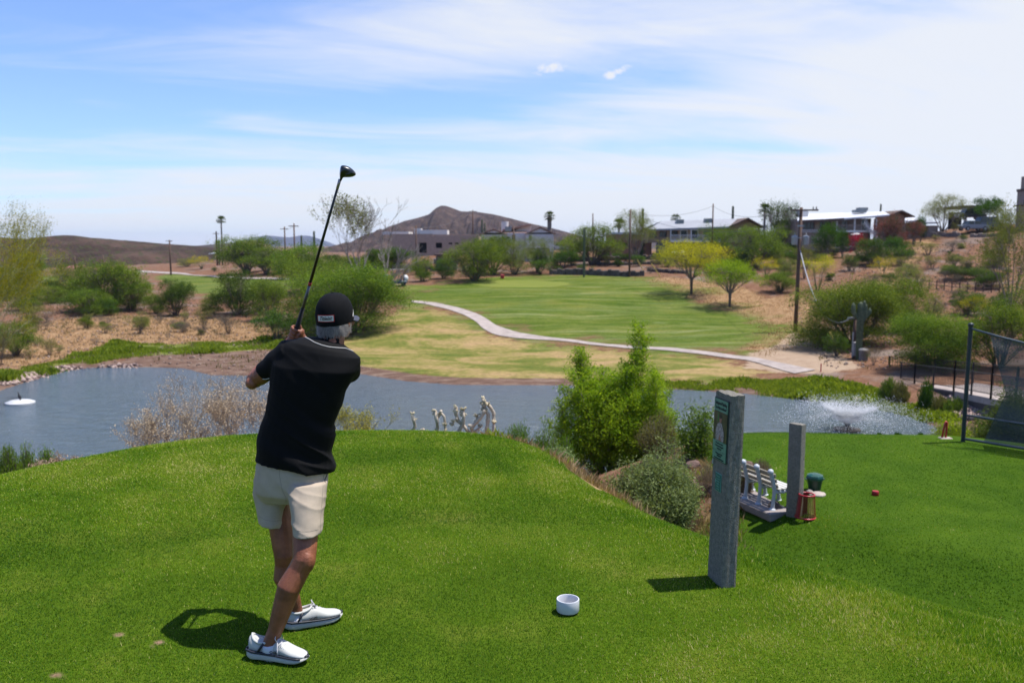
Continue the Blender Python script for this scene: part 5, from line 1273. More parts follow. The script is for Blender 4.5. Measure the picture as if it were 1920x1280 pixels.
stones("riprap", XY, rg.uniform(.12, .30, len(XY)), leafmat("stone_rip", (.20, .14, .13), (.55, .42, .36), 0, .9), rg, "pile of pinkish rubble rocks between the pond and the iron railing", "rocks")
XY = scatter(PP([(0, 722), (50, 712), (150, 698), (260, 690), (250, 684), (120, 690), (30, 706), (0, 712)]), 500, rg)
stones("shore_rocks", XY, rg.uniform(.08, .28, len(XY)), MATS["stone_rip"], rg, "pale rocks lining the pond's left shore", "rocks")
# ------------------------------------------------------------------ paints and metals
WHITE = pmat("white_paint", (.78, .78, .77), .4, .04, 6)
ROOFW = pmat("white_roof", (.72, .74, .78), .5, .06, .6)
GLASS = pmat("dark_glass", (.035, .045, .05), .08, .3, .5)
CONC = pmat("concrete", (.26, .24, .20), .95, .12, 42, bump=.9, bscale=120, col2=(.37, .345, .29), detail=12, spec=.1)
WOODP = pmat("pole_wood", (.13, .075, .05), .85, .3, 3, stretch=(8, 8, .5), bump=.4)
STEEL = pmat("galvanised", (.42, .44, .46), .45, .1, 8, metal=.7)
DKSTEEL = pmat("dark_green_steel", (.035, .05, .055), .45, .15, 8, metal=.3)
BLACKM = pmat("black_iron", (.018, .018, .02), .5, .2, 8)

# ------------------------------------------------------------------ houses
def wall_panel(mb, x0, x1, z0, z1, y, th, holes, m=0):
    """upright wall from x0..x1 with rectangular holes (x0,x1,z0,z1); y = front face"""
    xs = sorted({x0, x1, *[h[0] for h in holes], *[h[1] for h in holes]})
    for a, b in zip(xs, xs[1:]):
        zs = [z0]
        for h in sorted((h for h in holes if h[0] <= a + 1e-6 and h[1] >= b - 1e-6), key=lambda q: q[2]): zs += [h[2], h[3]]
        zs.append(z1)
        for c, d in zip(zs[::2], zs[1::2]):
            if d - c > 1e-4: mb.box(((a + b) / 2, y + th / 2, (c + d) / 2), (b - a, th, d - c), m=m)
class House:
    """local frame: x right, y away, z up, metres; px() turns photo pixels into that frame at distance D"""
    def __init__(s, px, py, D, label, cat='house', rz=0.0, name='house'):
        s.D = D; s.o = np.array(W(px, py, D)); s.rz = rz
        s.r = empty(name, s.o, label, cat, rz=rz)
    def x(s, px): return float((W(px, 460, s.D)[0] - s.o[0]) / cos(s.rz))
    def z(s, py, dx=0): return float(W(960, py, s.D)[2] - s.o[2])
    def part(s, nm, mb, mat, parent=None, **k): return mb.build(nm, mat, parent or s.r, **k)
    def win(s, x0, x1, z0, z1, y=0.0, frame=WHITE, mull=1, nm='window'):
        f = MB(); t = .09
        f.box(((x0 + x1) / 2, y + .06, z0 + t / 2), (x1 - x0, .14, t)); f.box(((x0 + x1) / 2, y + .06, z1 - t / 2), (x1 - x0, .14, t))
        f.box((x0 + t / 2, y + .06, (z0 + z1) / 2), (t, .14, z1 - z0 - 2 * t)); f.box((x1 - t / 2, y + .06, (z0 + z1) / 2), (t, .14, z1 - z0 - 2 * t))
        for k in range(mull):
            xm = x0 + (x1 - x0) * (k + 1) / (mull + 1); f.box((xm, y + .06, (z0 + z1) / 2), (t * .7, .10, z1 - z0 - 2 * t))
        w_ = s.part(nm, f, frame)
        g = MB(); g.box(((x0 + x1) / 2, y + .09, (z0 + z1) / 2), (x1 - x0 - .02, .02, z1 - z0 - .02)); s.part('pane', g, GLASS, w_)
        return w_
def gable_x(h, x0, x1, y0, y1, ze, zr, over, mat, th=.18, name='roof', wallm=None):
    """gable roof whose ridge runs left-right"""
    ym = (y0 + y1) / 2; mb = MB()
    a = [(x0 - over, y0 - over, ze), (x0 - over, ym, zr), (x0 - over, y1 + over, ze), (x0 - over, y1 + over, ze - th), (x0 - over, ym, zr - th), (x0 - over, y0 - over, ze - th)]
    mb.prism(a[0:2] + [a[4], a[5]], (x1 - x0 + 2 * over, 0, 0)); mb.prism([a[1], a[2], a[3], a[4]], (x1 - x0 + 2 * over, 0, 0))
    return h.part(name, mb, mat, fixn=True)
def gable_y(h, x0, x1, y0, y1, ze, zr, over, mat, wmat, th=.2, name='roof', zm=None):
    """gable roof whose gable end faces the camera"""
    xm = (x0 + x1) / 2 if zm is None else zm; mb = MB()
    mb.prism([(x0 - over, y0 - over, ze - .06), (xm, y0 - over, zr), (xm, y0 - over, zr - th), (x0 - over, y0 - over, ze - th - .06)], (0, y1 - y0 + 2 * over, 0))
    mb.prism([(xm, y0 - over, zr), (x1 + over, y0 - over, ze - .06), (x1 + over, y0 - over, ze - th - .06), (xm, y0 - over, zr - th)], (0, y1 - y0 + 2 * over, 0))
    o = h.part(name, mb, mat, fixn=True)
    g = MB(); g.prism([(x0, y0, ze - th - .05), (x1, y0, ze - th - .05), (xm, y0, zr - th - .12)], (0, .2, 0)); h.part('gable', g, wmat, fixn=True)
    return o
def railing(h, x0, x1, z0, z1, y, mat, n, nm='railing'):
    mb = MB(); mb.box(((x0 + x1) / 2, y, z1), (x1 - x0, .07, .07)); mb.box(((x0 + x1) / 2, y, z0 + .08), (x1 - x0, .05, .05))
    for i in range(n + 1): mb.box((x0 + (x1 - x0) * i / n, y, (z0 + z1) / 2), (.035, .035, z1 - z0))
    return h.part(nm, mb, mat)

TAN = pmat("stucco_tan", (.42, .30, .20), .9, .08, 1.2, bump=.2); SALM = pmat("stucco_salmon", (.42, .22, .15), .9, .1, 1.0, bump=.2)
CREAM = pmat("stucco_cream", (.88, .82, .76), .9, .06, 1.0, bump=.2); BLOCK = pmat("grey_block", (.52, .38, .29), .95, .12, 2.5, bump=.4)
TILE = pmat("tile_roof", (.42, .25, .185), .85, .18, 3, bump=.5, stretch=(1, 6, 1)); GREYR = pmat("grey_roof", (.36, .37, .40), .7, .08, .8)
BROWN = pmat("brown_trim", (.14, .085, .06), .8, .15, 3); MAUVE = pmat("stucco_mauve", (.42, .32, .26), .9, .08, 1.2)
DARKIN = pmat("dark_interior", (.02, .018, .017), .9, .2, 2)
COOL = pmat("cooler_metal", (.30, .32, .32), .5, .15, 2, metal=.4)

# grey block house being built
h = House(850, 476, 142, "long grey block building with dark openings below the peak", 'building', name='block_building')
X, Zf = h.x, h.z
ops = [(X(785), X(800), Zf(474) , Zf(455)), (X(817), X(829), Zf(465), Zf(455)), (X(841), X(848), Zf(458), Zf(455)), (X(853), X(860), Zf(458), Zf(455))]
mb = MB(); wall_panel(mb, X(735), X(898), -2.5, Zf(443), 0, .3, ops)
wall_panel(mb, X(735), X(812), Zf(443) + .003, Zf(438.5), 0, .3, []); wall_panel(mb, X(812) + .003, X(898), Zf(443) + .003, Zf(439.5), .4, .3, [])
mb.box((X(735) + .15, 5.3, (Zf(443) - 2.5) / 2), (.3, 10, Zf(443) + 2.5)); mb.box((X(898) - .15, 5.3, (Zf(443) - 2.5) / 2), (.3, 10, Zf(443) + 2.5)); mb.box(((X(735) + X(898)) / 2, 10.6, (Zf(443) - 2.5) / 2), (X(898) - X(735), .3, Zf(443) + 2.5))
h.part('wall', mb, BLOCK)
mb = MB(); mb.box(((X(735) + X(898)) / 2, 5.4, Zf(444)), (X(897) - X(736) - .6, 9.8, .2)); h.part('roof', mb, pmat("roof_gravel", (.28, .25, .22), .95, .15, 2))
mb = MB()
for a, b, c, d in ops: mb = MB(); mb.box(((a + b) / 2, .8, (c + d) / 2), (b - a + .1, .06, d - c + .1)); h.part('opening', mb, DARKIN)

mb = MB(); mb.box(((X(786) + X(838)) / 2, 3.2, (Zf(444) + Zf(431)) / 2), (X(838) - X(786), 4.5, Zf(431) - Zf(444))); h.part('penthouse', mb, CREAM)
mb = MB(); mb.box(((X(722) + X(760)) / 2, 3.2, Zf(437)), (X(772) - X(722), 6, .5)); mb.box((X(781), 3, Zf(436)), (1.2, 1.2, Zf(428) - Zf(444))); h.part('chimney', mb, CREAM)
# stone shed
h = House(842, 497, 118, "small stone shed with flat brown roof below the block building", 'shed', name='stone_shed')
X, Zf = h.x, h.z
mb = MB(); mb.box(((X(817) + X(856)) / 2, 1.5, (Zf(480) - 1) / 2), (X(856) - X(817), 3, Zf(480) + 1)); h.part('wall', mb, pmat("rough_stone", (.20, .165, .14), .95, .35, 2, bump=.8))
mb = MB(); mb.box(((X(815) + X(860)) / 2, 1.5, Zf(478)), (X(860) - X(813), 3.6, .22)); h.part('roof', mb, BROWN)
# white tiled house
h = House(970, 474, 128, "white house with brown tiled roofs and a white rooftop cylinder", name='tiled_house')
X, Zf = h.x, h.z
wins = [(X(960), X(966), Zf(453), Zf(440)), (X(990), X(997), Zf(452), Zf(440)), (X(925), X(932), Zf(447), Zf(443)), (X(940), X(956), Zf(449), Zf(443))]
mb = MB(); wall_panel(mb, X(902), X(986), -3, Zf(436.5), 0, .3, [w_ for w_ in wins if w_[1] < X(987)]); wall_panel(mb, X(986) + .003, X(1037), -3, Zf(436.5), -1.5, .3, [wins[1]])
mb.box((X(902) + .15, 4.2, (Zf(436.5) - 3) / 2), (.3, 7.7, Zf(436.5) + 3)); mb.box((X(1037) - .15, 3.4, (Zf(436.5) - 3) / 2), (.3, 9.2, Zf(436.5) + 3))
mb.prism([(X(955), 2, Zf(437)), (X(996), 2, Zf(437)), (X(996), 2, Zf(422)), (X(990), 2, Zf(421))], (0, .3, 0))
h.part('wall', mb, CREAM, fixn=True)
for i, w_ in enumerate(wins): h.win(*w_, y=-1.4 if i == 1 else .1, frame=BROWN if i == 0 else WHITE)
gable_y(h, X(902), X(948), 0, 8, Zf(437.5), Zf(429), .25, TILE, CREAM, th=.12)
gable_y(h, X(988), X(1037), -1.5, 8, Zf(437), Zf(425.5), .25, TILE, CREAM, th=.12)
mb = MB(); mb.prism([(X(942), 1.0, Zf(430)), (X(996), 1.0, Zf(419)), (X(996), 8, Zf(419)), (X(942), 8, Zf(430))], (0, 0, -.25)); mb.prism([(X(940), .1, Zf(437)), (X(988), .1, Zf(437)), (X(988), 5, Zf(428)), (X(940), 5, Zf(428))], (0, 0, -.2)); h.part('roof', mb, TILE, fixn=True)
mb = MB(); mb.cyl((X(946.5), 3, Zf(432)), (X(946.5), 3, Zf(414.5)), (X(953) - X(939.5)) / 2, n=20); h.part('tank', mb, WHITE, smooth=True, angle=40)
mb = MB(); mb.box((X(953), 1.2, Zf(429)), (1.0, .8, .7)); h.part('cooler', mb, COOL)
# salmon house
h = House(1200, 478, 128, "low salmon stucco house mostly hidden behind trees", name='salmon_house')
X, Zf = h.x, h.z
wins = [(X(1187), X(1194), Zf(475), Zf(463)), (X(1204), X(1209), Zf(462), Zf(455)), (X(1168), X(1176), Zf(462), Zf(455))]
mb = MB(); wall_panel(mb, X(1147), X(1222), -2.5, Zf(438), 0, .3, wins); mb.box((X(1222) - .15, 4.2, (Zf(438) - 2.5) / 2), (.3, 7.7, Zf(438) + 2.5)); mb.box((X(1147) + .15, 4.2, (Zf(438) - 2.5) / 2), (.3, 7.7, Zf(438) + 2.5)); h.part('wall', mb, SALM)
for w_ in wins: h.win(*w_, y=.1, frame=BROWN)
mb = MB(); mb.box(((X(1147) + X(1222)) / 2, 4.1, Zf(437.5)), (X(1223) - X(1146), 8.6, .3)); h.part('roof', mb, ROOFW)
# grey-roofed two-storey house
h = House(1320, 474, 124, "two-storey tan house with grey gabled roof and white balcony railing", name='grey_roofed_house')
X, Zf = h.x, h.z
w1 = [(X(1217), X(1231), Zf(446), Zf(434)), (X(1236), X(1250), Zf(445), Zf(433.5)), (X(1255), X(1271), Zf(444), Zf(432)), (X(1275), X(1289), Zf(449), Zf(431)), (X(1295), X(1309), Zf(449), Zf(430)), (X(1318), X(1332), Zf(444), Zf(431))]
mb = MB(); wall_panel(mb, X(1215), X(1425), Zf(455), Zf(429), 0, .3, w1); wall_panel(mb, X(1233), X(1425), -3, Zf(455) - .003, .6, .3, [(X(1262), X(1300), -1, Zf(462))])
mb.box((X(1425) - .15, 5, (Zf(429) - 3) / 2), (.3, 9.3, Zf(429) + 3)); mb.box((X(1215) + .15, 5, (Zf(429) + Zf(455)) / 2), (.3, 9.3, Zf(429) - Zf(455))); h.part('wall', mb, TAN)
for i, w_ in enumerate(w1): h.win(*w_, y=.1, frame=WHITE if i in (3, 4) else BROWN, nm='door' if i in (3, 4) else 'window', mull=0 if i in (3, 4) else 1)
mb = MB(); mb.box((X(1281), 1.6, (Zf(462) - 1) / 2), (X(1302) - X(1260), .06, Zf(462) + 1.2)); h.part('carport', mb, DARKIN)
mb = MB(); mb.box((X(1240), -.3, (Zf(456) - 1) / 2), (X(1255) - X(1234), .2, Zf(456) + 1)); h.part('garage_door', mb, pmat("slate_door", (.11, .12, .15), .6, .1, 2))
xm = X(1397)
mb = MB(); mb.prism([(X(1213), -1.2, Zf(430)), (X(1362), -1.2, Zf(425)), (xm, 4.5, Zf(408)), (X(1250), 4.5, Zf(413))], (0, 0, -.25)); mb.prism([(X(1250), 4.5, Zf(413)), (xm, 4.5, Zf(408)), (X(1420), 11, Zf(428)), (X(1215), 11, Zf(430))], (0, 0, -.25)); h.part('roof', mb, GREYR, fixn=True)
mb = MB(); mb.prism([(X(1362), -1.3, Zf(425)), (xm, -1.3, Zf(408.5)), (X(1428), -1.3, Zf(426)), (X(1428), -1.3, Zf(427.5)), (xm, -1.3, Zf(411)), (X(1362), -1.3, Zf(426.7))], (0, 12, 0)); h.part('fascia', mb, BROWN, fixn=True)
g = MB(); g.prism([(X(1366), -.02, Zf(428.5)), (X(1425), -.02, Zf(428.5)), (xm, -.02, Zf(411.5))], (0, .3, 0)); h.part('gable', g, TAN, fixn=True)
mb = MB(); mb.box(((X(1253) + X(1345)) / 2, -.9, Zf(452.5)), (X(1345) - X(1253), 1.8, .25)); h.part('balcony_floor', mb, WHITE)
railing(h, X(1253), X(1345), Zf(451.5), Zf(441), -1.75, WHITE, 44)
mb = MB()
for q in (1253, 1291, 1330): mb.box((X(q), -1.7, (Zf(431) + Zf(453)) / 2), (.12, .12, Zf(431) - Zf(453)))
h.part('post', mb, WHITE)
for q, zt in ((1280, 410), (1334, 408)):
    mb = MB(); mb.box((X(q), 2.6, Zf(zt + 5)), (X(q + 7) - X(q - 7), 1.2, Zf(zt) - Zf(zt + 9)), bev=.06); 
    for k in range(4): mb.box((X(q), 1.97, Zf(zt + 1 + k * 2)), (X(q + 6) - X(q - 6), .03, .05))
    h.part('cooler', mb, COOL)
# white-roofed two-storey house
h = House(1590, 463, 122, "two-storey mauve house with white metal roof, left of the bare slope", name='white_roofed_house')
X, Zf = h.x, h.z
w1 = [(X(1505), X(1526), Zf(431), Zf(416)), (X(1535), X(1557), Zf(430), Zf(414)), (X(1585), X(1595), Zf(428), Zf(412)), (X(1622), X(1633), Zf(432), Zf(410))]
mb = MB(); wall_panel(mb, X(1491), X(1560), -3, Zf(411), 0, .3, [w1[0], w1[1]]); wall_panel(mb, X(1560) + .003, X(1640), -3, Zf(409), 1.6, .3, [w1[2], w1[3]]); wall_panel(mb, X(1640) + .003, X(1694), -3, Zf(407), 0, .3, [])
mb.box((X(1694) - .15, 5, (Zf(407) - 3) / 2), (.3, 9.3, Zf(407) + 3)); mb.box((X(1491) + .15, 5, (Zf(411) - 3) / 2), (.3, 9.3, Zf(411) + 3)); h.part('wall', mb, MAUVE)
for i, w_ in enumerate(w1): h.win(*w_, y=.1 if i < 2 else 1.7, frame=WHITE if i > 1 else BROWN, mull=2 if i < 2 else 0)
mb = MB(); mb.prism([(X(1488), -1.2, Zf(414)), (X(1575), -1.2, Zf(409)), (X(1601), 4.5, Zf(396)), (X(1515), 4.5, Zf(399))], (0, 0, -.22)); mb.prism([(X(1574), -1.3, Zf(409.5)), (X(1658), -1.3, Zf(403)), (X(1680), 4.5, Zf(394)), (X(1601), 4.5, Zf(397))], (0, 0, -.22)); h.part('roof', mb, ROOFW, fixn=True)
mb = MB(); mb.prism([(X(1658), -1.4, Zf(403.5)), (X(1680), -1.4, Zf(394.5)), (X(1704), -1.4, Zf(406)), (X(1704), -1.4, Zf(408)), (X(1680), -1.4, Zf(397)), (X(1658), -1.4, Zf(405.5))], (0, 11, 0))
h.part('fascia', mb, BROWN, fixn=True)
mb = MB(); mb.box(((X(1490) + X(1574)) / 2, -1.25, Zf(413.8)), (X(1574) - X(1490), .1, .35), rot=Matrix.Rotation(-.045, 3, 'Y')); h.part('fascia', mb, BROWN, fixn=True)
g = MB(); g.prism([(X(1660), -.02, Zf(407)), (X(1694), -.02, Zf(407)), (X(1680), -.02, Zf(397.5))], (0, .3, 0)); h.part('gable', g, MAUVE, fixn=True)
mb = MB(); mb.box((X(1513), 2.5, Zf(399)), (X(1521) - X(1504), 1.4, Zf(394) - Zf(406))); h.part('chimney', mb, CREAM)
mb = MB(); mb.box((X(1626), 2.4, Zf(391)), (X(1634) - X(1618), 1.3, Zf(387) - Zf(393))); mb.box((X(1621), 2.4, Zf(395)), (X(1634) - X(1612), 1.2, .4)); h.part('cooler', mb, COOL)
mb = MB(); mb.box(((X(1560) + X(1640)) / 2, .3, Zf(434)), (X(1640) - X(1560), 2.6, .25)); h.part('balcony_floor', mb, WHITE)
railing(h, X(1562), X(1612), Zf(433), Zf(422.5), -.95, MAUVE, 22); railing(h, X(1496), X(1558), Zf(436), Zf(431), -.6, WHITE, 26)
for q in (1563, 1596, 1636): mb = MB(); mb.box((X(q), -.9, (Zf(410) - 2) / 2), (.16, .16, Zf(410) + 2)); h.part('post', mb, WHITE)
mb = MB()
for k in range(12):
    xx = X(1610) + (X(1634) - X(1610)) * k / 11; mb.box((xx, -1.3, Zf(420 + k * 2.6)), (.30, .9, .06)); mb.box((xx, -1.75, Zf(416 + k * 2.6)), (.04, .04, 1.0))
mb.prism([(X(1609), -1.78, Zf(416)), (X(1636), -1.78, Zf(446)), (X(1636), -1.78, Zf(448)), (X(1609), -1.78, Zf(418))], (0, .06, 0)); h.part('stairs', mb, WHITE, fixn=True)
mb = MB(); mb.cyl((X(1595), -1.9, Zf(440)), (X(1595), -1.9, Zf(437)), .9, .05, 14); mb.cyl((X(1595), -1.9, Zf(452)), (X(1595), -1.9, Zf(438)), .04); h.part('patio_umbrella', mb, WHITE)
# outbuildings to the right
h = House(1730, 434, 128, "low white-roofed outbuilding right of the mauve house", 'outbuilding', name='outbuilding'); X, Zf = h.x, h.z
mb = MB(); mb.box(((X(1700) + X(1728)) / 2, 3, (Zf(417) - 2) / 2), (X(1728) - X(1700), 5, Zf(417) + 2)); mb.box(((X(1736) + X(1754)) / 2, 2, (Zf(423) - 2) / 2), (X(1754) - X(1736), 5, Zf(423) + 2)); h.part('wall', mb, MAUVE)
mb = MB(); mb.prism([(X(1697), -.6, Zf(414.5)), (X(1722), -.6, Zf(412)), (X(1722), 6, Zf(406)), (X(1697), 6, Zf(407))], (0, 0, -.2)); mb.prism([(X(1712), -.5, Zf(418)), (X(1752), -1, Zf(417)), (X(1742), 6, Zf(405)), (X(1722), 6, Zf(403))], (0, 0, -.2)); h.part('roof', mb, ROOFW, fixn=True)
h = House(1815, 424, 136, "open white carport with a dark vehicle bay on the skyline", 'carport', name='carport'); X, Zf = h.x, h.z
for q in (1807, 1830): mb = MB(); mb.box((X(q), 0, (Zf(396) - 1) / 2), (.35, .35, Zf(396) + 1)); h.part('post', mb, WHITE)
mb = MB(); mb.box((X(1815), 2.5, Zf(388)), (X(1832) - X(1796), 6, .45)); mb.box((X(1818), .0, Zf(393)), (X(1831) - X(1806), .3, .5)); h.part('roof', mb, BROWN)
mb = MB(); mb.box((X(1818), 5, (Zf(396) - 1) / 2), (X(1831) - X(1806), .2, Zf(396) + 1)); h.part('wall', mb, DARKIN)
h = House(1915, 398, 124, "tall mauve house corner cut by the right edge on the hilltop", name='hilltop_house'); X, Zf = h.x, h.z
mb = MB(); wall_panel(mb, X(1914), X(1990), -4, Zf(357), 0, .3, [(X(1920), X(1926), Zf(380), Zf(362))]); mb.box((X(1914) + .15, 1, (Zf(357) - 4) / 2), (.3, 1.4, Zf(357) + 4)); h.part('wall', mb, MAUVE)
h.win(X(1920), X(1926), Zf(380), Zf(362), y=.1, frame=BROWN)
mb = MB(); mb.box(((X(1912) + X(1992)) / 2, .6, Zf(356)), (X(1992) - X(1912), 2.2, .35)); h.part('roof', mb, BROWN)
mb = MB(); mb.box((X(1925), 1, (Zf(330) + Zf(356)) / 2), (X(1932) - X(1917), .8, Zf(330) - Zf(356))); h.part('chimney', mb, MAUVE)
mb = MB(); mb.box((X(1905), -1.2, Zf(386)), (X(1915) - X(1897), 2.0, .2)); railing(h, X(1898), X(1914), Zf(385), Zf(376), -2.1, BLACKM, 8); h.part('balcony_floor', mb, BROWN)
# red-roofed ramada far left and the white roof near the palms
h = House(132, 512, 205, "red-roofed open ramada far behind the mesquite thicket", 'shelter', name='ramada'); X, Zf = h.x, h.z
mb = MB(); mb.prism([(X(112), -3, Zf(504)), (X(151), -3, Zf(503)), (X(146), 3, Zf(498)), (X(120), 3, Zf(498))], (0, 0, -.25)); h.part('roof', mb, pmat("red_roof", (.36, .11, .10), .7, .1, 1), fixn=True)
for q in (114, 149): mb = MB(); mb.box((X(q), -2, (Zf(504) - .6) / 2), (.35, .35, Zf(504) + .6)); h.part('post', mb, BROWN)
h = House(397, 476, 205, "tiny white-roofed hut left of the fan palms", 'hut', name='hut'); X, Zf = h.x, h.z
mb = MB(); mb.box((X(398), 1.5, (Zf(475) - 1) / 2), (X(403) - X(393), 3, Zf(475) + 1)); h.part('wall', mb, TAN)
mb = MB(); mb.prism([(X(391), -.3, Zf(475.5)), (X(404), -.3, Zf(474.5)), (X(401), 2.8, Zf(472))], (0, 0, -.2)); h.part('roof', mb, ROOFW, fixn=True)
h = House(472, 470, 200, "brown-roofed house just left of the mesa, behind treetops", name='brown_roofed_house'); X, Zf = h.x, h.z
mb = MB(); mb.box(((X(455) + X(495)) / 2, 3, (Zf(458) - 4) / 2), (X(495) - X(455), 5, Zf(458) + 4)); h.part('wall', mb, TAN)
mb = MB(); mb.prism([(X(450), -.6, Zf(456)), (X(496), -.6, Zf(459)), (X(485), 3, Zf(451.5)), (X(464), 3, Zf(450))], (0, 0, -.3)); h.part('roof', mb, pmat("brown_roof", (.20, .12, .09), .8, .15, 1), fixn=True)

# ------------------------------------------------------------------ garden walls and terraces
STONEW = pmat("stacked_stone", (.09, .07, .058), .95, .45, 1.8, bump=.9, bscale=3, col2=(.13, .105, .09))
STONEP = pmat("pale_stone", (.30, .24, .20), .95, .35, 1.5, bump=.9, bscale=3)
def wall_line(name, pts, h0, th, mat, lab, D=None, up=0.0):
    G = [Vector(P(*q)) if len(q) == 2 else Vector(P(q[0], q[1], q[2])) for q in pts]; c = G[0]
    r = empty(name, c, lab, 'wall'); mb = MB(); rnd = random.Random(len(lab))
    for a, b in zip(G, G[1:]):
        n = max(2, int((b - a).length / .45)); 
        for i in range(n):
            p = a.lerp(b, (i + .5) / n); p.z = float(H(p.x, p.y)); d = (b - a); ang = math.atan2(d.y, d.x)
            hh = h0 * rnd.uniform(.6, .95)
            mb.box((p.x - c.x, p.y - c.y, p.z - c.z + hh / 2 - .15 + up), ((b - a).length / n * 1.04, th * rnd.uniform(.85, 1.1), hh + .3), rot=Matrix.Rotation(ang + rnd.uniform(-.05, .05), 3, 'Z'), bev=.08)
    mb.build('stonework', mat, r); return r
wall_line('retaining_wall', [(1030, 514), (1075, 515), (1120, 516), (1175, 518), (1208, 517)], .9, .5, STONEW, "low dark retaining wall at the back edge of the far fairway")
wall_line('retaining_wall', [(1120, 497), (1180, 497), (1240, 496)], .6, .5, STONEW, "dark stone terrace edge halfway up to the salmon house")
wall_line('retaining_wall', [(1060, 491), (1130, 489), (1200, 486), (1250, 486)], .8, .5, STONEW, "upper stone terrace wall below the salmon house")
wall_line('retaining_wall', [(1450, 482), (1500, 480), (1560, 475), (1605, 470)], .9, .6, STONEW, "stone wall along the foot of the mauve house's garden")
wall_line('rubble_wall', [(1735, 444), (1765, 443), (1800, 443)], .8, .7, STONEP, "rubble wall in front of the skyline palo verde")
wall_line('rubble_wall', [(1820, 444), (1850, 444), (1880, 443)], .6, .7, STONEP, "rubble wall below the parked cars")
wall_line('retaining_wall', [(700, 506), (760, 504), (810, 505)], .7, .6, STONEW, "broken dark rock wall behind the golf cart")
wall_line('retaining_wall', [(1215, 508), (1260, 512), (1290, 513)], .6, .6, STONEW, "short rock edge behind the yellow palo verde")
def rock(px, py, w_m, h_m, lab, seed, mat=STONEP, D=None, name='rock', dz=0.0):
    p = P(px, py, D); mb = MB(); mb.ell((0, 0, 0), (w_m / 2, w_m * .38, h_m), 14, 9)
    rnd = random.Random(seed); V = []
    for v in mb.v:
        q = Vector(v); f = 1 + .28 * mnoise.noise(q * (2.2 / w_m) + Vector((seed, 0, 0))) + .12 * mnoise.noise(q * (6 / w_m)); V.append(tuple(q * f))
    mb.v = V; o = mb.build(name, mat); o.location = (p[0], p[1], p[2] + h_m * .25 + dz); o.rotation_euler = (0, 0, rnd.uniform(-.4, .4)); return tag(o, lab, 'rock')
rock(828, 472, 2.6, .8, "large pale boulder before the block building's small windows", 3, D=130)
rock(1452, 955, .20, .10, "dark rock at the near end of the bench slab", 4, pmat("dark_rock", (.13, .10, .085), .95, .3, 6, bump=.7))
rock(1533, 928, .27, .035, "pale flat rock in front of the green bin", 5, pmat("pale_rock", (.50, .42, .36), .95, .15, 6, bump=.5))
rock(1519, 925, .12, .05, "small pale rock touching the green bin's base", 6, MATS["pale_rock"])
for i, (px, py, w_, h_, D, lab) in enumerate(((1292, 822, .32, .13, 15.5, "uppermost pinkish rock on the bank left of the sign post"), (1300, 840, .30, .12, 15, "second pinkish rock down the bank left of the sign post"), (1290, 862, .38, .16, 14, "dark reddish rock above the dry weeds"),
                                         (1322, 868, .42, .12, 13.6, "flat slab-like rock just left of the sign post"), (1338, 872, .26, .15, 13.4, "reddish rock against the sign post's left edge"), (1310, 806, .35, .1, 17, "pale flat rock near the water left of the sign post"), (1326, 820, .3, .1, 16, "tiny pale rock left of the sign panel"),
                                         (1404, 855, .25, .1, 14.3, "pinkish rock behind the bench's left end"), (1612, 740, .9, .15, 43, "white slab on the far right bank"))):
    rock(px, py, w_, h_, lab, 10 + i, pmat("red_rock", (.20, .125, .10), .95, .3, 5, bump=.7) if i not in (5, 6, 8) else MATS["pale_rock"], D=D)

# ------------------------------------------------------------------ poles and wires
def pole(px, pyb, pyt, D, rad, lab, name='utility_pole', mat=None, cross=None, extra=None, lean=0.0):
    p = P(px, pyb, D) if D else P(px, pyb); D = p[1]; top = W(px, pyt, D); hgt = float(top[2] - p[2])
    r = empty(name, p, lab, 'pole'); mb = MB(); mb.tube([(0, 0, -.4), (lean * .5, 0, hgt * .5), (lean, 0, hgt)], [rad, rad * .88, rad * .75], 10); mb.build('shaft', mat or WOODP, r, True)
    if cross:
        mb = MB(); z = hgt - cross[1]; mb.box((cross[2] if len(cross) > 2 else 0, -rad, z), (cross[0], .10, .12)); mb.build('crossarm', mat or WOODP, r)
    return r, p, hgt
main_r, main_p, main_h = pole(1491, 622, 389, None, .17, "tall brown crossarm pole with transformers at the fairway's right edge", cross=None, lean=.12)
mb = MB(); k_ = main_p[1] / F_PX
mb.box((.30, -.2, main_h - .22), (52 * k_, .11, .12)); mb.tube([(-.85, -.2, main_h - .3), (.05, -.2, main_h - .9)], .025, 6); mb.build('crossarm', WOODP, main_r)
for dx in (-1.0, .9, 1.15):
    mb = MB(); mb.lathe([(.03, 0), (.06, .05), (.05, .12), (.06, .18), (.02, .24)], (dx + .1, -.2, main_h - .16), 8); mb.build('insulator', pmat("insulator", (.35, .33, .32), .3, .1, 5), main_r, True)
for dx in (-.42, .48):
    mb = MB(); z0 = main_h - 2.95; mb.lathe([(.20, 0), (.23, .05), (.24, .6), (.25, .66), (.18, .72), (.05, .76)], (dx + .06, -.12, z0), 14); mb.tube([(dx + .06, -.12, z0 + .74), (dx + .06, -.12, z0 + .95)], [.04, .03], 6); mb.build('transformer', pmat("transformer_grey", (.40, .42, .43), .5, .08, 3), main_r, True)
mb = MB(); mb.box((-.2, -.14, main_h - 2.4), (.7, .3, .06)); mb.box((.05, -.22, main_h - 1.45), (.45, .2, .12)); mb.build('bracket', STEEL, main_r)
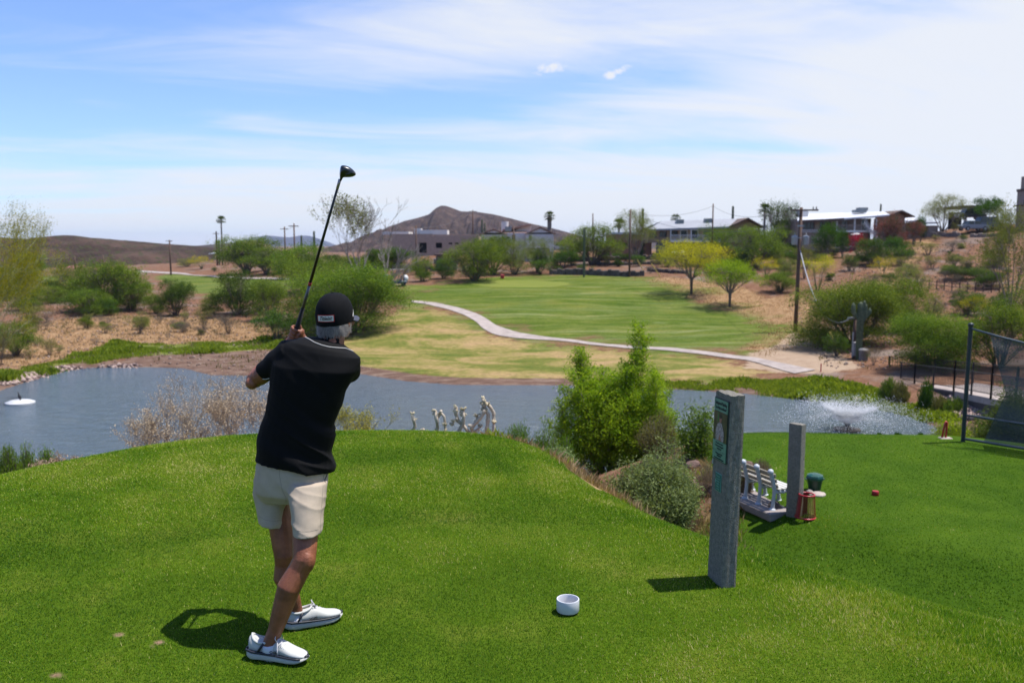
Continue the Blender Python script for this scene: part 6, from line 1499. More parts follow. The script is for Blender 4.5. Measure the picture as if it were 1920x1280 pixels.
POLES = [(1180, 519, 393, None, .13, "brown utility pole standing at the fairway's back edge", None), (1335, 470, 382, 112, .11, "slim pole rising in front of the grey roof", None), (1111, 470, 400, 150, .13, "faraway bare pole above the wide feathery mesquite", None),
         (781, 520, 423, 112, .12, "thin pole before the block building's doorway", None), (887, 480, 394, 170, .16, "reddish pole in front of the peak's right flank", (1.6, .3)), (963, 470, 425, 122, .12, "short stub pole against the white tiled house", None),
         (553, 490, 419, 130, .14, "taller of two poles in front of the mesa", (1.5, .4)), (535, 480, 425, 150, .15, "shorter pole left of the taller one in front of the mesa", (1.4, .4)), (320, 502, 450, 160, .17, "brown pole before the low left hill", (1.2, .2)), (194, 500, 478, 190, .2, "short faint pole before the left hill", None),
         (407, 480, 434, 190, .2, "lamp pole with small arm left of the tall fan palm", (1.4, .5)), (141, 500, 480, 195, .18, "faint short pole left of the ramada", None)]
tops = {}
for px, pb, pt, D, rd, lab, cr in POLES:
    r_, p_, h_ = pole(px, pb, pt, D, rd, lab, cross=cr); tops[px] = (p_[0], p_[1], p_[2] + h_ - .3)
sr, spp, sh = pole(1600, 684, 592, 54.5, .14, "short service pole with conduit beside the saguaro")
mb = MB(); mb.box((0, -.05, sh - .15), (1.0, .2, .12)); mb.build('crossarm', STEEL, sr)
mb = MB(); mb.box((.0, -.22, sh - 2.1), (.34, .2, .9), bev=.03); mb.tube([(-.18, -.2, .1), (-.18, -.2, sh * .62)], .05, 6); mb.tube([(.1, -.2, .1), (.1, -.2, sh * .6)], .045, 6); mb.build('meter_box', pmat("meter_grey", (.42, .42, .42), .5, .1, 3), sr)
sr2, _, _ = pole(1607.5, 686, 640, 54.0, .10, "stub post between the service pole and the saguaro", mat=pmat("burnt_wood", (.05, .035, .03), .9, .2, 4))
def wire(name, a, b, sag, rad, mat, lab, cat='wire', n=14):
    a, b = Vector(a), Vector(b); pts = []
    for i in range(n + 1):
        t = i / n; q = a.lerp(b, t); q.z -= sag * 4 * t * (1 - t); pts.append(q)
    mb = MB(); mb.tube([q - a for q in pts], rad, 5); o = mb.build(name, mat, None, True); o.location = a; return tag(o, lab, cat)
MT = Vector((main_p[0], main_p[1], main_p[2] + main_h)); ST = Vector((spp[0], spp[1], spp[2] + sh))
wire('service_cable', MT + Vector((.1, -.2, -3.4)), ST + Vector((-.3, -.1, -.1)), 2.2, .045, pmat("cable_grey", (.42, .43, .46), .5, .1, 5), "thick pale cable sagging from the crossarm pole to the service pole", 'cable')
wmat = pmat("wire_dark", (.10, .10, .11), .6, .1, 5)
for i, (a, b, sg) in enumerate(((MT + Vector((-1, -.2, -1.5)), tops[1180], 1.2), (tops[1180], tops[1335], .8), (MT + Vector((-.8, -.2, -.1)), tops[1335], 1.0), (tops[887], tops[781], .8), (tops[553], tops[535], .3))):
    wire('power_line', a, b, sg, .018, wmat, ["power line from the crossarm pole to the brown pole at the green", "power line between the brown pole and the grey roof's pole", "power line from the crossarm's left end to the grey roof's pole", "power line crossing below the peak", "short power line between the two poles before the mesa"][i])
for i, (px, py, dx) in enumerate(((1208, 511, -.9), (1238, 519, -1.1))):
    p = P(px, py); mb = MB(); mb.tube([(0, 0, 0), (dx, 0, 1.6)], .05, 6); o = mb.build('guy_marker', pmat("yellow_guard", (.62, .48, .10), .5, .1, 4)); o.location = p; tag(o, ["yellow leaning guy-wire guard right of the brown pole", "fainter leaning guy-wire guard left of the yellow palo verde"][i], 'guard')
p = P(1575, 652, 56); mb = MB(); mb.tube([(0, 0, 0), (-.7, 0, 1.5)], .06, 6); o = mb.build('guy_marker', MATS["yellow_guard"]); o.location = p; tag(o, "yellow guy-wire guard slanting in front of the large hillside mesquite", 'guard')

# ------------------------------------------------------------------ vehicles far away
def wheel(mb_t, x, y, z, r):
    mb_t.tube([(x, y - .11, z), (x, y + .11, z)], r, 14)
def car(px, py, D, L_, lab, col, rz=0.0, cat='car', suv=False, name='parked_car', zoff=0.0):
    p = P(px, py, D); r = empty(name, (p[0], p[1], p[2] + zoff), lab, cat, rz=rz); hb = .72; ht = 1.72 if suv else 1.42
    paint = pmat("car_paint_%d_%d_%d" % tuple(int(c * 100) for c in col), col, .3, .03, 2, coat=.5)
    a = L_ / 2; prof = [(-a, .35), (-a, .72), (-a * .93, .86), (-a * .55, .95), (a * .62, .95), (a * .95, .82), (a, .55), (a, .35)]
    mb = MB(); mb.prism([(x, -.86, z) for x, z in prof], (0, 1.72, 0)); mb.build('body', paint, r, fixn=True)
    cab = [(-a * .62, .945), (-a * .42, ht), (a * .15 if not suv else a * .55, ht), (a * .45 if not suv else a * .75, .945)]
    mb = MB(); mb.prism([(x, -.72, z) for x, z in cab], (0, 1.44, 0)); c_ = mb.build('cabin', GLASS, r, fixn=True)
    mb = MB(); mb.box(((cab[1][0] + cab[2][0]) / 2, 0, ht + .02), (cab[2][0] - cab[1][0] + .1, 1.46, .06)); mb.box(((cab[1][0] + cab[2][0]) / 2, 0, (ht + .95) / 2), (.09, 1.47, ht - .95)); mb.build('roof', paint, r)
    for sx in (-1, 1):
        for sy in (-1, 1):
            m1 = MB(); wheel(m1, sx * a * .62, sy * .78, .33, .33); w_ = m1.build('wheel', BLACKM, r, True, angle=40)
            m2 = MB(); m2.tube([(sx * a * .62, sy * .78 - .12, .33), (sx * a * .62, sy * .78 + .12, .33)], .18, 10); m2.build('rim', STEEL, w_)
    for sy in (-1, 1): m1 = MB(); m1.ell((-a + .03, sy * .62, .68), (.06, .15, .08), 8, 6); m1.build('headlight', WHITE, r, True)
    return r
car(1050, 470, 185, 4.2, "parked white car right of the white tiled-roof house", (.70, .72, .74), zoff=.1)
car(1824, 432, 126, 4.3, "grey-blue sedan parked left on the skyline", (.20, .24, .30), .1, zoff=.3)
car(1848, 430, 127, 4.7, "dark blue sport-utility vehicle parked beside the grey-blue sedan", (.03, .05, .09), .05, suv=True, zoff=.3)
car(1818, 424, 134, 4.2, "dark car inside the white carport", (.06, .07, .09), .0, suv=True, zoff=1.2)
car(1019, 476, 122, 3.4, "small dark car partly hidden behind the glossy bush", (.05, .06, .08), 1.2, zoff=.8)
car(1271, 474, 119, 4.6, "white pickup in front of the grey-roofed house's carport", (.66, .66, .66), 1.4, 'truck', suv=True, name='pickup_truck', zoff=.3)
# golf cart
p = P(745, 536, 97); r = empty('golf_cart', p, "golf cart with dark roof parked on the path left of the green", 'golf cart', rz=.2)
mb = MB(); mb.box((0, 0, .45), (2.1, 1.1, .35), bev=.1); mb.box((-.75, 0, .72), (.45, 1.05, .3), bev=.1); mb.build('body', pmat("cart_blue", (.07, .10, .17), .4, .1, 3), r)
mb = MB(); mb.box((.25, 0, .72), (.5, 1.0, .14), bev=.05); mb.box((.5, 0, 1.0), (.12, 1.0, .45), bev=.05); mb.build('seat', pmat("cart_seat", (.20, .19, .18), .6, .1, 3), r)
mb = MB(); mb.box((.05, 0, 1.88), (1.7, 1.15, .07), bev=.03); mb.build('roof', pmat("cart_roof", (.30, .27, .25), .6, .1, 3), r)
for sx in (-.65, .75):
    for sy in (-.5, .5): mb = MB(); mb.tube([(sx, sy, .6), (sx * .9, sy, 1.86)], .025, 6); mb.build('post', BLACKM, r)
for sx in (-.68, .68):
    for sy in (-.5, .5): mb = MB(); wheel(mb, sx, sy, .23, .23); mb.build('wheel', BLACKM, r, True, angle=40)
mb = MB(); mb.ell((.95, 0, .85), (.33, .38, .42), 12, 8); mb.build('golf_bag', WHITE, r, True)

# person in blue by the cart
p = Vector(P(724, 537, 97)); r = empty('person', p, "distant person in a bright blue shirt standing beside the golf cart", 'person')
def fig(seedless=None):
    b_ = MB()
    for sx, fy_ in ((-.09, .05), (.09, -.08)): b_.tube([(sx, 0, .92), (sx * 1.1, fy_ * .5, .48), (sx * 1.15, fy_, .07)], [.085, .058, .042], 10); b_.ell((sx * 1.15, fy_ - .06, .045), (.045, .12, .045), 10, 6)
    b_.tube([(0, 0, .88), (0, 0, 1.1), (0, 0, 1.35), (0, 0, 1.45), (0, .0, 1.56)], [.13, .125, .15, .07, .055], 14, ell=.7)
    for sx in (-1, 1): b_.tube([(sx * .16, 0, 1.38), (sx * .24, -.02, 1.12), (sx * .20, -.16, .95)], [.055, .042, .03], 10); b_.ell((sx * .19, -.20, .92), (.03, .05, .035), 8, 6)
    b_.ell((0, -.01, 1.66), (.078, .095, .115), 14, 10)
    return b_
fb = fig(); me = bpy.data.meshes.new('t'); me.from_pydata(fb.v, [], fb.f); o = bpy.data.objects.new('t', me); COL.objects.link(o); md = o.modifiers.new('r', 'REMESH'); md.mode = 'VOXEL'; md.voxel_size = .018; md.use_smooth_shade = True
bm2 = bpy.data.meshes.new_from_object(o.evaluated_get(bpy.context.evaluated_depsgraph_get())); bpy.data.objects.remove(o); link_mesh('body', bm2, pmat("far_skin", (.36, .18, .12), .6, .1, 5), r)
mb = MB(); mb.tube([(0, 0, .92), (0, 0, 1.1), (0, 0, 1.36), (0, 0, 1.45)], [.155, .15, .18, .09], 14, ell=.75)
for sx in (-1, 1): mb.tube([(sx * .14, 0, 1.38), (sx * .22, -.01, 1.18)], [.075, .06], 10)
mb.build('shirt', pmat("shirt_blue", (.03, .16, .48), .7, .1, 5), r, True)
mb = MB(); mb.tube([(0, 0, .95), (0, 0, .82)], [.15, .15], 14, ell=.75)
for sx in (-.09, .09): mb.tube([(sx, 0, .86), (sx * 1.1, 0, .50)], [.095, .075], 10)
mb.build('shorts', pmat("shorts_dark", (.05, .05, .06), .8, .1, 5), r, True)
mb = MB(); mb.ell((0, -.01, 1.70), (.085, .10, .085), 14, 8); mb.build('cap', WHITE, r, True)

# ------------------------------------------------------------------ things by the far shore
def trash_can():
    p = P(1618, 685, 53.5); r = empty('trash_can', p, "grey metal trash can on the dirt right of the saguaro", 'trash can'); s = p[1] / F_PX
    mb = MB(); mb.lathe([(.26, 0), (.27, .05), (.29, .62), (.30, .64)], n=18); mb.build('bin', pmat("can_grey", (.19, .19, .20), .6, .15, 6), r, True, angle=40)
    mb = MB(); mb.lathe([(.31, .64), (.31, .69), (.22, .77), (.06, .80)], n=18); mb.build('lid', MATS["can_grey"], r, True, angle=40)
trash_can()
for i, (px, py, D) in enumerate(((802, 512, 108), (942, 521, 103))):
    pass
p = P(942, 522); mb = MB(); mb.box((0, 0, .25), (.45, .3, .45), bev=.05); o = mb.build('red_box', pmat("red_paint", (.60, .03, .03), .5, .1, 6)); o.location = p; tag(o, "tiny red box at the back edge of the green's left end", 'box')
# far red stakes
p = P(1539, 697); mb = MB(); mb.tube([(0, 0, 0), (0, 0, .5)], .035, 6); o = mb.build('stake', MATS["red_paint"]); o.location = p; tag(o, "short red stake where the cart path meets the dirt", 'stake')
# iron railing bridge: near railing and far railing
def iron_rail(pts, hgt, lab, n_per=7.0, every=2.6, seed=0):
    G = [Vector(q) for q in pts]; c = G[0].copy(); r = empty('iron_railing', c, lab, 'railing')
    rails = MB(); bars = MB(); posts = []
    for a, b in zip(G, G[1:]):
        a_, b_ = a - c, b - c; L_ = (b_ - a_).length; U = Vector((0, 0, 1))
        for z in (hgt, .18): rails.tube([a_ + U * z, b_ + U * z], .022, 5)
        n = int(L_ * n_per)
        for i in range(n):
            q = a_.lerp(b_, (i + .5) / n); bars.tube([q + U * .16, q + U * hgt], .0125, 4)
        m_ = max(1, round(L_ / every))
        for i in range(m_ + 1): posts.append(a_.lerp(b_, i / m_))
    rails.build('rail', BLACKM, r); bars.build('pickets', BLACKM, r)
    for q in posts[:40]: mb = MB(); mb.box((q.x, q.y, hgt / 2), (.07, .07, hgt + .1)); o = mb.build('post', BLACKM, r); o.location = (0, 0, q.z)
def Q(px, py, D): return W(px, py, D)
# deck of the bridge
dk = [Q(1716, 721, 44.5), Q(1790, 733, 40.5), Q(1860, 747, 36.5), Q(1960, 768, 31.5)]; dkf = [Q(1716, 703, 49), Q(1790, 712, 45), Q(1860, 722, 41), Q(1960, 738, 36)]
mb = MB()
for i in range(3):
    a, b, c, d = (Vector(q) for q in (dk[i], dk[i + 1], dkf[i + 1], dkf[i])); 
    mb.prism([a, b, c, d], (0, 0, -.30))
o = mb.build('path', M_PATH, fixn=True); tag(o, kind='structure')
mb = MB()
for i in range(3):
    a, b = Vector(dk[i]), Vector(dk[i + 1]); mb.prism([a + Vector((0, -.12, -.06)), b + Vector((0, -.12, -.06)), b + Vector((0, -.12, -.75)), a + Vector((0, -.12, -.75))], (0, .10, 0))
o = mb.build('bridge_beam', pmat("beam_dark", (.075, .06, .055), .9, .2, 3), fixn=True); tag(o, "dark beam edging the bridge path above the rubble rocks", 'bridge')
iron_rail([Vector(q) + Vector((0, .1, 0)) for q in ((Vector(Q(1690, 716, 46.2)),) + tuple(Vector(q) for q in dk))], 1.05, "near black iron railing along the bridge path behind the netting pole")
iron_rail([Vector(Q(1666, 700, 50.5)), Vector(Q(1716, 703, 49.2)), Vector(dkf[1]), Vector(dkf[2]), Vector(dkf[3])], 1.0, "far black iron railing along the bridge path's other side", 7.0)
# post and wire fence on the slope
p0, p1 = Vector(P(1728, 541)), Vector(P(1905, 548)); r = empty('post_fence', p0, "low rustic post fence across the slope above the hillside mesquites", 'fence')
mb = MB()
for z in (.45, .8):
    pts = [p0.lerp(p1, t / 12) for t in range(13)]; mb.tube([Vector((q.x, q.y, float(H(q.x, q.y)) + z)) - p0 for q in pts], .03, 5)
mb.build('rail', BROWN, r)
for t in range(13):
    q = p0.lerp(p1, t / 12); z = float(H(q.x, q.y)); mb = MB(); mb.tube([(q.x - p0.x, q.y - p0.y, z - p0.z - .1), (q.x - p0.x, q.y - p0.y, z - p0.z + 1.0)], .06, 6); mb.build('post', BROWN, r)

# fountain: float, jets and spray
fp = Wz(1588, 806, Z_WATER); r = empty('fountain', fp, "floating fountain spraying a wide cone of water on the pond", 'fountain')
mb = MB(); mb.lathe([(.40, -.1), (.56, -.02), (.56, .06), (.38, .10), (.12, .13), (.10, .24)], n=22); mb.build('float', pmat("float_brown", (.12, .09, .06), .6, .2, 6), r, True, angle=40)
rg = np.random.default_rng(12); n = 24000
# each drop at a random time of its flight; jets leave in a cone
az = rg.uniform(0, 2 * pi, n); jet = rg.integers(0, 3, n); el = np.where(jet == 0, R(50), np.where(jet == 1, R(49), R(40))) + rg.normal(size=n) * .045
v0 = np.where(jet == 0, 5.6, np.where(jet == 1, 5.4, 4.3)) * (1 + rg.normal(size=n) * .055); T_ = 2 * v0 * np.sin(el) / 9.81
t = rg.uniform(0, 1, n) * T_; core = rg.uniform(0, 1, n) < .56; t = np.where(core, T_ * .36 * rg.uniform(0, 1, n) ** .9, t); el = np.where(core, R(50) + rg.normal(size=n) * .013, el); v0 = np.where(core, 5.6 * (1 + rg.normal(size=n) * .012), v0); rr = v0 * np.cos(el) * t; zz_ = .22 + v0 * np.sin(el) * t - 4.905 * t * t
sg = .008 + .05 * t; C = np.stack([np.cos(az) * rr, np.sin(az) * rr, zz_], -1) + rg.normal(size=(n, 3)) * sg[:, None]; C[:, 0] += .55 * t * t
C = C[C[:, 2] > 0]; n = len(C); tt = np.hypot(C[:, 0], C[:, 1])
sz = .005 + .008 * rg.uniform(0, 1, n) + .006 * np.clip(1 - tt / 1.1, 0, 1)
# small tetrahedral drops
base = np.array([[1, 1, 1], [1, -1, -1], [-1, 1, -1], [-1, -1, 1]]) * .7
V = (C[:, None] + base[None] * sz[:, None, None] * np.array([1, 1, 1.9])).reshape(-1, 3); Fq = (np.array([[0, 1, 2], [0, 2, 3], [0, 3, 1], [1, 3, 2]])[None] + (np.arange(n) * 4)[:, None, None]).reshape(-1, 3)
m, tt_, b = mat_new("spray"); b.inputs['Base Color'].default_value = (.96, .97, .98, 1); b.inputs['Roughness'].default_value = .4; b.inputs['Subsurface Weight'].default_value = 0.0
tr_ = N(tt_, 'ShaderNodeBsdfTranslucent'); tr_.inputs['Color'].default_value = (.97, .98, 1, 1); mx_ = N(tt_, 'ShaderNodeMixShader'); mx_.inputs[0].default_value = .5; tt_.links.new(b.outputs[0], mx_.inputs[1]); tt_.links.new(tr_.outputs[0], mx_.inputs[2]); tt_.links.new(mx_.outputs[0], tt_.nodes['Material Output'].inputs['Surface'])
o = link_mesh('spray', np_mesh('spray', V, Fq), m, r); o["kind"] = 'stuff'
# aerator with a dark bird, left
ap = Wz(38, 756, Z_WATER); r = empty('aerator', ap, "white oval float lying on the pond at far left", 'float')
mb = MB(); mb.lathe([(.52, -.08), (.66, .0), (.66, .07), (.46, .15), (.12, .19)], n=24); mb.build('body', WHITE, r, True, angle=50)
r.scale = (1.05, 1.0, 1.0)
r = empty('cormorant', (ap[0] + .02, ap[1] - .05, ap[2] + .18), "dark upright waterbird perched on the white float", 'bird')
b = MB(); b.loft([[(cos(a) * rx + ox, sin(a) * rx * .8, z) for a in np.linspace(0, 2 * pi, 13)[:-1]] for rx, ox, z in ((.02, .03, .0), (.055, .02, .06), (.075, .0, .15), (.06, -.02, .24), (.03, -.045, .31), (.022, -.06, .36), (.028, -.07, .40), (.012, -.085, .43))]); b.tube([(-.08, 0, .41), (-.15, 0, .40)], [.012, .004], 5); b.tube([(.02, 0, .06), (.09, 0, -.03)], [.03, .015], 5)
b.build('body', pmat("bird_dark", (.02, .02, .025), .6, .2, 8), r, True)
# red frame beside the netting pole, on its white slab
p = P(1772, 828, 16.6); r = empty('pipe_rack', p, "red painted bent-pipe frame at the far right corner of the lower tee", 'rack')
mb = MB(); s = 16.6 / F_PX
mb.tube([(-7 * s, 0, -.02), (-1.5 * s, 0, 30 * s), (0, 0, 32 * s), (2.0 * s, 0, 30 * s), (0.5 * s, 0, -.02)], .020, 8); mb.build('pipe', MATS["red_paint"], r, True)
mb = MB(); mb.box((0, .0, -.02), (24 * s, .16, .07), bev=.02); o = mb.build('slab', MATS["pale_rock"]); o.location = p; tag(o, "pale slab under the red pipe frame", 'slab')
for i, (px, py, D) in enumerate(((1580, 762, 40.2),)):
    p = Wz(px, 745, Z_WATER)

# ------------------------------------------------------------------ netting fence
corner = P(1805, 833, 16.3); ctop = W(1813.5, 611, 16.3); h_ = float(ctop[2] - corner[2])
end = np.array([13.2, 11.2, 0.0]); end[2] = float(H(end[0], end[1]))
r = empty('netting_fence', corner, "green steel post and sagging black netting at the right of the lower tee", 'fence')
c = Vector(corner)
mb = MB(); mb.tube([(0, 0, -.2), (.02, 0, h_)], .040, 12); mb.ell((.02, 0, h_ + .02), (.055, .055, .045), 10, 8); mb.build('post', DKSTEEL, r, True, angle=50)
e_ = Vector(end) - c
mb = MB(); mb.tube([e_ + Vector((0, 0, -.2)), e_ + Vector((0, 0, h_ + .1))], .040, 12); mb.build('post', DKSTEEL, r, True)
def sag_pt(t, z, s=0.0): q = e_ * t; return Vector((q.x, q.y, q.z * 1.0 + z - s * 4 * t * (1 - t)))
mb = MB(); mb.tube([sag_pt(t, h_ - .04 - .24 * t * 0, .42) for t in np.linspace(0, 1, 14)], .018, 8); mb.build('top_cable', pmat("cable_blue", (.07, .10, .13), .5, .1, 4), r, True)
mb = MB(); mb.tube([sag_pt(t, h_ * .235, .03) for t in np.linspace(0, 1, 8)], .022, 8); mb.tube([sag_pt(t, .06, .0) for t in np.linspace(0, 1, 8)], .026, 8); mb.build('rail', pmat("rail_blue", (.07, .09, .115), .5, .1, 4), r, True)
nu, nv = 60, 40; V = []
for j in range(nv + 1):
    for i in range(nu + 1):
        t0 = .055 + .05 * (1 - abs(2 * j / nv - 1)) ; t = t0 + (1 - t0) * i / nu; zt = h_ - .06; zb = .05; sg_ = .42 * (j / nv)
        q = sag_pt(t, zb + (zt - zb) * j / nv, sg_); off = .05 * sin(i * .35) + .03 * sin(j * .5 + i * .15); V.append((q.x + off * .6, q.y + off, q.z))
i = np.arange(nv)[:, None] * (nu + 1) + np.arange(nu)[None, :]
Fq = np.stack([i, i + 1, i + nu + 2, i + nu + 1], -1).reshape(-1, 4)
m, t_, b = mat_new("netting"); b.inputs['Base Color'].default_value = (.03, .035, .035, 1); b.inputs['Roughness'].default_value = .8
tr = N(t_, 'ShaderNodeBsdfTransparent'); mx = N(t_, 'ShaderNodeMixShader'); 
nn = N(t_, 'ShaderNodeTexNoise'); setin(nn, {'Scale': .8, 'Detail': 3.0}); mrr = N(t_, 'ShaderNodeMapRange'); setin(mrr, {'From Min': .35, 'From Max': .65, 'To Min': .54, 'To Max': .74}); t_.links.new(nn.outputs['Fac'], mrr.inputs['Value']); t_.links.new(mrr.outputs[0], mx.inputs[0])
b.inputs['Base Color'].default_value = (.10, .11, .115, 1)
t_.links.new(tr.outputs[0], mx.inputs[1]); t_.links.new(b.outputs[0], mx.inputs[2]); t_.links.new(mx.outputs[0], t_.nodes['Material Output'].inputs['Surface'])
link_mesh('netting', np_mesh('netting', np.array(V), Fq, smooth=True), m, r)

# ------------------------------------------------------------------ sign post
def text_mesh(body, size, mat, parent, loc, rot, name='lettering', shear=0.0, align='CENTER', ext=.0006, sx=1.0, font_w=0.0):
    cu = bpy.data.curves.new(name, 'FONT'); cu.body = body; cu.size = size; cu.align_x = align; cu.align_y = 'CENTER'; cu.extrude = ext; cu.shear = shear; cu.offset = font_w
    to = bpy.data.objects.new(name, cu); COL.objects.link(to)
    dg = bpy.context.evaluated_depsgraph_get(); me = bpy.data.meshes.new_from_object(to.evaluated_get(dg)); bpy.data.objects.remove(to)
    o = link_mesh(name, me, mat, parent); o.location = loc; o.rotation_euler = rot; o.scale = (sx, 1, 1); return o
def post_at(px, py, D, pyt, wl_, wr_, lab, ang, name):
    """square concrete post; wl_, wr_ = widths of left-hand and right-hand faces"""
    p = P(px, py, D); hgt = float(W(px + 8, pyt, D)[2] - p[2])
    return p, hgt
def conc_post(base, hgt, wa, wb, ang, name, lab, rough=True):
    """post with face A (width wa, normal -y local) and face B (width wb, normal +x local)"""
    r = empty(name, base, lab, 'post', rz=ang)
    mb = MB(); nz = 18; rings = []; n = 6
    rnd = random.Random(3)
    for k in range(nz + 1):
        z = -.15 + (hgt + .15) * k / nz; ring = []
        per = []
        for i in range(n): per.append((-wa / 2 + wa * i / n, -wb / 2))
        for i in range(n): per.append((wa / 2, -wb / 2 + wb * i / n))
        for i in range(n): per.append((wa / 2 - wa * i / n, wb / 2))
        for i in range(n): per.append((-wa / 2, wb / 2 - wb * i / n))
        for x, y in per:
            j = .0012; e = .003 if (abs(abs(x) - wa / 2) < 1e-6 and abs(abs(y) - wb / 2) < 1e-6) else 0
            zz2 = z + (rnd.uniform(-.006, .004) if k == nz else 0)
            ring.append((x * (1 - e / wa * 2) + rnd.uniform(-j, j), y * (1 - e / wb * 2) + rnd.uniform(-j, j), zz2))
        rings.append(ring)
    mb.loft(rings, cap=False)
    top = rings[-1]; c0 = [(x * .8, y * .8, hgt + rnd.uniform(0, .004)) for x, y, z in top]; mb.loft([top, c0], cap=True)
    mb.build('shaft', CONC, r, fixn=True); return r
ANG = R(-78.5)
base = np.array([1.262, 4.95, float(H(1.262, 4.95))]); ph = 1.150
SIGN = conc_post(base, ph, .200, .095, ANG, 'sign_post', "grey concrete sign post with green panels on the tee's right edge")
SIGN.rotation_euler = (Matrix.Rotation(R(1.1), 3, 'Y') @ Matrix.Rotation(ANG, 3, 'Z')).to_euler()
GPAN = pmat("sign_green", (.14, .33, .22), .5, .05, 5); GDK = pmat("sign_frame", (.015, .04, .03), .5, .1, 5); INK = pmat("sign_ink", (.012, .03, .03), .6, .1, 5)
fy = -.095 / 2
zt = ph - .035
def pan(x0, x1, z0, z1, mat, name, parent, off): mb = MB(); mb.box(((x0 + x1) / 2, fy - off, (z0 + z1) / 2), (x1 - x0, .003, z1 - z0)); return mb.build(name, mat, parent)
PW = .186
frame = pan(-PW / 2, PW / 2, zt - .372, zt, GDK, 'sign_panel', SIGN, .0035)
pan(-PW / 2 + .006, PW / 2 - .006, zt - .077, zt - .006, GPAN, 'header', frame, .0062)
pic = pan(-PW / 2 + .006, PW / 2 - .006, zt - .252, zt - .079, None, 'photograph', frame, .0062)
m, t_, b = mat_new("photo_print"); tcn = N(t_, 'ShaderNodeTexCoord'); nn = N(t_, 'ShaderNodeTexNoise'); setin(nn, {'Scale': 28.0, 'Detail': 6.0}); t_.links.new(tcn.outputs['Object'], nn.inputs['Vector'])
rp = N(t_, 'ShaderNodeValToRGB'); e = rp.color_ramp.elements; e[0].position = .35; e[0].color = (.012, .018, .010, 1); e[1].position = .7; e[1].color = (.09, .10, .05, 1); t_.links.new(nn.outputs['Fac'], rp.inputs[0]); t_.links.new(rp.outputs[0], b.inputs['Base Color']); b.inputs['Roughness'].default_value = .35
pic.data.materials.append(m)
# figure in the photograph
def flat(parent, pts, mat, off, name): mb = MB(); mb.prism([(x, fy - off, z) for x, z in pts], (0, -.0008, 0)); return mb.build(name, mat, parent, fixn=True)
zc = zt - .165
def ovl(cx, cz, rx, rz_, n=14): return [(cx + rx * cos(2 * pi * i / n), cz + rz_ * sin(2 * pi * i / n)) for i in range(n)]
prt = pmat("print_shirt", (.24, .17, .16), .5, .5, 70, col2=(.46, .38, .38)); skn = pmat("print_skin", (.42, .17, .12), .5, .2, 60); hr_ = pmat("print_hair", (.02, .015, .012), .5, .1, 30)
flat(pic, [(-.05, zc - .085), (-.055, zc - .03), (-.035, zc + .012), (-.008, zc + .025), (.02, zc + .02), (.042, zc - .01), (.055, zc - .04), (.05, zc - .085)], prt, .0080, 'figure')
flat(pic, ovl(.004, zc + .042, .015, .021), skn, .0082, 'face'); flat(pic, ovl(.004, zc + .060, .017, .012), hr_, .0084, 'hair'); flat(pic, [(-.012, zc - .083), (.0, zc - .04), (.02, zc - .083)], skn, .0084, 'hands')
flat(pic, [(-.03, zc + .08), (-.022, zc + .08), (-.02, zc + .03), (-.034, zc + .03)], pmat("print_green", (.04, .22, .05), .5, .1, 30), .0080, 'foliage')
low = pan(-PW / 2 + .006, PW / 2 - .006, zt - .312, zt - .254, GPAN, 'caption', frame, .0062); low2 = pan(-PW / 2 + .006, PW / 2 - .006, zt - .366, zt - .315, GPAN, 'caption', frame, .0062)
RT = (pi / 2, 0, 0); ty = fy - .0085
text_mesh("Springwood Plumbing", .0265, INK, frame, (0, ty, zt - .029), RT, sx=.66, font_w=.0006)
text_mesh("\"Your Valley Local Rooter\"", .0225, INK, frame, (0, ty, zt - .057), RT, sx=.62, font_w=.0005)
for k, (tx, zz2) in enumerate((("Your number one choice", -.267), ("for all your plumbing needs", -.283), ("Family Owned", -.299), ("Call Springwood Today", -.328), ("520 555 0100", -.342), ("www.springwoodplumbing.com", -.357))):
    text_mesh(tx, .0145 if k != 5 else .0150, INK, frame, (0, ty, zt + zz2), RT, sx=.68)
# small teal plate
TEAL = pmat("teal_plate", (.015, .15, .12), .5, .05, 5); TL = pmat("teal_light", (.22, .50, .40), .5, .05, 5)
pz = zt - .50
pl_ = pan(-.038, .038, pz - .055, pz + .055, TL, 'small_plate', SIGN, .0035); q_ = pan(-.034, .034, pz - .051, pz + .051, TEAL, 'plate_face', pl_, .0058)
for k in range(6):
    text_mesh(("Please repair", "your divots and", "ball marks on", "the green.", "Thank you", "for your help")[k], .0125, TL, pl_, (.004, fy - .0080, pz + .038 - k * .0152), RT, sx=.62)
flat(pl_, ovl(-.028, pz + .004, .004, .012), TL, .0078, 'emblem')
mb = MB(); mb.box((-.088, fy - .002, zt - .395), (.018, .002, .03)); mb.build('sticker_scrap', pmat("sticker", (.35, .38, .37), .6, .1, 5), SIGN)

# ------------------------------------------------------------------ lower tee things
base2 = P(1489, 966); ph2 = float(W(1492, 794, base2[1])[2] - base2[2])
conc_post(base2, ph2, .205, .115, R(-50), 'marker_post', "plain grey concrete post beside the white bench")
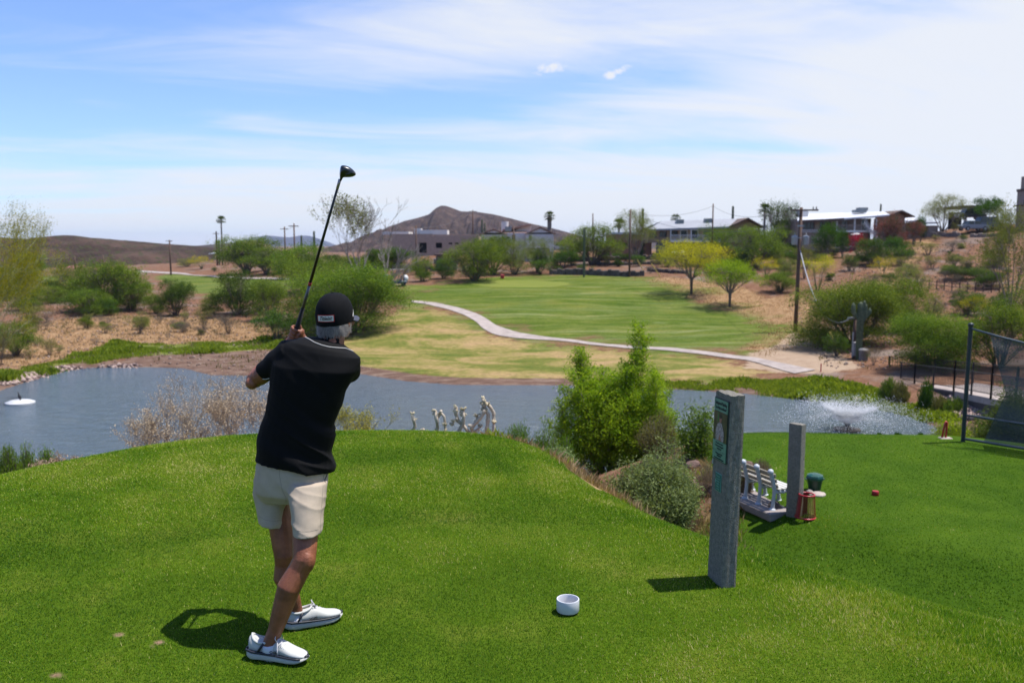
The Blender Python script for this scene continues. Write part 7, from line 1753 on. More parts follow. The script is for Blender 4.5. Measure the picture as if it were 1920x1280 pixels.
# bench
bs = P(1432, 955, 12.6); zb = bs[2] + .07
def bench():
    """slatted bench with moulded white end frames; long axis runs away to the left"""
    r = empty('park_bench', (0, 0, 0), "white bench with tan slats seen from behind, right of the sign post", 'bench')
    O = Vector(P(1452, 962)); O.z = float(H(O.x, O.y)) + .05
    ax = Vector((-.24, .57, 0)).normalized()      # along the bench, going away-left
    fr = Vector((ax.y, -ax.x, 0))                                                # towards the front (right)
    r.location = O; r.scale = (.72, .72, .72); PL = pmat("bench_plastic", (.62, .66, .70), .45, .05, 6); SL = pmat("bench_slat", (.44, .38, .29), .7, .12, 12, stretch=(1, 1, 1)); SW = pmat("bench_seat_slat", (.66, .65, .60), .6, .06, 8)
    def at(l, f, z): return ax * l + fr * f + Vector((0, 0, z))
    for l in (0.0, .43, .86, 1.29):
        mb = MB()
        back = [(-.06, .0), (-.03, .25), (-.02, .42), (-.07, .60), (-.12, .78)]
        mb.tube([at(l, f, z) for f, z in back], [.045, .040, .045, .050, .055], 10, ell=.8, up=ax)
        mb.ell(at(l, -.13, .80), (.062, .062, .062), 12, 8)
        mb.tube([at(l, .48, .0), at(l, .45, .2), at(l, .44, .40)], [.045, .036, .040], 10, up=ax)
        mb.tube([at(l, -.03, .38), at(l, .2, .36), at(l, .48, .40)], [.040, .040, .035], 10, up=ax)
        mb.lathe([(.075, 0), (.065, .03), (.04, .05)], at(l, -.06, 0), 12); mb.lathe([(.075, 0), (.065, .03), (.04, .05)], at(l, .48, 0), 12)
        mb.build('end_frame', PL, r, True, angle=60)
    M = Matrix((fr, ax, Vector((0, 0, 1)))).transposed()
    for k in range(3):
        z = .50 + k * .115; f = -.035 - k * .036; mb = MB(); mb.box(at(.645, f + .045, z), (.035, 1.42, .085), rot=M @ Matrix.Rotation(-.28, 3, 'Y'), bev=.01); mb.build('back_slat', SL, r)
    for k in range(4):
        mb = MB(); mb.box(at(.645, .07 + k * .112, .435), (.092, 1.42, .035), rot=M, bev=.01); mb.build('seat_slat', SW, r)
    mb = MB(); mb.box(at(.645, .22, -.05), (.98, 1.7, .12), rot=M, bev=.015); o = mb.build('slab', pmat("slab_concrete", (.34, .29, .27), .9, .15, 6, bump=.4)); o.location = O + Vector((0, 0, .0)); o.scale = (.76, .76, 1); tag(o, "concrete slab under the white bench", 'slab')
bench()
# green bin
p = P(1527, 919); r = empty('green_bin', p, "dark green litter bin with a domed lid on the lower tee", 'bin'); k = p[1] / F_PX
GB = pmat("bin_green", (.010, .045, .030), .4, .12, 6); rb = 16 * k
mb = MB(); mb.lathe([(rb * .66, 0), (rb * .70, .02), (rb * .92, .19), (rb * .93, .20)], n=20); mb.build('tub', GB, r, True, angle=40)
mb = MB(); mb.lathe([(rb * 1.0, .175), (rb * 1.05, .185), (rb * 1.05, .215), (rb * .96, .245), (rb * .55, .268), (0.01, .272)], n=8); mb.build('lid', pmat("bin_lid", (.012, .085, .060), .3, .1, 6), r, fixn=True)
for s_ in (-1, 1): mb = MB(); mb.box((s_ * rb * 1.05, 0, .185), (.03, .06, .02), bev=.006); mb.build('handle', MATS["bin_lid"], r)
# red wire-mesh basket
p = P(1510, 970); r = empty('red_basket', p, "upturned red tapered trash basket leaning by the plain concrete post", 'basket'); k = p[1] / F_PX
RB = pmat("basket_red", (.33, .008, .02), .35, .12, 6); rt, rb_, hh_ = 14.5 * k, 18.5 * k, 46 * k
mb = MB(); nst = 28
for i in range(nst):
    a = 2 * pi * i / nst
    mb.tube([(cos(a) * rb_, sin(a) * rb_, .01), (cos(a) * rt, sin(a) * rt, hh_)], .0035, 4)
for t in np.linspace(.1, .92, 12): mb.tube([(cos(a) * (rb_ + (rt - rb_) * t), sin(a) * (rb_ + (rt - rb_) * t), hh_ * t) for a in np.linspace(0, 2 * pi, 29)], .0028, 4)
mb.build('mesh', pmat("basket_mesh", (.28, .13, .03), .5, .2, 8), r)
mb = MB()
for (a0, a1) in ((R(150), R(215)), (R(-35), R(10)), (R(60), R(100))):
    n_ = 6; V = []
    for j in range(n_ + 1):
        a = a0 + (a1 - a0) * j / n_; V += [(cos(a) * (rb_ + .004), sin(a) * (rb_ + .004), 0), (cos(a) * (rt + .004), sin(a) * (rt + .004), hh_), (cos(a) * (rt - .003), sin(a) * (rt - .003), hh_), (cos(a) * (rb_ - .003), sin(a) * (rb_ - .003), 0)]
    fs = []
    for j in range(n_):
        for q in range(4): fs.append((j * 4 + q, j * 4 + (q + 1) % 4, (j + 1) * 4 + (q + 1) % 4, (j + 1) * 4 + q))
    mb.add(V, fs)
mb.build('side_panel', RB, r, fixn=True)
mb = MB(); mb.tube([(cos(a) * rt, sin(a) * rt, hh_) for a in np.linspace(0, 2 * pi, 33)], .011, 8); mb.build('top_rim', pmat("rim_red", (.50, .02, .035), .3, .1, 6), r, True)
mb = MB(); mb.tube([(cos(a) * rb_, sin(a) * rb_, .015) for a in np.linspace(0, 2 * pi, 33)], .013, 8); mb.build('bottom_rim', MATS["rim_red"], r, True)
r.rotation_euler = (0, R(1.5), 0)
# tee markers
def marker(px, py, D, rad, hgt, mat, lab, solid=False):
    p = P(px, py) if solid else P(px, py, D); mb = MB(); r = empty('tee_marker', p, lab, 'tee marker')
    if solid: mb.lathe([(rad * .92, 0), (rad, .01), (rad, hgt - .012), (rad * .9, hgt), (.001, hgt + .004)], n=32)
    else: mb.lathe([(rad * .96, 0), (rad, .004), (rad, hgt - .002), (rad - .001, hgt), (rad - .006, hgt), (rad - .007, hgt - .002), (rad - .007, .004), (.001, .004)], n=48, closed=False)
    mb.build('ring', mat, r, True, angle=35); return r
marker(1064.5, 1168, 4.50, .0625, .068, pmat("marker_white", (.74, .75, .78), .35, .03, 20, bump=.03), "white pipe-ring tee marker standing on the grass of the upper tee").location.z += .012
marker(1641, 928, 12.9, .052, .068, pmat("marker_red", (.40, .006, .012), .5, .1, 20), "red tee marker on the lower tee", True)
# ------------------------------------------------------------------ golfer
from mathutils.bvhtree import BVHTree
def remeshed(mb, voxel, it=6, fac=.5):
    """union of overlapping closed shapes as one continuous surface"""
    me = bpy.data.meshes.new('tmp'); me.from_pydata(mb.v, [], mb.f); 
    import bmesh
    b = bmesh.new(); b.from_mesh(me); bmesh.ops.recalc_face_normals(b, faces=b.faces); b.to_mesh(me); b.free()
    o = bpy.data.objects.new('tmp', me); COL.objects.link(o)
    m = o.modifiers.new('r', 'REMESH'); m.mode = 'VOXEL'; m.voxel_size = voxel; m.use_smooth_shade = True
    s = o.modifiers.new('s', 'SMOOTH'); s.factor = fac; s.iterations = it
    dg = bpy.context.evaluated_depsgraph_get(); out = bpy.data.meshes.new_from_object(o.evaluated_get(dg)); bpy.data.objects.remove(o)
    return out
def bvh_of(me): return BVHTree.FromPolygons([v.co.copy() for v in me.vertices], [tuple(p.vertices) for p in me.polygons])
g0 = P(540, 1215); MAN = Vector((g0[0], 4.22, 0.0)); GZ = float(H(MAN.x, MAN.y))
def M_(px, py, Y): return Vector(W(px, py, Y)) - MAN
camv = Vector(CAM) - MAN
def proj_on(bvh, px, py, off=.0):
    d = Vector(ray(px, py)).normalized(); hit = bvh.ray_cast(camv, d)
    return (hit[0] + hit[1] * off if hit[1].dot(d) < 0 else hit[0] - hit[1] * off) if hit[0] else None
man = empty('person', MAN, "golfer in black shirt, beige shorts and black cap, seen from behind at his follow-through", 'person')
SKIN = pmat("skin_tan", (.235, .066, .026), .5, .22, 12, bump=.2, bscale=120, col2=(.31, .105, .046))
SHIRT = pmat("shirt_black", (.0035, .0036, .0045), .8, .1, 30, bump=.2, bscale=450, spec=.16)
SHORTS = pmat("shorts_beige", (.56, .46, .35), .85, .06, 20, bump=.25, bscale=350, spec=.2)
def ringP(L_, Rr, Y, hd, n=28, e=2.5, lift=0.0):
    """cross-section between a left and a right silhouette pixel; hd = half depth"""
    a = M_(L_[0], L_[1], Y); b = M_(Rr[0], Rr[1], Y); c = (a + b) / 2; u = (b - a) / 2; v = Vector((0, hd, 0)); out = []
    for j in range(n):
        t = 2 * pi * j / n; ct, st = cos(t), sin(t)
        out.append(c + u * (abs(ct) ** (2 / e) * (1 if ct > 0 else -1)) + v * (abs(st) ** (2 / e) * (1 if st > 0 else -1)))
    return out
# legs placed from the feet up
fn_h, fn_t = Vector(Wz(470, 1233, 0)) - MAN, Vector(Wz(577, 1246, 0)) - MAN
ff_h, ff_t = Vector(Wz(534, 1182, 0)) - MAN, Vector(Wz(613, 1166, 0)) - MAN
def up(v, z): return Vector((v.x, v.y, z + GZ))
yN = 4.22 + fn_h.lerp(fn_t, .3).y; yF = 4.22 + ff_h.lerp(ff_t, .3).y
ankN = M_(507, 1203, yN); kneeN = M_(570, 1050, yN + .05); hipN = M_(576, 915, 4.17)
ankF = M_(556, 1150, yF); kneeF = M_(534, 1040, yF - .06); hipF = M_(516, 900, 4.30)
body = MB()
def limb(pts, rad, n=16, ell=None): body.tube(pts, rad, n, ell=ell)
def mid(a, b, t): return a.lerp(b, t)
bk = Vector((-.012, -.012, 0))
limb([hipN + Vector((0, 0, -.02)), mid(hipN, kneeN, .4), mid(hipN, kneeN, .62), mid(hipN, kneeN, .85), kneeN, mid(kneeN, ankN, .12) + Vector((-.006, 0, 0)), mid(kneeN, ankN, .32) + bk * 1.4, mid(kneeN, ankN, .6) + bk * .6, mid(kneeN, ankN, .85), ankN, ankN + Vector((.005, 0, -.07))],
     [.05, .055, .064, .060, .057, .054, .058, .048, .037, .036, .035])
body.ell(kneeN + Vector((.014, -.01, .0)), (.042, .045, .06), 12, 9)
limb([hipF + Vector((0, 0, -.02)), mid(hipF, kneeF, .4), mid(hipF, kneeF, .62), mid(hipF, kneeF, .85), kneeF, mid(kneeF, ankF, .15) + Vector((-.008, 0, 0)), mid(kneeF, ankF, .34) + bk * 1.6, mid(kneeF, ankF, .62) + bk * .6, mid(kneeF, ankF, .86), ankF, ankF + Vector((.005, 0, -.06))],
     [.05, .055, .062, .058, .054, .052, .055, .045, .035, .035, .034])
body.ell(kneeF + Vector((.02, .01, 0)), (.04, .042, .048), 12, 9)
for a, s_ in ((ankN, -1), (ankF, -1)): body.ell(a + Vector((0, s_ * .03, -.02)), (.014, .014, .017), 8, 6)
# trunk (under the clothes), neck, head
pel = M_(548, 895, 4.24); chest = M_(590, 720, 4.25); nkb = M_(618, 655, 4.28)
limb([pel, mid(pel, chest, .5), chest, nkb], [.095, .10, .115, .07], 18, ell=.75)
HC = M_(627, 594, 4.33)
Rh = Matrix.Rotation(R(-22), 3, 'Z') @ Matrix.Rotation(R(6), 3, 'X')
def Hd(x, y, z): return HC + Rh @ Vector((x, y, z))
limb([nkb + Vector((0, 0, -.03)), Hd(0, -.025, -.10), Hd(0, -.01, -.04)], [.068, .058, .058], 16)
body.ell(Hd(0, 0, 0), (.077, .096, .102), 24, 16, rot=Rh); body.ell(Hd(0, .038, -.062), (.057, .062, .068), 18, 12, rot=Rh); body.ell(Hd(0, .075, -.105), (.026, .024, .022), 12, 8, rot=Rh)
body.tube([Hd(0, .088, .0), Hd(0, .112, -.035), Hd(0, .108, -.048)], [.009, .014, .012], 10); body.ell(Hd(0, .094, -.045), (.020, .012, .009), 10, 8, rot=Rh)
body.ell(Hd(0, .093, -.073), (.024, .010, .006), 10, 8, rot=Rh); body.ell(Hd(0, .091, -.082), (.021, .010, .007), 10, 8, rot=Rh)
for s_ in (-1, 1):
    body.ell(Hd(s_ * .080, .004, -.028), (.008, .018, .030), 10, 8, rot=Rh @ Matrix.Rotation(s_ * .35, 3, 'Z')); body.ell(Hd(s_ * .050, .066, -.04), (.020, .022, .020), 10, 8, rot=Rh)
    body.ell(Hd(s_ * .032, .086, .012), (.022, .010, .006), 10, 6, rot=Rh)
# club axis and arms
cA = M_(557.5, 614, 4.54); cB = M_(637, 338, 4.30); cd = (cB - cA).normalized(); butt = cA - cd * .165
shL = M_(545, 662, 4.27); elL = M_(477, 713, 4.33); shR = M_(657, 682, 4.27); elR = M_(622, 705, 4.50)
side = cd.cross(Vector((0, 1, 0))).normalized(); fwd = side.cross(cd).normalized()
if side.x > 0: side = -side                  # points left
if fwd.y < 0: fwd = -fwd                     # points away
def hand(s0, palm_dir, wrist, flip, rad=.0265):
    """palm beside the grip at distance s0 from the butt; four fingers curled round it and a thumb along it"""
    c0 = butt + cd * (s0 + .038); pd = palm_dir.normalized(); qd = cd.cross(pd).normalized() * flip
    pc = c0 + pd * .030
    M3 = Matrix((cd, qd, pd)).transposed()
    body.ell(pc + qd * .004, (.044, .032, .017), 16, 10, rot=M3)
    body.tube([wrist, wrist.lerp(pc, .55), pc], [.027, .026, .024], 12)
    for k in range(4):
        s = s0 + .003 + k * .0215; L_ = (.80, .95, 1.0, .9)[k]; o = butt + cd * s; pts = []
        for j in range(9):
            t = j / 8; a = R(25) + R(215) * t * L_; rr = rad * (1.04 - .10 * t) * (1.06 if j in (2, 5) else 1)
            pts.append(o + pd * cos(a) * rr + qd * sin(a) * rr + cd * (.004 * t))
        body.tube(pts, [.0098, .0096, .0100, .0090, .0088, .0092, .0084, .0080, .0068], 8)
    a0 = pc + cd * .012 - qd * .022; a1 = butt + cd * (s0 + .055) - qd * .026 + pd * .016; a2 = butt + cd * (s0 + .085) - qd * .020 - pd * .004; a3 = butt + cd * (s0 + .102) - qd * .016 - pd * .014
    body.tube([a0, a1, a2, a3], [.015, .0125, .0115, .009], 10)
wrL = butt + cd * .03 + side * .062 - Vector((0, .01, .03)); wrR = butt + cd * .10 - side * .075 + Vector((0, .02, -.035))
hand(.012, side * 1.0 - fwd * .35, wrL, 1)
hand(.090, -side * 1.0 - fwd * .1, wrR, -1)
limb([shL + Vector((.03, 0, .01)), mid(shL, elL, .5), mid(shL, elL, .9), elL, mid(elL, wrL, .25), mid(elL, wrL, .6), wrL], [.055, .052, .046, .043, .046, .037, .027])
body.ell(elL + Vector((-.008, -.012, -.012)), (.035, .033, .033), 12, 8)
limb([shR, mid(shR, elR, .6), elR, mid(elR, wrR, .3), mid(elR, wrR, .7), wrR], [.045, .044, .042, .043, .034, .027])
bm_ = remeshed(body, .0042, 3, .45)
# knee and muscle relief
for v in bm_.vertices: pass
link_mesh('body', bm_, SKIN, man)
bvB = bvh_of(bm_)
EYE = pmat("eye_white", (.7, .68, .65), .2, .03, 5); IRIS = pmat("eye_dark", (.05, .03, .02), .1, .1, 5)
for s_ in (-1, 1):
    mb = MB(); mb.ell(Hd(s_ * .031, .083, -.006), (.012, .010, .009), 12, 8, rot=Rh); e_ = mb.build('eye', EYE, man, True)
    mb = MB(); mb.ell(Hd(s_ * .031, .0915, -.005), (.005, .0025, .005), 10, 6, rot=Rh); mb.build('iris', IRIS, e_, True)

# shirt
sh = MB()
YB = 4.25
rg_ = [((477.5, 860), (624.5, 882), .160), ((479, 846), (625.5, 866), .158), ((482.5, 825), (626.5, 846), .152), ((487, 795), (628.5, 812), .144), ((495.5, 772), (632.5, 786), .135), ((502, 745), (641.5, 762), .137), ((506, 720), (649, 738), .138),
       ((508, 700), (661, 716), .138), ((509, 680), (673, 697), .136), ((514, 661), (680, 681), .128), ((524, 645), (679, 669), .115), ((541, 635), (668, 660), .10), ((566, 630), (654, 651), .085), ((588, 629), (645, 645), .070)]
sh.loft([ringP(a, b, YB + (.012 if k > 8 else 0) + (.02 if k > 11 else 0), hd, e=2.35 if k < 9 else 2.1) for k, (a, b, hd) in enumerate(rg_)])
sl0 = M_(549, 668, 4.262); sl1 = M_(521, 679, 4.28); sl2 = M_(494, 699, 4.305)
sh.tube([sl0, sl1, sl2], [.100, .078, .057], 20, ell=[.95, .95, .95])
sh.tube([M_(648, 684, 4.262), M_(652, 694, 4.37), M_(634, 702, 4.45)], [.082, .072, .064], 18)
sh.ell(M_(539, 652, 4.27), (.050, .07, .045), 16, 10)
# collar
cps = [(596, 631), (612, 627), (632, 632), (642, 642)]
sh.tube([M_(600, 634, 4.335), M_(606, 630, 4.30), M_(618, 632, 4.265), M_(632, 638, 4.27), M_(641, 645, 4.32)], [.016, .019, .021, .020, .015], 12)
sm = remeshed(sh, .006, 5, .5)
import mathutils
nco = [v.normal.copy() for v in sm.vertices]
for v, n_ in zip(sm.vertices, nco):
    w_ = v.co + MAN; 
    # cloth folds: long soft creases that sweep up to the right, stronger at the lower right and under the arms
    a = w_.x * .80 + w_.z * -.55; b = w_.x * .55 + w_.z * .80
    f1 = mnoise.noise(Vector((a * 3.0 + 7, b * 17.0, w_.y * 3))); f2 = mnoise.noise(Vector((w_.x * 7, w_.z * 4, w_.y * 7 + 3)))
    f3 = 1 - abs(mnoise.noise(Vector((a * 2.2, b * 11.0 + 3, w_.y * 2)))) * 2.2
    low = max(0, min(1, (1.35 - w_.z) / .45)); rt = max(0, min(1, (w_.x + 1.18) / .25))
    amp = .005 + .011 * low * (.35 + .65 * rt)
    v.co += n_ * (-.006 + f1 * amp + f2 * .004 + max(0, f3) ** 3 * .010 * (.3 + rt * low))
sm.update()
shirt = link_mesh('shirt', sm, SHIRT, man)
bvS = bvh_of(sm)
PIPE = pmat("piping_white", (.66, .64, .60), .7, .05, 20)
def piping(pix, rad, nm='piping'):
    pts = []
    for a, b in zip(pix, pix[1:]):
        for j in range(5):
            q = proj_on(bvS, a[0] + (b[0] - a[0]) * j / 5, a[1] + (b[1] - a[1]) * j / 5, .0012)
            if q is not None and (not pts or (q - pts[-1]).length < .08): pts.append(q)
    if len(pts) > 2: mb = MB(); mb.tube(pts, rad, 6); mb.build(nm, PIPE, shirt, True)
piping([(549, 629), (560, 629), (570, 631), (580, 636), (590, 642), (603, 647), (617, 650.5), (632, 652), (648, 653), (658, 657), (668, 661)], .0022)
piping([(477, 693), (477, 700), (481, 706), (489, 709.5), (498, 710.5), (507, 708.5)], .0026, 'cuff_trim')
piping([(660, 656), (667, 659), (672, 664)], .003, 'shoulder_trim')
# hem stitch line
# shorts
st = MB()
st.loft([ringP(a, b, 4.235, hd, e=2.5) for a, b, hd in (((487, 838), (615, 852), .105), ((483, 862), (617, 880), .118), ((479, 893), (616, 906), .124), ((480, 918), (611, 926), .116), ((494, 936), (600, 942), .080))])
def legring(cx_, cy_, w_, Y, hd, tilt=0.0): return ringP((cx_ - w_ / 2, cy_ - tilt), (cx_ + w_ / 2, cy_ + tilt), Y, hd, e=2.2)
YL = lambda h_, k_, t: MAN.y + h_.y + (k_.y - h_.y) * t
st.loft([legring(512, 893, 64, 4.275, .105), legring(509, 925, 63, YL(hipF, kneeF, .25), .100), legring(510, 955, 54, YL(hipF, kneeF, .5), .090), legring(511.5, 982, 50, YL(hipF, kneeF, .68), .084, 3)])
st.loft([legring(577, 900, 76, 4.20, .112), legring(576, 935, 66, YL(hipN, kneeN, .2), .106), legring(576.5, 968, 57, YL(hipN, kneeN, .45), .096), legring(576, 1000, 49.5, YL(hipN, kneeN, .68), .088, -1)])
tm_ = remeshed(st, .0055, 12, .5)
nco = [v.normal.copy() for v in tm_.vertices]
for v, n_ in zip(tm_.vertices, nco):
    w_ = v.co + MAN; a = w_.x * .85 + w_.z * -.5; b = w_.x * .5 + w_.z * .86
    f = 1 - abs(mnoise.noise(Vector((a * 4.5 + 2, b * 15.0 + 1, w_.y * 3)))) * 2.0; f2 = mnoise.noise(Vector((w_.x * 9, w_.z * 5, w_.y * 8)))
    f3 = mnoise.noise(Vector((w_.x * 26, w_.z * 3.5, w_.y * 10)))
    v.co += n_ * (max(0, f) ** 2 * .0045 - .001 + f2 * .005 + f3 * .003)
tm_.update()
shorts = link_mesh('shorts', tm_, SHORTS, man)
bvT = bvh_of(tm_)
SEAM = pmat("shorts_seam", (.36, .31, .25), .9, .05, 20); DKT = pmat("pocket_dark", (.03, .025, .03), .8, .1, 20)
def on_shorts(pix, rad, mat, nm):
    pts = []
    for a, b in zip(pix, pix[1:]):
        for j in range(6):
            q = proj_on(bvT, a[0] + (b[0] - a[0]) * j / 6, a[1] + (b[1] - a[1]) * j / 6, .0004)
            if q is not None and (not pts or (q - pts[-1]).length < .04): pts.append(q)
    if len(pts) > 2: mb = MB(); mb.tube(pts, rad, 5); mb.build(nm, mat, shorts, True)
on_shorts([(525, 864), (524, 890), (529, 918), (536, 932), (537, 965)], .0011, SEAM, 'seam')
on_shorts([(553, 992), (565, 996), (580, 996), (600, 991)], .0010, SEAM, 'hem_stitch'); on_shorts([(484, 966), (497, 974), (512, 977), (531, 974)], .0010, SEAM, 'hem_stitch')
on_shorts([(569, 879), (569, 886)], .0016, DKT, 'pocket_button'); on_shorts([(488, 864), (488.5, 871)], .0013, DKT, 'pocket_button')
on_shorts([(611, 880), (613.5, 886), (611.5, 893), (609, 898), (609.5, 905)], .0026, DKT, 'pocket_edge')
on_shorts([(607, 880), (606, 905), (604, 940), (601, 975), (600, 1000)], .0010, SEAM, 'seam')

# socks and shoes
SHOE = pmat("shoe_white", (.60, .60, .56), .55, .05, 16, bump=.12, bscale=200); SOLE = pmat("sole_white", (.52, .52, .48), .5, .06, 10); NAVY = pmat("shoe_navy", (.016, .018, .03), .5, .1, 10); SOCK = pmat("sock_white", (.76, .77, .82), .8, .03, 30, bump=.3, bscale=300); LACE = pmat("lace_grey", (.60, .59, .62), .8, .06, 40)
def shoe(heel, toe, ank, flip):
    """heel and toe: ground points; flip=+1 when the outer side faces the camera"""
    L_ = .302; f = (toe - heel); f.z = 0; f.normalize(); r_ = Vector((f.y, -f.x, 0)); o = up(heel, .004)
    def S(x, y, z): return o + f * (x * L_) + r_ * y + Vector((0, 0, z))
    def cl(x): return .010 * sin(pi * x) * flip * -1       # curve of the last
    prof = [(-.005, .020, .040, .106), (.03, .031, .032, .110), (.10, .036, .032, .110), (.20, .038, .031, .094), (.30, .040, .031, .088), (.40, .042, .031, .092), (.48, .044, .030, .100), (.57, .046, .029, .092), (.66, .048, .028, .076), (.76, .048, .028, .062), (.86, .045, .027, .057), (.94, .036, .028, .050), (.985, .020, .030, .042), (1.0, .006, .034, .037)]
    rings = []
    for x, hw, z0, z1 in prof:
        n = 18; ring = []
        for j in range(n):
            t = 2 * pi * j / n; c, s = cos(t), sin(t); e = 2.4
            zz = (z0 + z1) / 2 + (z1 - z0) / 2 * (abs(s) ** (2 / e)) * (1 if s > 0 else -1); taper = 1 - .42 * max(0, (zz - z0) / (z1 - z0)) ** 1.8 if x < .5 else 1 - .25 * max(0, (zz - z0) / (z1 - z0)) ** 2
            ring.append(S(x - (.0 if x > .05 else .10 * max(0, (zz - .05)) * 1.0), cl(x) + hw * taper * (abs(c) ** (2 / e)) * (1 if c > 0 else -1), zz))
        rings.append(ring)
    mb = MB(); mb.loft(rings); up_ = remeshed_simple(mb, 1); sh_ = link_mesh('shoe', up_, SHOE, man)
    mb = MB()
    for lo_, hi_, ex, nm, mt in ((.0, .036, .006, 'sole', SOLE),):
        rr = []
        for x, hw, z0, z1 in [(-.035, .016, 0, 0)] + prof[1:-1] + [(1.02, .012, 0, 0)]:
            kick = .016 * max(0, (.06 - x) / .1) + .020 * max(0, (x - .80) / .2) ** 1.5; h1 = .040 - .010 * min(1, max(0, x)) + (.004 if x < .1 else 0); w_ = hw + .006 + (.004 if x < .2 else 0)
            rr.append([S(x, cl(x) + w_ * a, z) for a, z in ((-.86, kick), (-1.04, kick + .010), (-1.0, h1 * .75), (-.93, h1 + kick * .3), (.93, h1 + kick * .3), (1.0, h1 * .75), (1.04, kick + .010), (.86, kick))])
        mb.loft(rr)
        mb2 = remeshed_simple(mb, 2); link_mesh('sole', mb2, SOLE, sh_)
    mb = MB(); 
    for sd in (-1, 1):
        pts = []
        for x, hw, z0, z1 in [(-.012, .026, 0, 0)] + prof[1:-2]: pts.append(S(x, cl(x) + sd * (hw + .0045), .043 - .011 * max(0, x) + .004 * (x < .1)))
        mb.tube(pts, [.0058 if i < 6 else .0042 for i in range(len(pts))], 6)
    mb.tube([S(-.02, -.03, .045), S(-.045, 0, .047), S(-.02, .03, .045)], .0058, 6); mb.build('stripe', NAVY, sh_, True)
    # dark tab rising from the stripe, on both sides
    for sd in (-1, 1):
        mb = MB(); mb.tube([S(.20, sd * .0425 + cl(.2), .046), S(.245, sd * .0405 + cl(.2), .066), S(.29, sd * .034 + cl(.2), .088)], [.0052, .0058, .0062], 6); mb.build('side_tab', NAVY, sh_, True)
        mb = MB(); y_ = sd * .0478
        for (x0, z0, x1, z1) in ((.40, .050, .44, .058), (.44, .058, .475, .052), (.42, .046, .52, .048), (.475, .052, .52, .060), (.50, .060, .53, .050)): mb.tube([S(x0, y_ * .985 + cl(.45), z0), S(x1, y_ * .985 + cl(.45), z1)], .0016, 5)
        mb.build('emblem', NAVY, sh_, True)
    mb = MB(); mb.tube([S(.975, .016, .034), S(1.008, 0, .036), S(.975, -.016, .034)], .0075, 6); mb.build('toe_guard', NAVY, sh_, True)
    # collar and heel pull
    mb = MB(); c_ = []
    for j in range(22):
        t = 2 * pi * j / 22; x = .255 + .215 * cos(t); c_.append(S(x, .031 * sin(t) + cl(.2), .102 + .016 * max(0, -cos(t)) ** 3 + .004 * cos(t) - .016 * abs(sin(t))))
    mb.tube(c_ + [c_[0]], [.0070] * 23, 8); mb.build('collar', SHOE, sh_, True)
    # sock
    mb = MB(); mb.tube([ank + Vector((.006, 0, -.085)), ank + Vector((.005, 0, -.055)), ank + Vector((.002, 0, -.030)), ank + Vector((0, 0, -.006))], [.034, .040, .0445, .0420], 16); mb.build('sock', SOCK, sh_, True)
    # laces and bow
    mb = MB(); 
    for k in range(4):
        x = .50 + k * .052; z = .100 - k * .0095; mb.tube([S(x, -.026, z - .010), S(x + .015, 0, z + .003), S(x + .03, .026, z - .014)], .0024, 5); mb.tube([S(x, .026, z - .010), S(x + .015, 0, z + .003), S(x + .03, -.026, z - .014)], .0024, 5)
    for sd in (-1, 1):
        mb.tube([S(.495, 0, .104), S(.48, sd * .014, .123), S(.50, sd * .030, .118), S(.52, sd * .028, .102), S(.495, 0, .104)], .0022, 5); mb.tube([S(.50, 0, .104), S(.53, sd * .026, .094), S(.56, sd * .044, .066), S(.57, sd * .050, .050)], .0022, 5)
    mb.build('laces', LACE, sh_, True)
def remeshed_simple(mb, lv):
    me = bpy.data.meshes.new('tmp'); me.from_pydata(mb.v, [], mb.f)
    import bmesh
    b = bmesh.new(); b.from_mesh(me); bmesh.ops.recalc_face_normals(b, faces=b.faces); b.to_mesh(me); b.free()
    o = bpy.data.objects.new('tmp', me); COL.objects.link(o); m = o.modifiers.new('s', 'SUBSURF'); m.levels = lv; m.render_levels = lv
    dg = bpy.context.evaluated_depsgraph_get(); out = bpy.data.meshes.new_from_object(o.evaluated_get(dg)); bpy.data.objects.remove(o)
    out.polygons.foreach_set('use_smooth', [True] * len(out.polygons)); return out
shoe(fn_h, fn_t, ankN, 1); shoe(ff_h, ff_t, ankF, -1)

# cap
CAPM = pmat("cap_black", (.0045, .0048, .0065), .85, .15, 40, bump=.25, bscale=400, spec=.15); BRIM = pmat("cap_brim", (.035, .04, .065), .7, .1, 40)
RX, RY, ZT, ZB = .0885, .107, .121, -.032
def capP(th, z, off=0.0):
    """point of the cap's skin: th from the back (0) turning to the right, z height"""
    zb = ZB + .012 * (1 - cos(th)) * .5
    t = max(0, min(1, (z - 0.0) / ZT)); s = (1 - t ** 2.35) ** (1 / 2.35) if t < 1 else 0
    if z < 0: s = 1.0 - .02 * (z / ZB)
    g = 1 - .010 * max(0, 1 - abs(((th / (pi / 3)) + .5) % 1 - .5) * 14) * (1 if z > .0 else 0)
    return Hd(sin(th) * (RX * s * g + off), -cos(th) * (RY * s * g + off) + .004, z)
mb = MB(); nth, nz_ = 72, 24; zs = list(np.linspace(ZB, 0, 5)) + list(ZT * np.sin(np.linspace(0, pi / 2, nz_ - 4))[1:])
rings = [[capP(2 * pi * j / nth, z + (0.012 * (1 - cos(2 * pi * j / nth)) * .5 if z < -.03 else 0)) for j in range(nth)] for z in zs]
mb.loft(rings, cap=False); cap_o = mb.build('cap', CAPM, man, True, fixn=True)
so = cap_o.modifiers.new('thick', 'SOLIDIFY'); so.thickness = .0022; so.offset = 1
mb = MB(); mb.ell(capP(0, ZT) + Rh @ Vector((0, 0, .001)), (.009, .009, .005), 12, 8, rot=Rh); mb.build('button', CAPM, cap_o, True)
mb = MB(); top_, bot_ = [], []
rows = 7; cols = 15; V = []
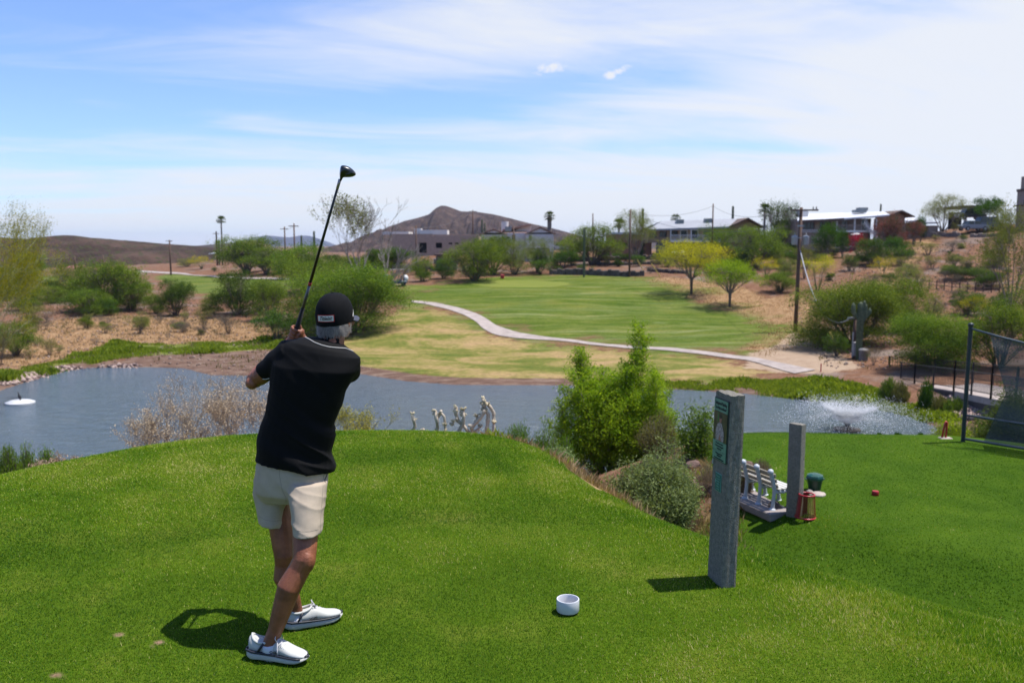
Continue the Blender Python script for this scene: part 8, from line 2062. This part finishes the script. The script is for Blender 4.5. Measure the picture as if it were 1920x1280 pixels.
for i in range(rows):
    for j in range(cols):
        a = R(-62 + 124 * j / (cols - 1)); k = i / (rows - 1)
        x0, y0 = sin(a) * RX * .98, cos(a) * RY * .98; ext = .078 * cos(a * 1.15) ** .7 if abs(a * 1.15) < pi / 2 else 0
        V.append(Hd(x0 * (1 + .06 * k), y0 + ext * k, -.014 - .010 * k - .22 * abs(x0) ** 1.3 * (1 + .6 * k)))
fs = [(i * cols + j, i * cols + j + 1, (i + 1) * cols + j + 1, (i + 1) * cols + j) for i in range(rows - 1) for j in range(cols - 1)]
mb.add(V, fs); br = mb.build('brim', BRIM, cap_o, True); so = br.modifiers.new('thick', 'SOLIDIFY'); so.thickness = .004
# patch on the back
th0 = R(9) ; zc_ = .0105
def patch(w2, h2, off, mat, nm, parent):
    V = []; nu, nv = 14, 5
    for i in range(nv + 1):
        for j in range(nu + 1): V.append(capP(th0 + (-w2 + 2 * w2 * j / nu) / RX, zc_ - h2 + 2 * h2 * i / nv, off))
    mb = MB(); mb.add(V, [(i * (nu + 1) + j, i * (nu + 1) + j + 1, (i + 1) * (nu + 1) + j + 1, (i + 1) * (nu + 1) + j) for i in range(nv) for j in range(nu)]); return mb.build(nm, mat, parent, True)
pt = patch(.0440, .0175, .0036, pmat("patch_red", (.55, .02, .03), .6, .1, 30), 'patch', cap_o)
patch(.0405, .0140, .0044, pmat("patch_white", (.72, .70, .66), .7, .05, 30), 'patch_face', cap_o)
cu = bpy.data.curves.new('l', 'FONT'); cu.body = "Titleist"; cu.size = .0275; cu.align_x = 'CENTER'; cu.align_y = 'CENTER'; cu.shear = .45; cu.offset = .0007; cu.resolution_u = 3
to = bpy.data.objects.new('l', cu); COL.objects.link(to); me = bpy.data.meshes.new_from_object(to.evaluated_get(bpy.context.evaluated_depsgraph_get())); bpy.data.objects.remove(to)
for v in me.vertices: v.co = capP(th0 + v.co.x * .80 / RX, zc_ + v.co.y * .92, .0052)
link_mesh('lettering', me, pmat("letter_black", (.01, .01, .012), .6, .1, 30), cap_o)
V = [capP(R(112) + a / RX, z, .0036) for a, z in ((-.012, .0), (-.004, -.004), (.004, .012), (.012, .030), (.006, .034), (-.002, .020), (-.012, .008))]
mb = MB(); mb.add(V, [tuple(range(7))]); mb.build('side_emblem', MATS["patch_white"], cap_o)

# hair: locks under the cap
rg = np.random.default_rng(3); rnd = random.Random(3)
HM, ht_, hb = mat_new("grey_hair"); at = N(ht_, 'ShaderNodeAttribute', attribute_name='tint'); rp = N(ht_, 'ShaderNodeValToRGB'); rp.color_ramp.elements[0].color = (.025, .020, .016, 1); rp.color_ramp.elements[1].color = (.46, .41, .36, 1); ht_.links.new(at.outputs['Fac'], rp.inputs[0]); ht_.links.new(rp.outputs[0], hb.inputs['Base Color']); hb.inputs['Roughness'].default_value = .45
n = 5200; Vs = []; Fs = []; T_ = []
for i in range(n):
    th = rnd.uniform(-1.75, 1.75); z = rnd.uniform(-.062, -.005); 
    if abs(th) > 1.35 and z < -.05: continue
    base = Vector((sin(th) * .0765, -cos(th) * .095, z)); base *= (1 if z > -.05 else 1 - (-.05 - z) * 3.0); base.z = z
    out = Vector((sin(th), -cos(th), 0)); L_ = rnd.uniform(.018, .040); curl = rnd.uniform(-.2, .35) + (.5 if th < -.9 else 0) + (.2 if th > .9 else 0)
    sway = Vector((cos(th), sin(th), 0)) * (math.sin(th * 7) * .35 + rnd.uniform(-.35, .35))
    p = base; d = Vector((0, 0, -1)) + out * .12 + sway; w2 = Vector((cos(th), sin(th), 0)) * rnd.uniform(.0007, .0014); b0 = len(Vs)
    for k in range(4):
        Vs += [Hd(*(p - w2 * (1 - k * .25))), Hd(*(p + w2 * (1 - k * .25)))]; p = p + d.normalized() * (L_ / 3); d = d + out * curl * .5 + Vector((0, 0, .12 * k * max(0, curl)))
        p = Vector((p.x, p.y, p.z)) + out * .0012
    for k in range(3): Fs.append((b0 + 2 * k, b0 + 2 * k + 1, b0 + 2 * k + 3, b0 + 2 * k + 2))
    t = min(1, max(0, .5 + .35 * mnoise.noise(Vector((th * 6, z * 20, 1))) + rnd.uniform(-.25, .3))); T_ += [t] * 3
link_mesh('hair', np_mesh('hair', np.array([tuple(v) for v in Vs]), np.array(Fs), {'tint': ('FACE', T_)}), HM, man)
hb_ = MB(); hb_.ell(Hd(0, -.008, -.016), (.0760, .092, .052), 24, 14, rot=Rh); me = remeshed_simple(hb_, 0)
# keep only the back and sides of the under-layer
import bmesh
b = bmesh.new(); b.from_mesh(me); inv = Rh.transposed()
kill = [f for f in b.faces if (inv @ (f.calc_center_median() - HC)).y > .035]
bmesh.ops.delete(b, geom=kill, context='FACES'); b.to_mesh(me); b.free()
a = me.attributes.new('tint', 'FLOAT', 'FACE'); a.data.foreach_set('value', np.full(len(me.polygons), .12, dtype=np.float32)); link_mesh('hair', me, HM, man)

# club held in the hands
club = empty('golf_club', MAN + butt, "black driver held up over the golfer's left shoulder", 'golf club')
L_ = (cB - butt).length
def Cx(s): return cd * s
mb = MB(); mb.tube([Cx(0), Cx(.004), Cx(.01), Cx(.14), Cx(.285)], [.010, .0150, .0158, .0140, .0105], 14); mb.build('grip', pmat("grip_rubber", (.012, .012, .013), .75, .1, 60, bump=.4, bscale=300), club, True)
mb = MB(); mb.tube([Cx(.284), Cx(.42)], [.0082, .0080], 12); mb.build('shaft', pmat("shaft_grey", (.14, .14, .145), .35, .15, 30, metal=.5), club, True)
mb = MB(); mb.tube([Cx(.42), Cx(.438)], [.0090, .0090], 12); mb.build('band', pmat("band_red", (.45, .02, .02), .4, .1, 30), club, True)
mb = MB(); mb.tube([Cx(.438), Cx(L_ * .75), Cx(L_ - .045)], [.0080, .0070, .0060], 12); mb.build('shaft', pmat("shaft_black", (.010, .011, .015), .35, .1, 30), club, True)
mb = MB(); mb.tube([Cx(L_ - .046), Cx(L_ + .004)], [.0070, .0080], 12); mb.build('ferrule', pmat("ferrule_silver", (.45, .40, .40), .3, .1, 30, metal=.6), club, True)
# head: rounded mallet whose face is at the left, bulging right; built in its own axes
hb0 = cB - butt
ux = Vector((1, .25, -.10)).normalized(); uz = (Vector((0, 0, 1)) + cd * .1); uz = (uz - ux * uz.dot(ux)).normalized(); uy = uz.cross(ux)
k = 1.0 * 4.3 / F_PX
outl = [(-1.2, 4), (-1.6, 11), (-1.5, 18), (-.8, 27.6), (5, 28.2), (11, 27.8), (18, 25.4), (25, 20.6), (29.4, 15.4), (28.6, 12), (23.5, 8.4), (15.5, 6.6), (7, 6.0), (4.2, 4.6), (3.2, 2.5), (2.4, -2.5), (-1.4, -2.5)]
mb = MB(); rr = []
for q, s_ in ((-1, .28), (-.8, .72), (-.4, .95), (0, 1), (.35, .93), (.7, .66), (.92, .25)):
    ring = []
    for x, y in outl:
        cx_, cy_ = 11, 16; dx_, dy_ = x - cx_, y - cy_; s2 = s_ if x > 0 else max(s_, .55 + .45 * s_)
        if y < 5: s2 = .9
        ring.append(hb0 + ux * ((cx_ + dx_ * s2) * k) + uz * ((cy_ + dy_ * (s_ if y > 5 else .98)) * k) + uy * (q * .040 * (1 if y > 5 else .25)))
    rr.append(ring)
mb.loft(rr); hm = remeshed_simple(mb, 1); link_mesh('club_head', hm, pmat("driver_black", (.006, .0065, .008), .3, .2, 30, coat=.3), club)
# ------------------------------------------------------------------ grass blades of the near lawn
rg = np.random.default_rng(99)
def lawn_mask(X, Y):
    du = poly_sd(UPPER, X, Y); dl = poly_sd(LOWER, X, Y)
    a = du < np.where(X < -2.5, .45, np.where((X > -.5) & (Y > 6.2), .55, 1.0)) + .25 * vnoise(X, Y, .5, 8); b_ = dl < .7
    edge_ = .6 + np.clip(Y - 7, 0, 9) * .36 + .2 * vnoise(X, Y, .6, 3)
    c = (X > edge_) & (Y < 11.4 + .1 * X)
    return a | b_ | c
def blades(n, r0, r1, power, hmul, wmul, name):
    u = rg.uniform(0, 1, n); 
    r = (r0 ** (2 - power) + u * (r1 ** (2 - power) - r0 ** (2 - power))) ** (1 / (2 - power))
    a = rg.uniform(R(-43), R(43), n); X = np.sin(a) * r; Y = np.cos(a) * r
    k = lawn_mask(X, Y)
    for dx, dy, rr in DV:
        q = ((X - dx) / (rr * 1.8)) ** 2 + ((Y - dy) / rr) ** 2; k &= (q > 1) | (rg.uniform(0, 1, n) < .12)
    X, Y, r = X[k], Y[k], r[k]; n = len(X); Z = H(X, Y)
    du = poly_sd(UPPER, X, Y); dl = poly_sd(LOWER, X, Y)
    longer = np.clip((du + .1) / .8, 0, 1) * np.clip(dl / .6, 0, 1)
    pn = vfbm(X, Y, .9, 1, 5) * .95 + vfbm(X * .35, Y, .5, 7, 4) * .45
    h = (.0085 + .0065 * rg.uniform(0, 1, n) + .010 * longer) * hmul * (1 + .15 * pn) * (1 + (rg.uniform(0, 1, n) < .012) * rg.uniform(.5, 1.6, n))
    wd = .0019 * wmul * np.maximum(1, r / 4.2) ** .85
    an = rg.uniform(0, 2 * pi, n); ln = h * rg.uniform(.15, 1.1, n); dx, dy = np.cos(an), np.sin(an)
    b_ = np.stack([X, Y, Z - .002], -1); sd_ = np.stack([-dy, dx, np.zeros(n)], -1) * wd[:, None]
    tip = b_ + np.stack([dx * ln, dy * ln, h], -1)
    V = np.stack([b_ - sd_, b_ + sd_, tip], 1).reshape(-1, 3)
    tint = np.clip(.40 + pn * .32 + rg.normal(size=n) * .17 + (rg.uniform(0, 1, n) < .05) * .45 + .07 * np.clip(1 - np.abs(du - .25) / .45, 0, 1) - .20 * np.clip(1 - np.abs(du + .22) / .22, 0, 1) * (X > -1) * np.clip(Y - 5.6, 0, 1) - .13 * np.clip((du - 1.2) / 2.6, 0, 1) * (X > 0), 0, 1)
    return V, tint
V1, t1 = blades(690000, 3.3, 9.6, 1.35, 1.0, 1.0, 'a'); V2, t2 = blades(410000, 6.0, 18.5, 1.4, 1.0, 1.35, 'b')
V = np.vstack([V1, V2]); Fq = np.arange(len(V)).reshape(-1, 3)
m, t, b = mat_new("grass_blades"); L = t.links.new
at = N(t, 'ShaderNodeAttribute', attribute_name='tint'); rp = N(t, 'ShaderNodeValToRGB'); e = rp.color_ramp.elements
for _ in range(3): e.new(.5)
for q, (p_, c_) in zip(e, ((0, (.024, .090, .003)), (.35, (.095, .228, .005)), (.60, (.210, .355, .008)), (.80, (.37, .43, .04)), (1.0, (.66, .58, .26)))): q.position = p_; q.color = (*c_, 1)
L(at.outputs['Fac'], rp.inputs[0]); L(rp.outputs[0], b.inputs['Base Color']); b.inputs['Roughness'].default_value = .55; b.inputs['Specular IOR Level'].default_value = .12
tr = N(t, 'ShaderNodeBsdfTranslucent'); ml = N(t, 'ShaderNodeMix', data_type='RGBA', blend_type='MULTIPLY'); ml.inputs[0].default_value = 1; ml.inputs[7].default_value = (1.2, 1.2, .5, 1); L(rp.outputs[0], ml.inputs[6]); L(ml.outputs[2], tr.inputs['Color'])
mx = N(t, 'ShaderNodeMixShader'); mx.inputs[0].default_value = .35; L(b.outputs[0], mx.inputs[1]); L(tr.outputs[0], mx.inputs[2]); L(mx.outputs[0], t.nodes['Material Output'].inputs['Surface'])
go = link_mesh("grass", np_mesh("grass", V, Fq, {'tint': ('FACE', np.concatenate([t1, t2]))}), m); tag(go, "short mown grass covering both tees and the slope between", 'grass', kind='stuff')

# every labelled top-level object that is not ground or growth is a thing
for o in list(sc.objects):
    if o.parent is None and o.get('label') and not o.get('kind'): o['kind'] = 'thing'
# ------------------------------------------------------------------ thin desert haze
hz = MB(); hz.box((0, 0, 40.5), (13000, 13000, 99)); ho = hz.build('haze'); ho['kind'] = 'stuff'
m = bpy.data.materials.new('haze'); m.use_nodes = True; t = m.node_tree; t.nodes.clear()
vo = N(t, 'ShaderNodeOutputMaterial'); pv_ = N(t, 'ShaderNodeVolumePrincipled'); pv_.inputs['Color'].default_value = (.58, .71, 1.0, 1); pv_.inputs['Density'].default_value = .00009; pv_.inputs['Anisotropy'].default_value = .2
t.links.new(pv_.outputs[0], vo.inputs['Volume']); ho.data.materials.append(m)
# ------------------------------------------------------------------ all base colours are given for exposure 0; the picture is exposed half a stop up
K_ALB = .71
for m in bpy.data.materials:
    if not m.use_nodes or m.name in ('haze', 'spray'): continue
    t = m.node_tree
    for n in list(t.nodes):
        s_ = {'BSDF_PRINCIPLED': 'Base Color', 'BSDF_TRANSLUCENT': 'Color'}.get(n.type)
        if not s_: continue
        i = n.inputs[s_]
        if i.is_linked:
            fs = i.links[0].from_socket; q = t.nodes.new('ShaderNodeMix'); q.data_type = 'RGBA'; q.blend_type = 'MULTIPLY'; q.inputs[0].default_value = 1.0; q.inputs[7].default_value = (K_ALB, K_ALB, K_ALB, 1)
            t.links.new(fs, q.inputs[6]); t.links.new(q.outputs[2], i)
        else: c = i.default_value; i.default_value = (c[0] * K_ALB, c[1] * K_ALB, c[2] * K_ALB, 1)
